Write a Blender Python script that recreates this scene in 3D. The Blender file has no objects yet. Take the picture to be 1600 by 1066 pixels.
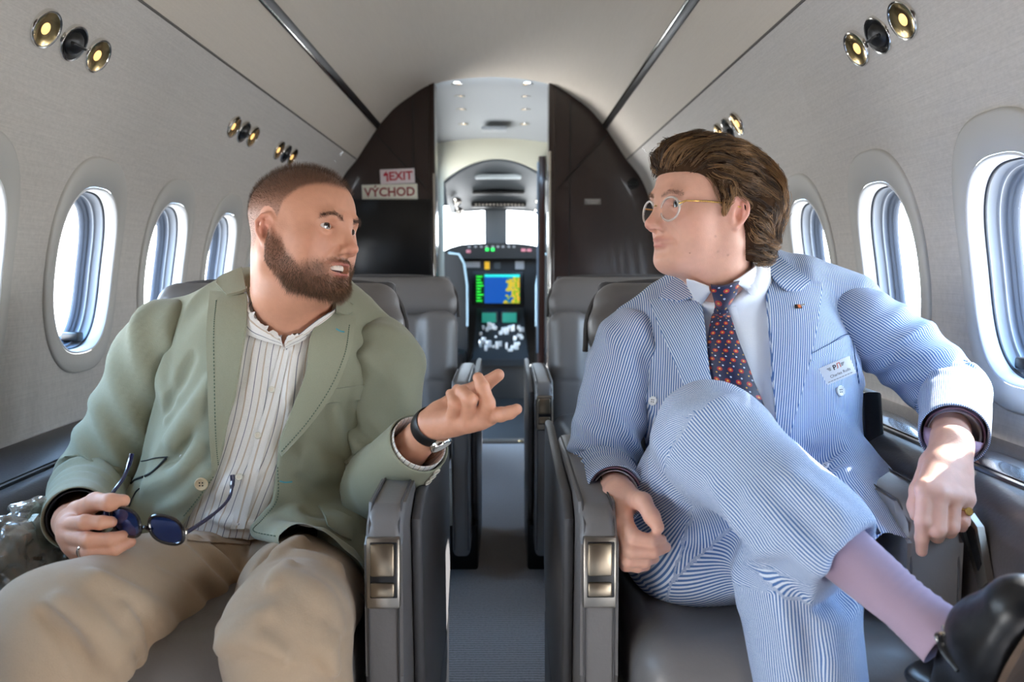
import bpy, bmesh, math, random
import numpy as np
from mathutils import Vector, Matrix
from mathutils.bvhtree import BVHTree

random.seed(7)
RNG = np.random.default_rng(7)
SC = bpy.context.scene
COL = SC.collection

# ------------------------------------------------------------------ camera
F_PX = 1250.0                       # focal length in pixels of the 1600 px wide frame
CAM_H = 0.98                        # camera height over the aisle floor
VPX, VPY = 790.0, 420.0             # where the cabin axis (+Y) vanishes
CCX, CCY = 800.0, 533.0
PITCH = math.atan((CCY - VPY) / F_PX)
YAW = math.atan((CCX - VPX) / F_PX * math.cos(PITCH))
cam_data = bpy.data.cameras.new('camera')
cam_data.sensor_width = 36.0
cam_data.lens = 36.0 * F_PX / 1600.0
cam_data.clip_start = 0.05
cam_data.dof.use_dof = True
cam_data.dof.focus_distance = 1.40
cam_data.dof.aperture_fstop = 4.5
cam = bpy.data.objects.new('camera', cam_data)
COL.objects.link(cam)
cam.location = (0, 0, CAM_H)
cam.rotation_euler = (math.pi / 2 - PITCH, 0, -YAW)
SC.camera = cam
CAM_R = np.array(cam.rotation_euler.to_matrix())
CAM_P = np.array([0, 0, CAM_H])

def ray(px, py):
    d = CAM_R @ np.array([(px - CCX) / F_PX, -(py - CCY) / F_PX, -1.0])
    return d / np.linalg.norm(d)

def at(px, py, Y):
    """the point at depth Y of the cabin that a photograph pixel shows"""
    d = ray(px, py)
    return CAM_P + d * (Y / d[1])

def to_px(P):
    q = (np.asarray(P) - CAM_P) @ CAM_R
    return np.stack([CCX + F_PX * q[..., 0] / -q[..., 2], CCY - F_PX * q[..., 1] / -q[..., 2]], -1)

# ------------------------------------------------------------------ light
SC.view_settings.view_transform = 'Standard'
SC.view_settings.look = 'None'
SC.view_settings.gamma = 1.0
SC.view_settings.use_curve_mapping = False
SC.view_settings.exposure = 0.15
SC.cycles.max_bounces = 8
SC.cycles.diffuse_bounces = 5
SC.cycles.transparent_max_bounces = 12
SC.cycles.sample_clamp_indirect = 6.0
SC.cycles.caustics_reflective = False
SC.cycles.caustics_refractive = False

SKY = 20.0
world = bpy.data.worlds.new('sky')
SC.world = world
world.use_nodes = True
wn, wl = world.node_tree.nodes, world.node_tree.links
bg = wn['Background']
tc = wn.new('ShaderNodeTexCoord')
sx = wn.new('ShaderNodeSeparateXYZ')
wl.new(tc.outputs['Generated'], sx.inputs[0])
cr = wn.new('ShaderNodeValToRGB')
cr.color_ramp.elements[0].position = 0.0
cr.color_ramp.elements[0].color = (0.55, 0.54, 0.52, 1)
cr.color_ramp.elements[1].position = 1.0
cr.color_ramp.elements[1].color = (0.22, 0.46, 0.85, 1)
for p, c in ((0.47, (0.62, 0.62, 0.62, 1)), (0.5, (1.0, 1.0, 1.0, 1)), (0.6, (0.72, 0.86, 1.0, 1)), (0.72, (0.42, 0.66, 0.98, 1))):
    e = cr.color_ramp.elements.new(p); e.color = c
mr = wn.new('ShaderNodeMapRange')
mr.inputs['From Min'].default_value = -1; mr.inputs['From Max'].default_value = 1
wl.new(sx.outputs['Z'], mr.inputs['Value'])
wl.new(mr.outputs['Result'], cr.inputs['Fac'])
wl.new(cr.outputs['Color'], bg.inputs['Color'])
bg.inputs['Strength'].default_value = SKY

SUN_DIR = Vector((-0.39, -0.235, -0.28)).normalized()      # the way the sunlight travels
sun_data = bpy.data.lights.new('sun', 'SUN')
sun_data.energy = 34.0
sun_data.angle = 0.009
sun_data.color = (1.0, 0.95, 0.88)
sun = bpy.data.objects.new('sun', sun_data)
COL.objects.link(sun)
sun.location = (3, 4, 5)
sun.rotation_euler = SUN_DIR.to_track_quat('-Z', 'Y').to_euler()

# ------------------------------------------------------------------ helpers
def lin(r, g, b, a=1.0):
    f = lambda c: (c / 255.0) / 12.92 if c / 255.0 <= 0.04045 else ((c / 255.0 + 0.055) / 1.055) ** 2.4
    return (f(r), f(g), f(b), a)

def mat(name, rgb, rough=0.5, metal=0.0, spec=None, coat=0.0, sheen=0.0, noise=None, bump=None, emit=None, alpha=None, sss=0.0):
    """principled material; noise = (scale, amount, (sx,sy,sz)), bump = (scale, strength, (sx,sy,sz))"""
    m = bpy.data.materials.new(name)
    m.use_nodes = True
    n, l = m.node_tree.nodes, m.node_tree.links
    b = n['Principled BSDF']
    c = lin(*rgb)
    b.inputs['Base Color'].default_value = c
    b.inputs['Roughness'].default_value = rough
    b.inputs['Metallic'].default_value = metal
    if spec is not None: b.inputs['Specular IOR Level'].default_value = spec
    if coat: b.inputs['Coat Weight'].default_value = coat; b.inputs['Coat Roughness'].default_value = 0.06
    if sheen: b.inputs['Sheen Weight'].default_value = sheen; b.inputs['Sheen Roughness'].default_value = 0.5
    if sss:
        b.inputs['Subsurface Weight'].default_value = sss
        b.inputs['Subsurface Radius'].default_value = (0.012, 0.005, 0.003)
        b.inputs['Subsurface Scale'].default_value = 0.6
    if emit: b.inputs['Emission Color'].default_value = lin(*emit[0]); b.inputs['Emission Strength'].default_value = emit[1]
    if alpha is not None: b.inputs['Alpha'].default_value = alpha
    if noise or bump:
        t = n.new('ShaderNodeTexCoord')
    if noise:
        mp = n.new('ShaderNodeMapping'); l.new(t.outputs['Object'], mp.inputs[0]); mp.inputs['Scale'].default_value = noise[2]
        x = n.new('ShaderNodeTexNoise'); l.new(mp.outputs[0], x.inputs['Vector']); x.inputs['Scale'].default_value = noise[0]; x.inputs['Detail'].default_value = 4
        mx = n.new('ShaderNodeMix'); mx.data_type = 'RGBA'
        a = noise[1]
        mx.inputs[6].default_value = tuple(v * (1 - a) for v in c[:3]) + (1,)
        mx.inputs[7].default_value = tuple(min(1, v * (1 + a)) for v in c[:3]) + (1,)
        l.new(x.outputs['Fac'], mx.inputs[0]); l.new(mx.outputs[2], b.inputs['Base Color'])
    if bump:
        mp = n.new('ShaderNodeMapping'); l.new(t.outputs['Object'], mp.inputs[0]); mp.inputs['Scale'].default_value = bump[2]
        x = n.new('ShaderNodeTexNoise'); l.new(mp.outputs[0], x.inputs['Vector']); x.inputs['Scale'].default_value = bump[0]; x.inputs['Detail'].default_value = 5
        bp = n.new('ShaderNodeBump'); bp.inputs['Strength'].default_value = bump[1]; bp.inputs['Distance'].default_value = 0.003
        l.new(x.outputs['Fac'], bp.inputs['Height']); l.new(bp.outputs[0], b.inputs['Normal'])
    return m

def glass_mat(name, tint=(0.96, 0.98, 1.0), refl=0.06, rough=0.02):
    m = bpy.data.materials.new(name); m.use_nodes = True
    n, l = m.node_tree.nodes, m.node_tree.links
    n.remove(n['Principled BSDF'])
    tr = n.new('ShaderNodeBsdfTransparent'); tr.inputs[0].default_value = (*tint, 1)
    gl = n.new('ShaderNodeBsdfGlossy'); gl.inputs['Roughness'].default_value = rough
    fr = n.new('ShaderNodeLayerWeight'); fr.inputs['Blend'].default_value = 0.25
    pw = n.new('ShaderNodeMath'); pw.operation = 'POWER'; pw.inputs[1].default_value = 3.0; l.new(fr.outputs['Facing'], pw.inputs[0])
    fr = n.new('ShaderNodeMath'); fr.operation = 'MULTIPLY_ADD'; fr.inputs[1].default_value = 0.5; fr.inputs[2].default_value = refl; l.new(pw.outputs[0], fr.inputs[0])
    mx = n.new('ShaderNodeMixShader')
    l.new(fr.outputs[0], mx.inputs[0]); l.new(tr.outputs[0], mx.inputs[1]); l.new(gl.outputs[0], mx.inputs[2])
    l.new(mx.outputs[0], n['Material Output'].inputs['Surface'])
    return m
def tag(o, label=None, cat=None, group=None, kind=None):
    if label: o['label'] = label
    if cat: o['category'] = cat
    if group: o['group'] = group
    if kind: o['kind'] = kind
    return o

def empty(name, loc=(0, 0, 0), rz=0.0):
    o = bpy.data.objects.new(name, None)
    o.empty_display_size = 0.05
    COL.objects.link(o)
    o.location = loc
    o.rotation_euler = (0, 0, rz)
    return o

def mesh_obj(name, V, Fc, m, parent=None, smooth=True, mats=None, midx=None):
    me = bpy.data.meshes.new(name)
    if isinstance(V, np.ndarray): V = V.tolist()
    if isinstance(Fc, np.ndarray): Fc = Fc.tolist()
    me.from_pydata(V, [], Fc)
    for x in (mats or [m]): me.materials.append(x)
    if midx is not None: me.polygons.foreach_set('material_index', np.asarray(midx, dtype=np.int32))
    if smooth: me.polygons.foreach_set('use_smooth', np.ones(len(me.polygons), dtype=bool))
    me.update()
    o = bpy.data.objects.new(name, me)
    COL.objects.link(o)
    if parent is not None: o.parent = parent
    return o

def set_attr(o, name, arr, typ='FLOAT'):
    a = o.data.attributes.new(name, typ, 'POINT')
    arr = np.asarray(arr, dtype=np.float32)
    if typ == 'FLOAT': a.data.foreach_set('value', arr)
    elif typ == 'FLOAT_COLOR':
        if arr.shape[1] == 3: arr = np.concatenate([arr, np.ones((len(arr), 1), np.float32)], 1)
        a.data.foreach_set('color', arr.ravel())

class MB:
    """collects simple solids into one mesh"""
    def __init__(s): s.V = []; s.F = []
    def add(s, V, Fc):
        n = len(s.V)
        s.V += [tuple(map(float, v)) for v in V]
        s.F += [tuple(int(i) + n for i in f) for f in Fc]
        return s
    def box(s, lo, hi, M=None, bev=0.0, seg=2):
        bm = bmesh.new()
        bmesh.ops.create_cube(bm, size=1.0)
        c = [(a + b) / 2 for a, b in zip(lo, hi)]; d = [b - a for a, b in zip(lo, hi)]
        for v in bm.verts: v.co = Vector((c[0] + v.co.x * d[0], c[1] + v.co.y * d[1], c[2] + v.co.z * d[2]))
        if bev: bmesh.ops.bevel(bm, geom=bm.edges[:], offset=bev, segments=seg, profile=0.5, affect='EDGES')
        return s.bm(bm, M)
    def bm(s, bm, M=None):
        bm.verts.index_update()
        V = [(M @ v.co if M is not None else v.co)[:] for v in bm.verts]
        Fc = [[v.index for v in f.verts] for f in bm.faces]
        bm.free()
        return s.add(V, Fc)
    def tube(s, pts, r, n=10, cap=True, flat=None, up=None):
        """swept tube; r a number or a list; flat = (a,b) scales the section"""
        pts = [Vector(p) for p in pts]
        rr = r if hasattr(r, '__len__') else [r] * len(pts)
        T = []
        for i in range(len(pts)):
            t = pts[min(i + 1, len(pts) - 1)] - pts[max(i - 1, 0)]
            T.append(t.normalized())
        u = Vector(up) if up is not None else (Vector((0, 0, 1)) if abs(T[0].z) < 0.9 else Vector((1, 0, 0)))
        V = []; Fc = []
        for i, p in enumerate(pts):
            u = (u - T[i] * u.dot(T[i])).normalized()
            w = T[i].cross(u)
            fa, fb = flat or (1, 1)
            for k in range(n):
                a = 2 * math.pi * k / n
                V.append(p + (u * math.cos(a) * fa + w * math.sin(a) * fb) * rr[i])
        for i in range(len(pts) - 1):
            for k in range(n):
                k2 = (k + 1) % n
                Fc.append((i * n + k, i * n + k2, (i + 1) * n + k2, (i + 1) * n + k))
        if cap:
            Fc.append(tuple(range(n - 1, -1, -1))); Fc.append(tuple((len(pts) - 1) * n + k for k in range(n)))
        return s.add(V, Fc)
    def lathe(s, prof, M=None, n=24):
        """profile of (radius, height) turned about Z"""
        V = []; Fc = []
        for (r, h) in prof:
            for k in range(n):
                a = 2 * math.pi * k / n
                p = Vector((r * math.cos(a), r * math.sin(a), h))
                V.append(M @ p if M is not None else p)
        for i in range(len(prof) - 1):
            for k in range(n):
                k2 = (k + 1) % n
                Fc.append((i * n + k, i * n + k2, (i + 1) * n + k2, (i + 1) * n + k))
        return s.add(V, Fc)
    def prism(s, poly, d, M=None):
        """polygon in XY pushed from 0 to d along Z"""
        n = len(poly)
        V = [Vector((x, y, 0)) for x, y in poly] + [Vector((x, y, d)) for x, y in poly]
        if M is not None: V = [M @ v for v in V]
        Fc = [tuple(range(n - 1, -1, -1)), tuple(range(n, 2 * n))] + [(k, (k + 1) % n, n + (k + 1) % n, n + k) for k in range(n)]
        return s.add(V, Fc)
    def build(s, name, m, parent=None, smooth=True, edge=40):
        o = mesh_obj(name, s.V, s.F, m, parent, smooth)
        if smooth and edge:
            o.data.set_sharp_from_angle(angle=math.radians(edge))
        return o

def catmull(P, n):
    P = np.asarray(P, float); k = len(P)
    Q = np.vstack([2 * P[0] - P[1], P, 2 * P[-1] - P[-2]])
    out = []
    ts = np.linspace(0, k - 1, n)
    for t in ts:
        i = min(int(t), k - 2); u = t - i
        a, b, c, d = Q[i], Q[i + 1], Q[i + 2], Q[i + 3]
        out.append(0.5 * (2 * b + (c - a) * u + (2 * a - 5 * b + 4 * c - d) * u * u + (3 * b - a - 3 * c + d) * u ** 3))
    return np.array(out)

def text_mesh(name, s, size, m, parent, M, bold=0.0, shear=0.0, depth=0.0004, align='CENTER'):
    cu = bpy.data.curves.new(name, 'FONT')
    cu.body = s; cu.size = size; cu.align_x = align; cu.align_y = 'CENTER'
    cu.offset = bold; cu.shear = shear; cu.extrude = depth; cu.resolution_u = 3
    tmp = bpy.data.objects.new(name, cu)
    COL.objects.link(tmp)
    bpy.context.view_layer.update()
    me = bpy.data.meshes.new_from_object(tmp.evaluated_get(bpy.context.evaluated_depsgraph_get()))
    bpy.data.objects.remove(tmp)
    me.transform(M)
    me.name = name
    me.materials.clear(); me.materials.append(m)
    o = bpy.data.objects.new(name, me)
    COL.objects.link(o)
    if parent is not None: o.parent = parent
    return o

def children_of(o): return [c for c in bpy.data.objects if c.parent == o]
def copy_tree(o, parent=None):
    c = o.copy(); COL.objects.link(c); c.parent = parent
    for ch in children_of(o): copy_tree(ch, c)
    return c

# ------------------------------------------------------------------ distance-field modelling
F4 = np.float32
def _nrm(w): return np.sqrt(np.einsum('ij,ij->i', w, w))
def _seg(P, a, b):
    ab = b - a
    w = P - a
    h = np.clip((w @ ab) * F4(1.0 / max(float(ab @ ab), 1e-12)), 0, 1)
    w -= h[:, None] * ab
    return h, _nrm(w)

def cone(a, b, ra, rb):
    a = np.asarray(a, F4); b = np.asarray(b, F4); ra = F4(ra); rb = F4(rb)
    def f(P):
        h, d = _seg(P, a, b)
        return d - (ra + (rb - ra) * h)
    return f
def chain(pts, radii, k=0.0):
    pts = [np.asarray(p, F4) for p in pts]
    if not hasattr(radii, '__len__'): radii = [radii] * len(pts)
    radii = [F4(r) for r in radii]
    def f(P):
        d = None
        for i in range(len(pts) - 1):
            h, e = _seg(P, pts[i], pts[i + 1])
            e = e - (radii[i] + (radii[i + 1] - radii[i]) * h)
            d = e if d is None else (np.minimum(d, e) if k == 0 else smin(d, e, k))
        return d
    return f
def ell(c, r, R=None):
    c = np.asarray(c, F4); r = np.asarray(r, F4)
    R = None if R is None else np.asarray(R, F4)
    i1, i2 = 1 / r, 1 / (r * r)
    def f(P):
        q = P - c
        if R is not None: q = q @ R
        k0 = _nrm(q * i1); k1 = _nrm(q * i2)
        return k0 * (k0 - 1) / np.maximum(k1, F4(1e-9))
    return f
def rbx(c, h, rd, R=None):
    c = np.asarray(c, F4); h = np.asarray(h, F4) - F4(rd); rd = F4(rd)
    R = None if R is None else np.asarray(R, F4)
    def f(P):
        q = P - c
        if R is not None: q = q @ R
        q = np.abs(q) - h
        return _nrm(np.maximum(q, 0)) + np.minimum(q.max(axis=1), 0) - rd
    return f
def half(p, n):
    """half space: inside where (P-p).n < 0"""
    p = np.asarray(p, F4); n = np.asarray(n, F4); n = n / np.linalg.norm(n)
    return lambda P: (P - p) @ n
def smin(a, b, k):
    h = np.maximum(k - np.abs(a - b), 0) / k
    return np.minimum(a, b) - h * h * k * 0.25
def smax(a, b, k): return -smin(-a, -b, k)

class SDF:
    def __init__(s): s.ops = []; s.disp = None
    def u(s, f, k=0.01): s.ops.append((f, k, 1)); return s
    def sub(s, f, k=0.004): s.ops.append((f, k, -1)); return s
    def cut(s, f, k=0.004): s.ops.append((f, k, 0)); return s       # keep what is inside f
    def ev(s, P, act=None):
        P = np.asarray(P, F4)
        d = None
        for i, (f, k, md) in enumerate(s.ops):
            if act is not None and not act[i]: continue
            e = f(P)
            if md == 1: d = e if d is None else (smin(d, e, k) if k > 0 else np.minimum(d, e))
            elif d is not None:
                e = -e if md == -1 else e
                d = smax(d, e, k) if k > 0 else np.maximum(d, e)
        if d is None: d = np.full(len(P), 1.0)
        if s.disp is not None: d = d - s.disp(P)
        return d
    def trace(s, px, py, y0=0.5, y1=2.2):
        """where the camera ray through a pixel meets the surface"""
        d = ray(px, py); t = y0 / d[1]; tmax = y1 / d[1]
        for _ in range(120):
            p = CAM_P + d * t
            e = float(s.ev(p[None])[0])
            if e < 0.0004: return p
            t += max(e * 0.8, 0.0004)
            if t > tmax: break
        return None
    def normal(s, p, e=0.002):
        Q = np.array([[e, 0, 0], [-e, 0, 0], [0, e, 0], [0, -e, 0], [0, 0, e], [0, 0, -e]]) + p
        v = s.ev(Q)
        n = np.array([v[0] - v[1], v[2] - v[3], v[4] - v[5]])
        return n / max(np.linalg.norm(n), 1e-9)
    def project(s, P, it=5):
        P = np.array(P, float)
        e = 0.0015
        for _ in range(it):
            d = s.ev(P)
            g = np.stack([s.ev(P + np.eye(3)[i] * e) - s.ev(P - np.eye(3)[i] * e) for i in range(3)], 1) / (2 * e)
            g /= np.maximum(np.linalg.norm(g, axis=1), 1e-6)[:, None]
            P = P - g * d[:, None] * 0.9
        return P, g
    def mesh(s, lo, hi, h, n=16):
        """sparse surface nets over the box lo..hi at voxel size h"""
        lo = np.asarray(lo, float); hi = np.asarray(hi, float)
        nb = np.maximum(np.ceil((hi - lo) / (h * n)).astype(int), 1)
        B = np.stack(np.meshgrid(*[np.arange(k) for k in nb], indexing='ij'), -1).reshape(-1, 3)
        C = (lo + (B + 0.5) * n * h).astype(F4)
        Rb = n * h * 0.87
        Dall = []; um = np.full(len(C), 1e3)
        for (f, k, md) in s.ops:
            e = f(C); Dall.append(e)
            if md == 1: um = np.minimum(um, e)
        keep = np.nonzero((np.abs(s.ev(C)) < Rb * 1.3 + 0.006))[0]
        g = np.arange(n + 1)
        G = np.stack(np.meshgrid(g, g, g, indexing='ij'), -1).reshape(-1, 3)
        N = nb * n + 2
        ids = []; pos = []; quads = []
        for bi in keep:
            act = []
            for (f, k, md), e in zip(s.ops, Dall):
                v = e[bi]
                if md == 1: act.append(v - Rb < um[bi] + Rb + k * 1.0 + 0.005)
                elif md == -1: act.append(v < Rb + k + 0.005)
                else: act.append(v > -Rb - k - 0.005)
            base = B[bi] * n
            P = (lo + (base + G) * h).astype(F4)
            d = s.ev(P, act).reshape(n + 1, n + 1, n + 1)
            ins = d < 0
            if ins.all() or not ins.any(): continue
            # cell vertices
            cnt = np.zeros((n, n, n)); acc = np.zeros((n, n, n, 3))
            for ax in range(3):
                for a in (0, 1):
                    for b in (0, 1):
                        sl0 = [None] * 3; sl1 = [None] * 3
                        o1, o2 = [q for q in range(3) if q != ax]
                        sl0[ax] = slice(0, n); sl1[ax] = slice(1, n + 1)
                        sl0[o1] = sl1[o1] = slice(a, a + n); sl0[o2] = sl1[o2] = slice(b, b + n)
                        d0 = d[tuple(sl0)]; d1 = d[tuple(sl1)]
                        c = (d0 < 0) != (d1 < 0)
                        t = np.where(c, d0 / np.where(c, d0 - d1, 1), 0)
                        cnt += c
                        acc[..., ax] += t * c
                        acc[..., o1] += a * c; acc[..., o2] += b * c
            ce = np.argwhere(cnt > 0)
            p = acc[tuple(ce.T)] / cnt[tuple(ce.T)][:, None]
            gc = ce + base + 1
            ids.append((gc[:, 0] * N[1] + gc[:, 1]) * N[2] + gc[:, 2])
            pos.append(lo + (ce + base + p) * h)
            # quads for the edges that start in this block
            for ax in range(3):
                o1, o2 = [(1, 2), (2, 0), (0, 1)][ax]
                sl0 = [slice(0, n)] * 3; sl1 = [slice(0, n)] * 3
                sl1[ax] = slice(1, n + 1)
                i0 = ins[tuple(sl0)]; i1 = ins[tuple(sl1)]
                for flip in (0, 1):
                    e = np.argwhere(i0 & ~i1 if not flip else ~i0 & i1)
                    if not len(e): continue
                    e = e + base + 1
                    q = []
                    for (a, b) in ((0, 0), (-1, 0), (-1, -1), (0, -1)):
                        w = e.copy(); w[:, o1] += a; w[:, o2] += b
                        q.append((w[:, 0] * N[1] + w[:, 1]) * N[2] + w[:, 2])
                    q = np.stack(q, 1)
                    quads.append(q if not flip else q[:, ::-1])
        if not ids: return np.zeros((0, 3)), np.zeros((0, 4), int)
        ids = np.concatenate(ids); pos = np.concatenate(pos); Q = np.concatenate(quads)
        o = np.argsort(ids); ids = ids[o]; pos = pos[o]
        J = np.minimum(np.searchsorted(ids, Q), len(ids) - 1)
        J = J[(ids[J] == Q).all(1)]
        u = np.unique(J); m = np.full(len(pos), -1); m[u] = np.arange(len(u))
        return pos[u], m[J]

def smooth_verts(V, Fc, it=1, w=0.5):
    """a little Laplacian smoothing that takes out voxel steps; w may be one weight per vertex"""
    w = w[:, None] if hasattr(w, '__len__') else w
    a = np.concatenate([Fc[:, 0], Fc[:, 1], Fc[:, 2], Fc[:, 3]]); b = np.concatenate([Fc[:, 1], Fc[:, 2], Fc[:, 3], Fc[:, 0]])
    for _ in range(it):
        s = np.zeros_like(V); c = np.zeros(len(V))
        for x, y in ((a, b), (b, a)):
            for ax in range(3): s[:, ax] += np.bincount(x, V[y, ax], len(V))
            c += np.bincount(x, minlength=len(V))
        V = V * (1 - w) + w * s / np.maximum(c, 1)[:, None]
    return V

def sdf_obj(name, sdf, lo, hi, h, m, parent=None, it=1):
    V, Fc = sdf.mesh(lo, hi, h)
    if it: V = smooth_verts(V, Fc, it)
    return mesh_obj(name, V, Fc, m, parent)

def rotm(rx=0, ry=0, rz=0):
    return np.array((Matrix.Rotation(rz, 3, 'Z') @ Matrix.Rotation(ry, 3, 'Y') @ Matrix.Rotation(rx, 3, 'X')))

def inpoly(P, poly):
    """signed distance to a polygon in 2D, negative inside"""
    poly = np.asarray(poly, float); n = len(poly)
    d = np.full(len(P), 1e9); ins = np.zeros(len(P), bool)
    for i in range(n):
        a = poly[i]; b = poly[(i + 1) % n]
        e = b - a; w = P - a
        t = np.clip((w @ e) / max(e @ e, 1e-12), 0, 1)
        d = np.minimum(d, np.linalg.norm(w - t[:, None] * e, axis=1))
        c = ((a[1] <= P[:, 1]) & (b[1] > P[:, 1])) | ((b[1] <= P[:, 1]) & (a[1] > P[:, 1]))
        x = a[0] + (P[:, 1] - a[1]) / (e[1] if abs(e[1]) > 1e-12 else 1e-12) * e[0]
        ins ^= c & (P[:, 0] < x)
    return np.where(ins, -d, d)
# ================================================================== the cabin
CX = -0.075                         # the cabin's centre line
Y_AFT, Y_PART = -0.7, 4.46          # aft bulkhead, forward partition

def fabric_mat(name, rgb, var=0.10):
    """woven silver wall cloth: fine crossed threads, long along the cabin"""
    m = bpy.data.materials.new(name); m.use_nodes = True
    n, l = m.node_tree.nodes, m.node_tree.links
    b = n['Principled BSDF']; b.inputs['Roughness'].default_value = 0.62
    b.inputs['Sheen Weight'].default_value = 0.25
    b.inputs['Specular IOR Level'].default_value = 0.35
    t = n.new('ShaderNodeTexCoord')
    out = None
    for sc, st in (((60, 6, 380), 1.0), ((380, 90, 40), 1.0)):
        mp = n.new('ShaderNodeMapping'); mp.inputs['Scale'].default_value = sc; l.new(t.outputs['Object'], mp.inputs[0])
        x = n.new('ShaderNodeTexNoise'); x.inputs['Scale'].default_value = 1.0; x.inputs['Detail'].default_value = 3; x.inputs['Roughness'].default_value = 0.7
        l.new(mp.outputs[0], x.inputs['Vector'])
        if out is None: out = x.outputs['Fac']
        else:
            a = n.new('ShaderNodeMath'); a.operation = 'ADD'; l.new(out, a.inputs[0]); l.new(x.outputs['Fac'], a.inputs[1]); out = a.outputs[0]
    mr_ = n.new('ShaderNodeMapRange'); mr_.inputs['From Min'].default_value = 0.65; mr_.inputs['From Max'].default_value = 1.35
    l.new(out, mr_.inputs['Value'])
    mx = n.new('ShaderNodeMix'); mx.data_type = 'RGBA'
    c = lin(*rgb)
    mx.inputs[6].default_value = tuple(v * (1 - var) for v in c[:3]) + (1,); mx.inputs[7].default_value = tuple(v * (1 + var) for v in c[:3]) + (1,)
    l.new(mr_.outputs['Result'], mx.inputs[0]); l.new(mx.outputs[2], b.inputs['Base Color'])
    bp = n.new('ShaderNodeBump'); bp.inputs['Strength'].default_value = 0.12; bp.inputs['Distance'].default_value = 0.001
    l.new(out, bp.inputs['Height']); l.new(bp.outputs[0], b.inputs['Normal'])
    return m

M_WALL = fabric_mat('wall_cloth', (194, 189, 182), 0.13)
M_CEIL = fabric_mat('ceiling_cloth', (200, 191, 178), 0.05)
M_SURR = mat('window_surround', (188, 186, 180), 0.5)
M_RIM = mat('window_rim', (226, 228, 230), 0.35)
M_SEAL = mat('window_seal', (40, 46, 56), 0.6)
M_LINER = mat('window_liner', (132, 139, 149), 0.4)
M_LINER2 = mat('window_liner_dark', (74, 82, 95), 0.45)
M_BLACK = mat('black_plastic', (16, 16, 18), 0.35)
M_CHROME = mat('chrome', (225, 222, 216), 0.12, 1.0)
M_BRASS = mat('warm_reflector', (226, 196, 140), 0.16, 1.0)
M_DARKWOOD = mat('dark_wood', (40, 22, 17), 0.3, 0, coat=0.45, noise=(3.0, 0.35, (14, 14, 1.2)))
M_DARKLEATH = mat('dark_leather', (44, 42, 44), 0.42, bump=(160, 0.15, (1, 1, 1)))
M_GREYLEATH = mat('grey_leather', (110, 107, 106), 0.40, bump=(170, 0.12, (1, 1, 1)))
M_LEATHSIDE = mat('grey_shell_leather', (78, 77, 79), 0.42, bump=(170, 0.10, (1, 1, 1)))
M_CREAM = mat('cream_panel', (196, 196, 178), 0.55)
M_BLUEGREY = mat('entry_ceiling', (152, 158, 163), 0.5)
M_COCK = mat('cockpit_grey', (74, 80, 84), 0.5)
M_COCKD = mat('cockpit_dark', (11, 12, 13), 0.55)
M_TRIM = mat('brushed_trim', (176, 170, 160), 0.28, 1.0)
M_TRIMD = mat('brushed_champagne', (158, 146, 128), 0.3, 1.0)

M_GLASS = glass_mat('window_glass')

# the half section of the cabin, from the side ledge up to the crown: (distance from centre, height)
PROF = catmull([(0.985, 0.50), (0.994, 0.66), (0.992, 0.82), (0.972, 1.0), (0.925, 1.2), (0.868, 1.37), (0.812, 1.487), (0.739, 1.576)], 60)
UPPER = catmull([(0.739, 1.576), (0.690, 1.650), (0.618, 1.755)], 10)
CROWN = catmull([(0.618, 1.755), (0.54, 1.842), (0.457, 1.905), (0.332, 1.978), (0.17, 2.012), (0, 2.023)], 24)
SS = np.concatenate([[0], np.cumsum(np.linalg.norm(np.diff(PROF, axis=0), axis=1))])
S_MAX = SS[-1]
S_WIN = float(np.interp(0.99, PROF[:, 1], SS))
def wall_pt(side, Y, s, d=0.0):
    """a point of the side wall at arc length s; d pushes it into the cabin"""
    x = np.interp(s, SS, PROF[:, 0]); z = np.interp(s, SS, PROF[:, 1])
    e = 0.02
    tx = np.interp(s + e, SS, PROF[:, 0]) - np.interp(s - e, SS, PROF[:, 0]); tz = np.interp(s + e, SS, PROF[:, 1]) - np.interp(s - e, SS, PROF[:, 1])
    L = math.hypot(tx, tz); nx, nz = -tz / L, tx / L
    return (CX + side * (x + nx * d), Y, z + nz * d)

PITCH_W = 0.468
WIN_YS = {-1: [2.01 + PITCH_W * k for k in range(-3, 5)], 1: [1.87 + PITCH_W * k for k in range(-3, 5)]}   # window centres along the walls
def superell(t, a, b, p=2.7):
    c, s = math.cos(t), math.sin(t)
    return (a * math.copysign(abs(c) ** (2 / p), c), b * math.copysign(abs(s) ** (2 / p), s))
NW = 72
TH = [2 * math.pi * (k + 0.5) / NW for k in range(NW)]

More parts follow.
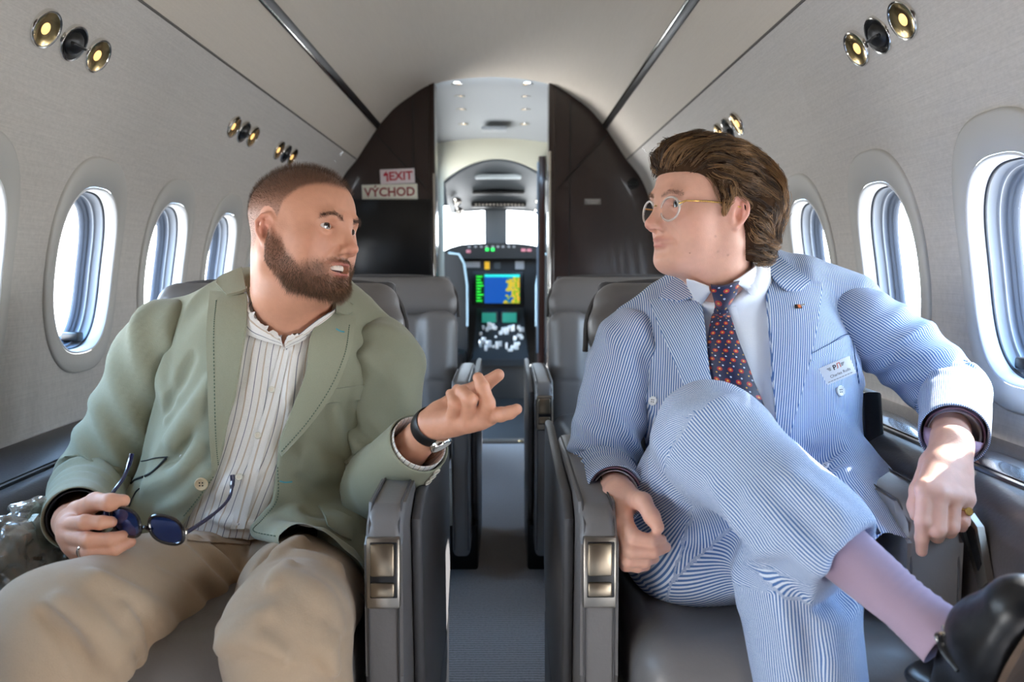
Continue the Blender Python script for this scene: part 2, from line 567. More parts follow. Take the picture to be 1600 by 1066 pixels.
def wall_cells(side):
    V = []; Fc = []; WIN_Y = WIN_YS[side]
    def grid(y0, y1, s0, s1, ny, ns):
        n = len(V)
        for i in range(ny + 1):
            for j in range(ns + 1):
                V.append(wall_pt(side, y0 + (y1 - y0) * i / ny, s0 + (s1 - s0) * j / ns))
        for i in range(ny):
            for j in range(ns):
                a = n + i * (ns + 1) + j
                Fc.append((a, a + 1, a + ns + 2, a + ns + 1))
    y_first, y_last = WIN_Y[0] - PITCH_W / 2, WIN_Y[-1] + PITCH_W / 2
    grid(Y_AFT, y_first, 0, S_MAX, 3, 40)
    grid(y_last, Y_PART + 0.02, 0, S_MAX, 3, 40)
    for yc in WIN_Y:
        n0 = len(V); rings = 7
        for t in TH:
            hx, hs = superell(t, 0.165, 0.262)
            # matching point of the cell's border
            c, s_ = math.cos(t), math.sin(t)
            up = S_MAX - S_WIN; dn = S_WIN
            k = min((PITCH_W / 2) / max(abs(c), 1e-6), (up if s_ > 0 else dn) / max(abs(s_), 1e-6))
            bx, bs = c * k, s_ * k
            for r in range(rings + 1):
                q = r / rings
                V.append(wall_pt(side, yc + hx + (bx - hx) * q, S_WIN + hs + (bs - hs) * q))
        for i in range(NW):
            i2 = (i + 1) % NW
            for r in range(rings):
                Fc.append((n0 + i * (rings + 1) + r, n0 + i * (rings + 1) + r + 1, n0 + i2 * (rings + 1) + r + 1, n0 + i2 * (rings + 1) + r))
        # the four corners left by the radial border
        for (cy, cs) in ((PITCH_W / 2, S_MAX - S_WIN), (-PITCH_W / 2, S_MAX - S_WIN), (-PITCH_W / 2, -S_WIN), (PITCH_W / 2, -S_WIN)):
            ang = math.atan2(cs, cy) % (2 * math.pi)
            i = max((j for j in range(NW) if TH[j] <= ang), default=NW - 1); i2 = (i + 1) % NW
            V.append(wall_pt(side, yc + cy, S_WIN + cs))
            Fc.append((n0 + i * (rings + 1) + rings, len(V) - 1, n0 + i2 * (rings + 1) + rings))
    return V, Fc

def ring_band(side, yc, levels):
    """levels: (half width, half height, d, centre shift in s)"""
    V = []; Fc = []
    for (a, b, d, sh) in levels:
        for t in TH:
            y, s = superell(t, a, b)
            V.append(wall_pt(side, yc + y, S_WIN + sh + s, d) if abs(d) < 0.02 else tuple(np.array(wall_pt(side, yc + y, S_WIN + sh + s, 0)) + np.array([-side * d, 0, 0])))
    for r in range(len(levels) - 1):
        for i in range(NW):
            i2 = (i + 1) % NW
            Fc.append((r * NW + i, r * NW + i2, (r + 1) * NW + i2, (r + 1) * NW + i))
    return V, Fc

for side, nm in ((-1, 'left'), (1, 'right')):
    V, Fc = wall_cells(side)
    w = mesh_obj('wall_' + nm, V, Fc, M_WALL); tag(w, 'silver cloth covered cabin side wall on the ' + nm, 'wall', kind='structure')
SH = -0.014
n_win = 0
win_protos = {}
for side in (-1, 1):
    for yc in WIN_YS[side]:
        n_win += 1
        if side not in win_protos:
            root = empty('window_%d' % n_win, (0, 0, 0))
            y0 = 0.0
            mesh_obj('surround', *ring_band(side, y0, [(0.172, 0.270, -0.004, 0), (0.172, 0.270, 0.004, 0), (0.167, 0.265, 0.007, 0), (0.141, 0.211, 0.006, SH), (0.139, 0.209, 0.003, SH)]), M_SURR, root)
            mesh_obj('rim', *ring_band(side, y0, [(0.139, 0.209, 0.002, SH), (0.137, 0.207, 0.006, SH), (0.133, 0.203, 0.004, SH), (0.131, 0.200, -0.02, SH), (0.130, 0.199, -0.0245, SH)]), M_RIM, root)
            mesh_obj('seal', *ring_band(side, y0, [(0.130, 0.199, -0.0245, SH), (0.127, 0.196, -0.0252, SH), (0.127, 0.196, -0.0292, SH), (0.130, 0.199, -0.0299, SH)]), M_SEAL, root)
            mesh_obj('liner', *ring_band(side, y0, [(0.130, 0.199, -0.0299, SH), (0.128, 0.197, -0.0490, SH), (0.1235, 0.192, -0.0496, SH), (0.1235, 0.192, -0.0524, SH)]), M_LINER, root)
            mesh_obj('shade_track', *ring_band(side, y0, [(0.1235, 0.192, -0.0524, SH), (0.1225, 0.191, -0.0626, SH), (0.119, 0.187, -0.0632, SH), (0.119, 0.187, -0.0707, SH), (0.116, 0.184, -0.0714, SH), (0.115, 0.183, -0.0850, SH)]), M_LINER2, root)
            V, Fc = ring_band(side, y0, [(0.117, 0.185, -0.0802, SH), (0.08, 0.13, -0.0809, SH), (0.001, 0.001, -0.0809, SH)])
            mesh_obj('pane', V, Fc, M_GLASS, root)
            p = np.array(wall_pt(side, y0 + 0.055, S_WIN + SH - 0.172, 0)); p[0] += side * 0.050
            MB().box((p[0] - 0.022, p[1] - 0.016, p[2] - 0.010), (p[0] + 0.022, p[1] + 0.016, p[2] + 0.012), bev=0.005).build('shade_pull', M_BLACK, root)
            win_protos[side] = root
        else:
            root = copy_tree(win_protos[side]); root.name = 'window_%d' % n_win
        root.location = (0, yc, 0)
        tag(root, kind='structure')
        # daylight portal in the opening
        pl = bpy.data.lights.new('window_portal', 'AREA'); pl.shape = 'RECTANGLE'; pl.size = 0.26; pl.size_y = 0.40
        pl.cycles.is_portal = True
        po = bpy.data.objects.new('window_portal', pl); COL.objects.link(po)
        po.location = (CX + side * 1.13, yc, 0.975)
        po.rotation_euler = (math.pi / 2, 0, side * math.pi / 2)

# upper side panels, rails, ceiling
def strip(name, prof, m, y0, y1, mirror, ny=12, lab=None, d=0.0):
    V = []; Fc = []; k = len(prof)
    for i in range(ny + 1):
        y = y0 + (y1 - y0) * i / ny
        for (x, z) in prof: V.append((CX + mirror * x, y, z))
    for i in range(ny):
        for j in range(k - 1):
            a = i * k + j
            Fc.append((a, a + 1, a + k + 1, a + k) if mirror < 0 else (a, a + k, a + k + 1, a + 1))
    return mesh_obj(name, V, Fc, m)
ceil_prof = np.vstack([CROWN * [-1, 1], CROWN[::-1][1:]])
tag(strip('ceiling', ceil_prof, M_CEIL, Y_AFT, Y_PART + 0.02, 1), kind='structure')
n_trim = 0
for side in (-1, 1):
    n_trim += 1
    o = strip('ceiling_panel', UPPER, M_CEIL, Y_AFT, Y_PART + 0.02, side)
    o.name = 'trim_%d' % n_trim; tag(o, 'flat upper side panel between rail and wall', kind='structure')
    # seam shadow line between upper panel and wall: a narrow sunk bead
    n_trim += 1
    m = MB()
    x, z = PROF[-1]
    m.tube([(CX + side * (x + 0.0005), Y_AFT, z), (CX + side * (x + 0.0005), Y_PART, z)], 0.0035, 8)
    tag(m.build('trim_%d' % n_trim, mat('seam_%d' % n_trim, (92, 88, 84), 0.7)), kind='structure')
    # black and chrome rail
    n_trim += 1
    root = empty('trim_%d' % n_trim); tag(root, kind='structure')
    x, z = CROWN[0]
    a = math.atan2(CROWN[3][1] - UPPER[-3][1], CROWN[3][0] - UPPER[-3][0])
    M = Matrix.Translation((CX + side * x, 0, z)) @ Matrix.Rotation(-math.atan2(CROWN[2][1] - UPPER[-2][1], -side * (CROWN[2][0] - UPPER[-2][0])) * -1, 4, 'Y') if False else Matrix.Translation((CX + side * x, 0, z)) @ Matrix.Rotation(side * math.radians(50), 4, 'Y')
    MB().box((-0.017, Y_AFT, -0.006), (0.017, Y_PART, 0.010), M, 0.002).build('rail_channel', M_BLACK, root)
    MB().box((-0.014, Y_AFT, -0.010), (-0.006, Y_PART, -0.004), M, 0.002).build('chrome_strip', M_CHROME, root)

# floor and carpet, side ledges, aft bulkhead
def carpet_mat():
    m = bpy.data.materials.new('carpet'); m.use_nodes = True
    n, l = m.node_tree.nodes, m.node_tree.links
    b = n['Principled BSDF']; b.inputs['Roughness'].default_value = 0.95; b.inputs['Sheen Weight'].default_value = 0.3; b.inputs['Specular IOR Level'].default_value = 0.1
    t = n.new('ShaderNodeTexCoord')
    w = n.new('ShaderNodeTexWave'); w.bands_direction = 'Y'; w.inputs['Scale'].default_value = 26; w.inputs['Distortion'].default_value = 1.5; w.inputs['Detail'].default_value = 2
    x = n.new('ShaderNodeTexNoise'); x.inputs['Scale'].default_value = 150; x.inputs['Detail'].default_value = 3
    l.new(t.outputs['Object'], w.inputs['Vector']); l.new(t.outputs['Object'], x.inputs['Vector'])
    a = n.new('ShaderNodeMath'); a.operation = 'MULTIPLY_ADD'; a.inputs[1].default_value = 0.55; l.new(w.outputs['Fac'], a.inputs[0]); l.new(x.outputs['Fac'], a.inputs[2])
    mx = n.new('ShaderNodeMix'); mx.data_type = 'RGBA'; l.new(a.outputs[0], mx.inputs[0])
    mx.inputs[6].default_value = lin(62, 58, 58); mx.inputs[7].default_value = lin(158, 150, 146)
    l.new(mx.outputs[2], b.inputs['Base Color'])
    bp = n.new('ShaderNodeBump'); bp.inputs['Strength'].default_value = 0.5; bp.inputs['Distance'].default_value = 0.004
    l.new(a.outputs[0], bp.inputs['Height']); l.new(bp.outputs[0], b.inputs['Normal'])
    return m
M_CARPET = carpet_mat()
tag(MB().box((CX - 1.0, Y_AFT, -0.04), (CX + 1.0, Y_PART + 0.1, 0.0)).build('floor', M_CARPET, smooth=False), kind='structure')
tag(MB().box((CX - 1.1, Y_AFT - 0.05, -0.04), (CX + 1.1, Y_AFT, 2.1)).build('wall_aft', M_DARKWOOD, smooth=False), kind='structure')

M_LEDGETOP = mat('ledge_wood', (52, 34, 30), 0.22, coat=0.8, noise=(3, 0.3, (12, 1.2, 12)))
for side, nm, y0, xw, xi, zt in ((-1, 'left', 0.35, -1.062, -0.800, 0.598), (1, 'right', 0.35, 0.912, 0.672, 0.662)):
    root = empty('side_ledge', (xw, y0, 0))
    tag(root, 'dark leather side ledge below the %s windows' % nm, 'side ledge')
    wd = abs(xw - xi); L_ = 4.09
    lp = catmull([(0, zt), (wd - 0.09, zt), (wd - 0.045, zt - 0.008), (wd - 0.012, zt - 0.04), (wd, zt - 0.10), (wd, 0.30), (wd - 0.015, 0.0)], 30)
    V = []; Fc = []; k = len(lp)
    for y in (0.0, L_):
        for (x, z) in lp: V.append((-side * x, y, z))
    for j in range(k - 1): Fc.append((j, j + 1, k + j + 1, k + j))
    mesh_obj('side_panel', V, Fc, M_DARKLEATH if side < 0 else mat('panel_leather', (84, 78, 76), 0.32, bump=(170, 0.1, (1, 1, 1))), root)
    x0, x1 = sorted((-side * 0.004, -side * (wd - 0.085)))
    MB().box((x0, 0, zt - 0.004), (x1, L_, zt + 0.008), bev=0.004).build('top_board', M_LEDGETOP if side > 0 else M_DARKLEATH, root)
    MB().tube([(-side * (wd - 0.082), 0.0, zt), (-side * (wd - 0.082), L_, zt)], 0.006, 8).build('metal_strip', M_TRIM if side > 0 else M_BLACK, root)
    for (yy, s_) in ((1.075 if side > 0 else 1.25, 1), (2.4, 1)):
        # folding table latch: a bright slanted frame round a dark slot
        q = [(0.075, 0.0), (0.045, -0.05), (0.0, -0.115), (-0.018, -0.098), (0.012, -0.03)]
        M = Matrix.Translation((-side * (wd + 0.002), yy - y0, zt - (0.012 if side > 0 else 0.03))) @ Matrix(((0, 0, -side, 0), (1, 0, 0, 0), (0, 1, 0, 0), (0, 0, 0, 1)))
        lt = MB().prism(q, 0.010, M).build('table_latch', M_TRIM, root, edge=20)
        q2 = [(0.046, -0.028), (0.03, -0.052), (0.003, -0.090), (-0.003, -0.078), (0.018, -0.036)]
        MB().prism(q2, 0.0115, M).build('latch_slot', M_BLACK, lt, edge=20)
    st = [(-side * (wd + 0.001), 0.62 + 0.12 * t, zt - 0.12 - 0.45 * t ** 0.8) for t in np.linspace(0, 1, 10)]

# reading lights and air vents
def fixture(kind):
    root = empty('reading_light' if kind == 'lamp' else 'air_vent')
    MB().lathe([(0.041, -0.024), (0.041, 0.003), (0.039, 0.0055), (0.036, 0.005), (0.0345, 0.003)], n=32).build('bezel', M_CHROME, root)
    if kind == 'lamp':
        MB().lathe([(0.0348, 0.0038), (0.028, 0.0022), (0.020, 0.0012), (0.012, 0.0008)], n=32).build('reflector', M_BRASS, root)
        MB().lathe([(0.0125, 0.0008), (0.008, 0.0022), (0.0001, 0.0028)], n=24).build('lens', mat_lens, root)
    else:
        MB().lathe([(0.0345, 0.006), (0.026, 0.002), (0.023, 0.008), (0.016, 0.014), (0.0001, 0.015)], n=32).build('nozzle', M_BLACK, root)
        MB().box((-0.024, -0.003, 0.010), (0.024, 0.003, 0.019), bev=0.002).build('fin', M_BLACK, root)
    return root
mat_lens = mat('lamp_lens', (255, 226, 160), 0.3, emit=((255, 200, 110), 1.2))
protos = {'lamp': fixture('lamp'), 'vent': fixture('vent')}
used = {'lamp': False, 'vent': False}
S_LIGHT = float(np.interp(1.452, PROF[:, 1], SS))
place = {1: ('nearest', 1.63), 2: ('second', 2.72), 3: ('third', 3.25)}
for side, sn in ((-1, 'left'), (1, 'right')):
    for cl, (word, y0) in place.items():
        if side > 0:
            if cl == 3: continue
            y0 -= 0.07
        for j, kd in enumerate(('lamp', 'vent', 'lamp')):
            o = protos[kd] if not used[kd] else copy_tree(protos[kd]); used[kd] = True
            y = y0 + 0.1 * j
            p = Vector(wall_pt(side, y, S_LIGHT, 0.0)); q = Vector(wall_pt(side, y, S_LIGHT, 0.1))
            o.rotation_mode = 'XYZ'
            nd = ((q - p).normalized() * 1.0 + Vector((0, -0.03, -0.06))).normalized()      # the cups are set looking down
            o.location = p + (q - p).normalized() * 0.0025; o.rotation_euler = nd.to_track_quat('Z', 'Y').to_euler()
            what = 'round chrome reading light' if kd == 'lamp' else 'black swivelling air vent'
            pos = {0: 'aft lamp', 1: 'middle', 2: 'forward lamp'}[j]
            tag(o, '%s, %s of the %s trio above the %s windows' % (what, pos, word, sn), 'reading light' if kd == 'lamp' else 'air vent', 'overhead service trios')
# ================================================================== partition, entry and cockpit
OPEN = 0.331                         # half width of the doorway
def crown_z(x):
    allp = np.vstack([PROF[::-1][0:0], CROWN[::-1], UPPER[::-1], PROF[::-1]])
    return float(np.interp(abs(x), allp[:, 0], allp[:, 1]))
def section_poly(side):
    outer = np.vstack([CROWN[::-1], UPPER[::-1][1:], PROF[::-1][1:]])       # crown -> ledge
    pts = [(OPEN, 0.0), (OPEN, crown_z(OPEN))] + [tuple(p) for p in outer if p[0] > OPEN + 0.01] + [(0.95, 0.0)]
    return [(CX + side * x, z) for x, z in pts]
for side, nm in ((-1, 'left'), (1, 'right')):
    poly = section_poly(side)
    M = Matrix.Translation((0, Y_PART + 0.05, 0)) @ Matrix(((1, 0, 0, 0), (0, 0, -1, 0), (0, 1, 0, 0), (0, 0, 0, 1)))
    o = MB().prism(poly, 0.05, M).build('wall_partition_' + nm, M_DARKWOOD, edge=30)
    tag(o, 'glossy dark wood partition on the %s of the doorway' % nm, 'partition', kind='structure')
    # door jamb with bright edge, and a panel joint
    j = MB().box((CX + side * OPEN - (0.02 if side > 0 else 0.012), Y_PART - 0.012, 0), (CX + side * OPEN + (0.012 if side > 0 else 0.02), Y_PART + 0.16, 2.0), bev=0.004).build('trim_jamb_' + nm, M_DARKWOOD)
    tag(j, kind='structure')
    MB().box((CX + side * (OPEN - 0.014) - 0.006, Y_PART - 0.016, 0.0), (CX + side * (OPEN - 0.014) + 0.006, Y_PART - 0.010, 1.62 if side > 0 else 1.5), bev=0.002).build('bright_edge', M_CHROME, j)
    MB().box((CX + side * 0.43 - 0.003, Y_PART - 0.003, 0.0), (CX + side * 0.43 + 0.003, Y_PART + 0.001, 1.9), bev=0).build('panel_joint', M_BLACK, o)
    m = MB()
    m.tube([(CX + side * 0.64, Y_PART - 0.002, 1.72), (CX + side * 0.36, Y_PART - 0.002, 1.42)], 0.003, 6)
    m.build('panel_joint', M_BLACK, o)

# black screen on the left partition
tv = empty('wall_screen', at(612, 430, Y_PART - 0.01))
tag(tv, 'large black switched-off screen on the left partition', 'screen')
a0, a1 = at(548, 312, Y_PART - 0.012), at(676, 440, Y_PART - 0.012)
MB().box((a0[0], Y_PART - 0.03, a1[2]), (a1[0], Y_PART - 0.001, a0[2]), bev=0.004).build('bezel', M_BLACK, tv)
MB().box((a0[0] + 0.012, Y_PART - 0.033, a1[2] + 0.012), (a1[0] - 0.012, Y_PART - 0.028, a0[2] - 0.012), bev=0.001).build('display', mat('dead_screen', (8, 8, 9), 0.3), tv)
for c in list(children_of(tv)): c.matrix_parent_inverse = Matrix.Translation(tv.location).inverted()

# signs
M_RED = mat('sign_red', (196, 44, 62), 0.5)
M_RED2 = mat('sign_dull_red', (150, 52, 46), 0.5)
def sign(name, lab, x0, y0, x1, y1, text, mcol, mpl, tilt, size, arrow=False):
    Y = Y_PART - 0.004
    p, q = at(x0, y0, Y), at(x1, y1, Y)
    w, h = q[0] - p[0], p[2] - q[2]
    root = empty(name, ((p[0] + q[0]) / 2, Y, (p[2] + q[2]) / 2)); root.rotation_euler = (0, math.radians(tilt), 0)
    tag(root, lab, 'sign')
    MB().box((-w / 2, -0.004, -h / 2), (w / 2, 0.003, h / 2), bev=0.0015).build('plate', mpl, root)
    Mx = Matrix.Translation((0.018 if arrow else 0, -0.0045, -0.001)) @ Matrix.Rotation(math.pi / 2, 4, 'X')
    text_mesh('lettering', text, size, mcol, root, Mx, bold=0.0016)
    if arrow:
        s = 0.011
        pts = [(-0.078, 0.010), (-0.058, 0.030), (-0.058, 0.018), (-0.050, 0.018), (-0.050, -0.026), (-0.060, -0.026), (-0.060, 0.006), (-0.070, 0.0)]
        Ma = Matrix.Translation((0, -0.0045, 0)) @ Matrix.Rotation(math.pi / 2, 4, 'X')
        MB().prism(pts, 0.0006, Ma).build('arrow', mcol, root, edge=0, smooth=False)
    return root
sign('exit_sign', 'white EXIT sign with red letters and arrow, upper of two on the left partition', 594, 264, 648, 287, 'EXIT', M_RED, mat('sign_pink_white', (244, 232, 234), 0.5), -2.5, 0.064, True)
sign('exit_sign', 'cream sign with red letters VÝCHOD, lower of two on the left partition', 565.5, 288, 652.5, 313, 'VÝCHOD', M_RED2, mat('sign_cream', (242, 240, 224), 0.5), -1.5, 0.066)
pl = empty('placard', at(926, 315, Y_PART - 0.004)); tag(pl, 'small white instruction placard on the right dark wood partition', 'placard')
MB().box((-0.045, -0.002, -0.016), (0.045, 0.002, 0.016), bev=0.001).build('plate', mat('placard_grey', (120, 116, 112), 0.5), pl)
for i in range(3): MB().box((-0.04 + i * 0.006, -0.003, 0.007 - i * 0.009), (0.04 - i * 0.006, -0.0015, 0.010 - i * 0.009)).build('print_line', mat('placard_print', (190, 186, 180), 0.5), pl)
lk = empty('door_lock', at(989, 287, Y_PART - 0.004)); tag(lk, 'small black turn lock high on the right partition', 'lock')
MB().lathe([(0.03, 0), (0.03, 0.01), (0.024, 0.014), (0.0001, 0.014)], Matrix.Rotation(math.pi / 2, 4, 'X')).build('rose', M_BLACK, lk)
MB().box((-0.022, -0.028, -0.006), (0.022, -0.012, 0.006), bev=0.003).build('thumb_turn', M_BLACK, lk)

# threshold strip
th = MB(); th.box((CX - OPEN, Y_PART - 0.03, 0.0), (CX + OPEN, Y_PART + 0.06, 0.008), bev=0.003)
tho = th.build('trim_threshold', mat('threshold', (78, 62, 48), 0.4)); tag(tho, kind='structure')
for sx_ in (-0.1, 0.16): MB().lathe([(0.012, 0.008), (0.010, 0.012), (0.0001, 0.012)], Matrix.Translation((CX + sx_, Y_PART + 0.0, 0))).build('screw', M_BRASS, tho)

# entry vestibule: floor, ceiling with downlights, side walls
Y_V = 5.55
VZ0, VZ1 = 2.012, 1.845
VB = CX + 0.08                      # the aisle axis drifts a little towards the cockpit
tag(MB().box((CX - 0.5, Y_PART + 0.1, -0.04), (CX + 0.5, 7.6, -0.001)).build('floor_entry', mat('entry_floor', (9, 9, 10), 0.7), smooth=False), kind='structure')
V = []; Fc = []
nx = 16; ny = 8
for j in range(ny + 1):
    y = Y_PART + 0.01 + (Y_V - Y_PART - 0.01) * j / ny
    for i in range(nx + 1):
        u = i / nx * 2 - 1
        V.append((CX + u * 0.48, y, VZ0 + (VZ1 - VZ0) * (j / ny) ** 1.6 - 0.05 * u * u + 0.02 + (0.05 if j == 0 else 0)))
for j in range(ny):
    for i in range(nx):
        a = j * (nx + 1) + i; Fc.append((a, a + nx + 1, a + nx + 2, a + 1))
tag(mesh_obj('ceiling_entry', V, Fc, M_BLUEGREY), kind='structure')
MB().box((CX - 0.08, 5.25, 1.872), (CX + 0.08, 5.36, 1.892)).build('hatch_panel', M_BLUEGREY, bpy.data.objects['ceiling_entry'])
for sd in (-1, 1):
    for y in (4.62, 4.84, 5.06, 5.3):
        q = (y - Y_PART - 0.04) / (Y_V - Y_PART - 0.04)
        x = 0.20 if sd > 0 else -0.20
        z = VZ0 + (VZ1 - VZ0) * q ** 1.6 - 0.05 * (x / 0.48) ** 2 + 0.02
        d = empty('downlight', (CX + x, y, z)); d.rotation_euler = (math.pi, 0, 0)
        tag(d, 'small recessed entry downlight, %s from the cabin in the %s row' % ({4.62: 'first', 4.84: 'second', 5.06: 'third', 5.3: 'fourth'}[y], 'left' if sd < 0 else 'right'), 'downlight', 'entry ceiling downlights')
        MB().lathe([(0.034, -0.002), (0.034, 0.004), (0.027, 0.005), (0.025, -0.002)], n=20).build('bezel', M_CHROME, d)
        MB().lathe([(0.026, 0.0), (0.018, 0.002), (0.0001, 0.002)], n=20).build('lens', mat_lens, d)
for sd, nm in ((-1, 'left'), (1, 'right')):
    m = MB()
    if sd > 0: m.box((CX + sd * 0.43 - 0.02, Y_PART + 0.05, 0), (CX + sd * 0.43 + 0.02, Y_V, 2.05))
    else:      # the open entry door on the left
        m.box((CX - 0.45, Y_PART + 0.05, 0), (CX - 0.41, Y_PART + 0.22, 2.05)); m.box((CX - 0.45, Y_V - 0.10, 0), (CX - 0.41, Y_V, 2.05)); m.box((CX - 0.45, Y_PART + 0.22, 1.72), (CX - 0.41, Y_V - 0.10, 2.05))
        pl = bpy.data.lights.new('entry_portal', 'AREA'); pl.shape = 'RECTANGLE'; pl.size = 0.80; pl.size_y = 1.72; pl.cycles.is_portal = True
        po = bpy.data.objects.new('entry_portal', pl); COL.objects.link(po); po.location = (CX - 0.46, (Y_PART + Y_V) / 2 + 0.06, 0.86); po.rotation_euler = (math.pi / 2, 0, -math.pi / 2)
    tag(m.build('wall_entry_' + nm, M_DARKWOOD, smooth=False), kind='structure')
# cream header arch of the cockpit
def arch_panel(name, Y, hw, z_side, z_top, rise, m, hw_in, th=0.03, z_bot=0.0):
    """wall with an arched opening; opening top is an arc from z_side at the edges up by rise"""
    n = 24
    inner = [(-hw_in, z_bot)] + [(-hw_in + 2 * hw_in * i / n, z_side + rise * (1 - (2 * i / n - 1) ** 2)) for i in range(n + 1)] + [(hw_in, z_bot)]
    V = []; Fc = []
    for y in (Y, Y + th):
        for (x, z) in inner: V.append((CX + 0.02 + x, y, z))
        for (x, z) in inner:
            V.append((CX + 0.02 + (x if abs(x) < hw_in - 1e-6 else math.copysign(hw, x)), y, z_top if not (z == z_bot) else z_bot))
    k = len(inner)
    for i in range(k - 1):
        Fc.append((i, i + 1, k + i + 1, k + i)); Fc.append((2 * k + i + 1, 2 * k + i, 3 * k + i, 3 * k + i + 1))
        Fc.append((i + 1, i, 2 * k + i, 2 * k + i + 1))
    return mesh_obj(name, V, Fc, m, smooth=False)
tag(arch_panel('wall_cockpit', Y_V, 0.5, 1.58, 1.93, 0.15, M_CREAM, 0.37), kind='structure')
dp = MB().box((CX + 0.30, Y_V - 0.05, 0), (CX + 0.345, Y_V + 0.12, 1.74), bev=0.006).build('trim_cockpit_post', M_DARKWOOD); tag(dp, kind='structure')
MB().box((CX + 0.288, Y_V - 0.055, 0.4), (CX + 0.30, Y_V - 0.045, 1.70)).build('bright_edge', mat('edge_blue', (150, 170, 190), 0.3, 0.8), dp)
# cockpit shell
tag(MB().box((CX - 0.75, 5.6, -0.04), (CX - 0.70, 7.4, 2.0)).build('wall_cockpit_left', M_COCK, smooth=False), kind='structure')
tag(MB().box((CX + 0.70, 5.6, -0.04), (CX + 0.75, 7.4, 2.0)).build('wall_cockpit_right', M_COCK, smooth=False), kind='structure')
tag(MB().box((CX - 0.75, 5.6, 1.90), (CX + 0.75, 7.4, 1.94)).build('ceiling_cockpit', M_COCK, smooth=False), kind='structure')
# overhead panel
oh = empty('overhead_panel', (CX + 0.02, 6.0, 1.6)); tag(oh, 'grey curved cockpit overhead panel with switch rows and air gaspers', 'overhead panel')
V = []; Fc = []
n = 20
secs = [(5.72, 1.735, 0.16, 0.37), (5.95, 1.70, 0.15, 0.38), (6.3, 1.60, 0.10, 0.40), (6.65, 1.49, 0.05, 0.40), (6.68, 1.46, 0.03, 0.40)]
for (y, zt, rise, hw) in secs:
    for i in range(n + 1):
        u = i / n * 2 - 1
        V.append((u * hw, y - 6.0, zt - 1.6 - rise * u * u))
for s_ in range(len(secs) - 1):
    for i in range(n):
        a = s_ * (n + 1) + i; Fc.append((a, a + 1, a + n + 2, a + n + 1))
mesh_obj('shell', V, Fc, M_COCK, oh)
MB().box((-0.17, -0.02, 0.045), (0.17, 0.06, 0.075), bev=0.004).build('bright_slot', mat('slot_light', (186, 198, 204), 0.4), oh)
MB().box((-0.20, 0.26, -0.045), (0.20, 0.36, -0.022), bev=0.006).build('switch_recess', M_COCKD, oh)
MB().box((-0.22, 0.52, -0.125), (0.22, 0.66, -0.085), Matrix.Identity(4), 0.006).build('switch_panel', M_COCKD, oh)
for i in range(14): MB().box((-0.19 + i * 0.029, 0.50, -0.112), (-0.178 + i * 0.029, 0.525, -0.098), bev=0.002).build('switch', M_TRIM, oh)
for (x, y, z) in ((-0.32, 0.30, -0.10), (-0.32, 0.52, -0.155), (0.32, 0.30, -0.10), (0.32, 0.52, -0.155)):
    MB().lathe([(0.035, 0), (0.033, -0.015), (0.018, -0.02), (0.0001, -0.012)], Matrix.Translation((x, y - 0.03, z)) @ Matrix.Rotation(math.radians(-60), 4, 'X'), n=20).build('gasper', M_CHROME, oh)
# windscreen: posts and frame
def px_box(x0, y0, x1, y1, Y, th, bev=0.0):
    p, q = at(x0, y0, Y), at(x1, y1, Y)
    return MB().box((min(p[0], q[0]), Y, min(p[2], q[2])), (max(p[0], q[0]), Y + th, max(p[2], q[2])), bev=bev)
ws = empty('window_17', (0, 6.75, 1.2)); tag(ws, 'two-pane cockpit windscreen with central post', 'windscreen', kind='structure')
inv = Matrix.Translation(ws.location).inverted()
for (x0, y0, x1, y1, nm) in ((757, 300, 792, 400, 'centre_post'), (600, 300, 690, 400, 'side_post'), (851, 300, 960, 400, 'side_post'), (600, 150, 960, 322, 'header')):
    c = px_box(x0, y0, x1, y1, 6.75, 0.06, 0.012).build(nm, mat('windscreen_frame', (96, 104, 110), 0.5), ws); c.matrix_parent_inverse = inv
for (x0, x1) in ((688, 760), (789, 853)):
    c = px_box(x0, 318, x1, 392, 6.79, 0.004).build('pane', M_GLASS, ws); c.matrix_parent_inverse = inv
    pl = bpy.data.lights.new('windscreen_portal', 'AREA'); pl.shape = 'RECTANGLE'; pl.size = 0.36; pl.size_y = 0.34; pl.cycles.is_portal = True
    po = bpy.data.objects.new('windscreen_portal', pl); COL.objects.link(po); po.location = at((x0 + x1) / 2, 355, 6.86); po.rotation_euler = (math.pi / 2, 0, math.pi); po.rotation_euler = (-math.pi / 2, 0, 0)
# instrument panel
ip = empty('instrument_panel', (CX, 6.45, 0)); tag(ip, 'dark cockpit instrument panel with a glowing central map display', 'instrument panel')
inv = Matrix.Translation(ip.location).inverted()
def ipart(nm, o): o.name = nm; o.matrix_parent_inverse = inv; return o
p, q = at(640, 400, 6.45), at(940, 600, 6.45)
ipart('fascia', MB().box((max(p[0], CX - 0.69), 6.45, 0.2), (min(q[0], CX + 0.69), 6.55, at(0, 398, 6.45)[2]), bev=0.01).build('fascia', M_COCKD, ip))
sh = [(690 + 170 * t, 380 + 14 * (2 * t - 1) ** 4) for t in np.linspace(0, 1, 14)]
m = MB(); top = [at(x, y, 6.35) for x, y in sh]; bot = [at(x, 404, 6.35) for x, y in sh]
V = []
for dy in (0, 0.42):
    V += [(t[0], t[1] + dy, t[2] + (0.0 if dy == 0 else 0.01)) for t in top] + [(b[0], b[1] + dy, b[2]) for b in bot]
n = len(top); Fc = []
for i in range(n - 1):
    Fc += [(i, n + i, n + i + 1, i + 1), (i, i + 1, 2 * n + i + 1, 2 * n + i), (n + i, 3 * n + i, 3 * n + i + 1, n + i + 1)]
m.add(V, Fc); ipart('glareshield', m.build('glareshield', M_COCKD, ip))
M_KEY = mat('panel_keys', (150, 152, 156), 0.5)
M_GLED = mat('green_led', (40, 220, 90), 0.4, emit=((40, 230, 90), 1.2))
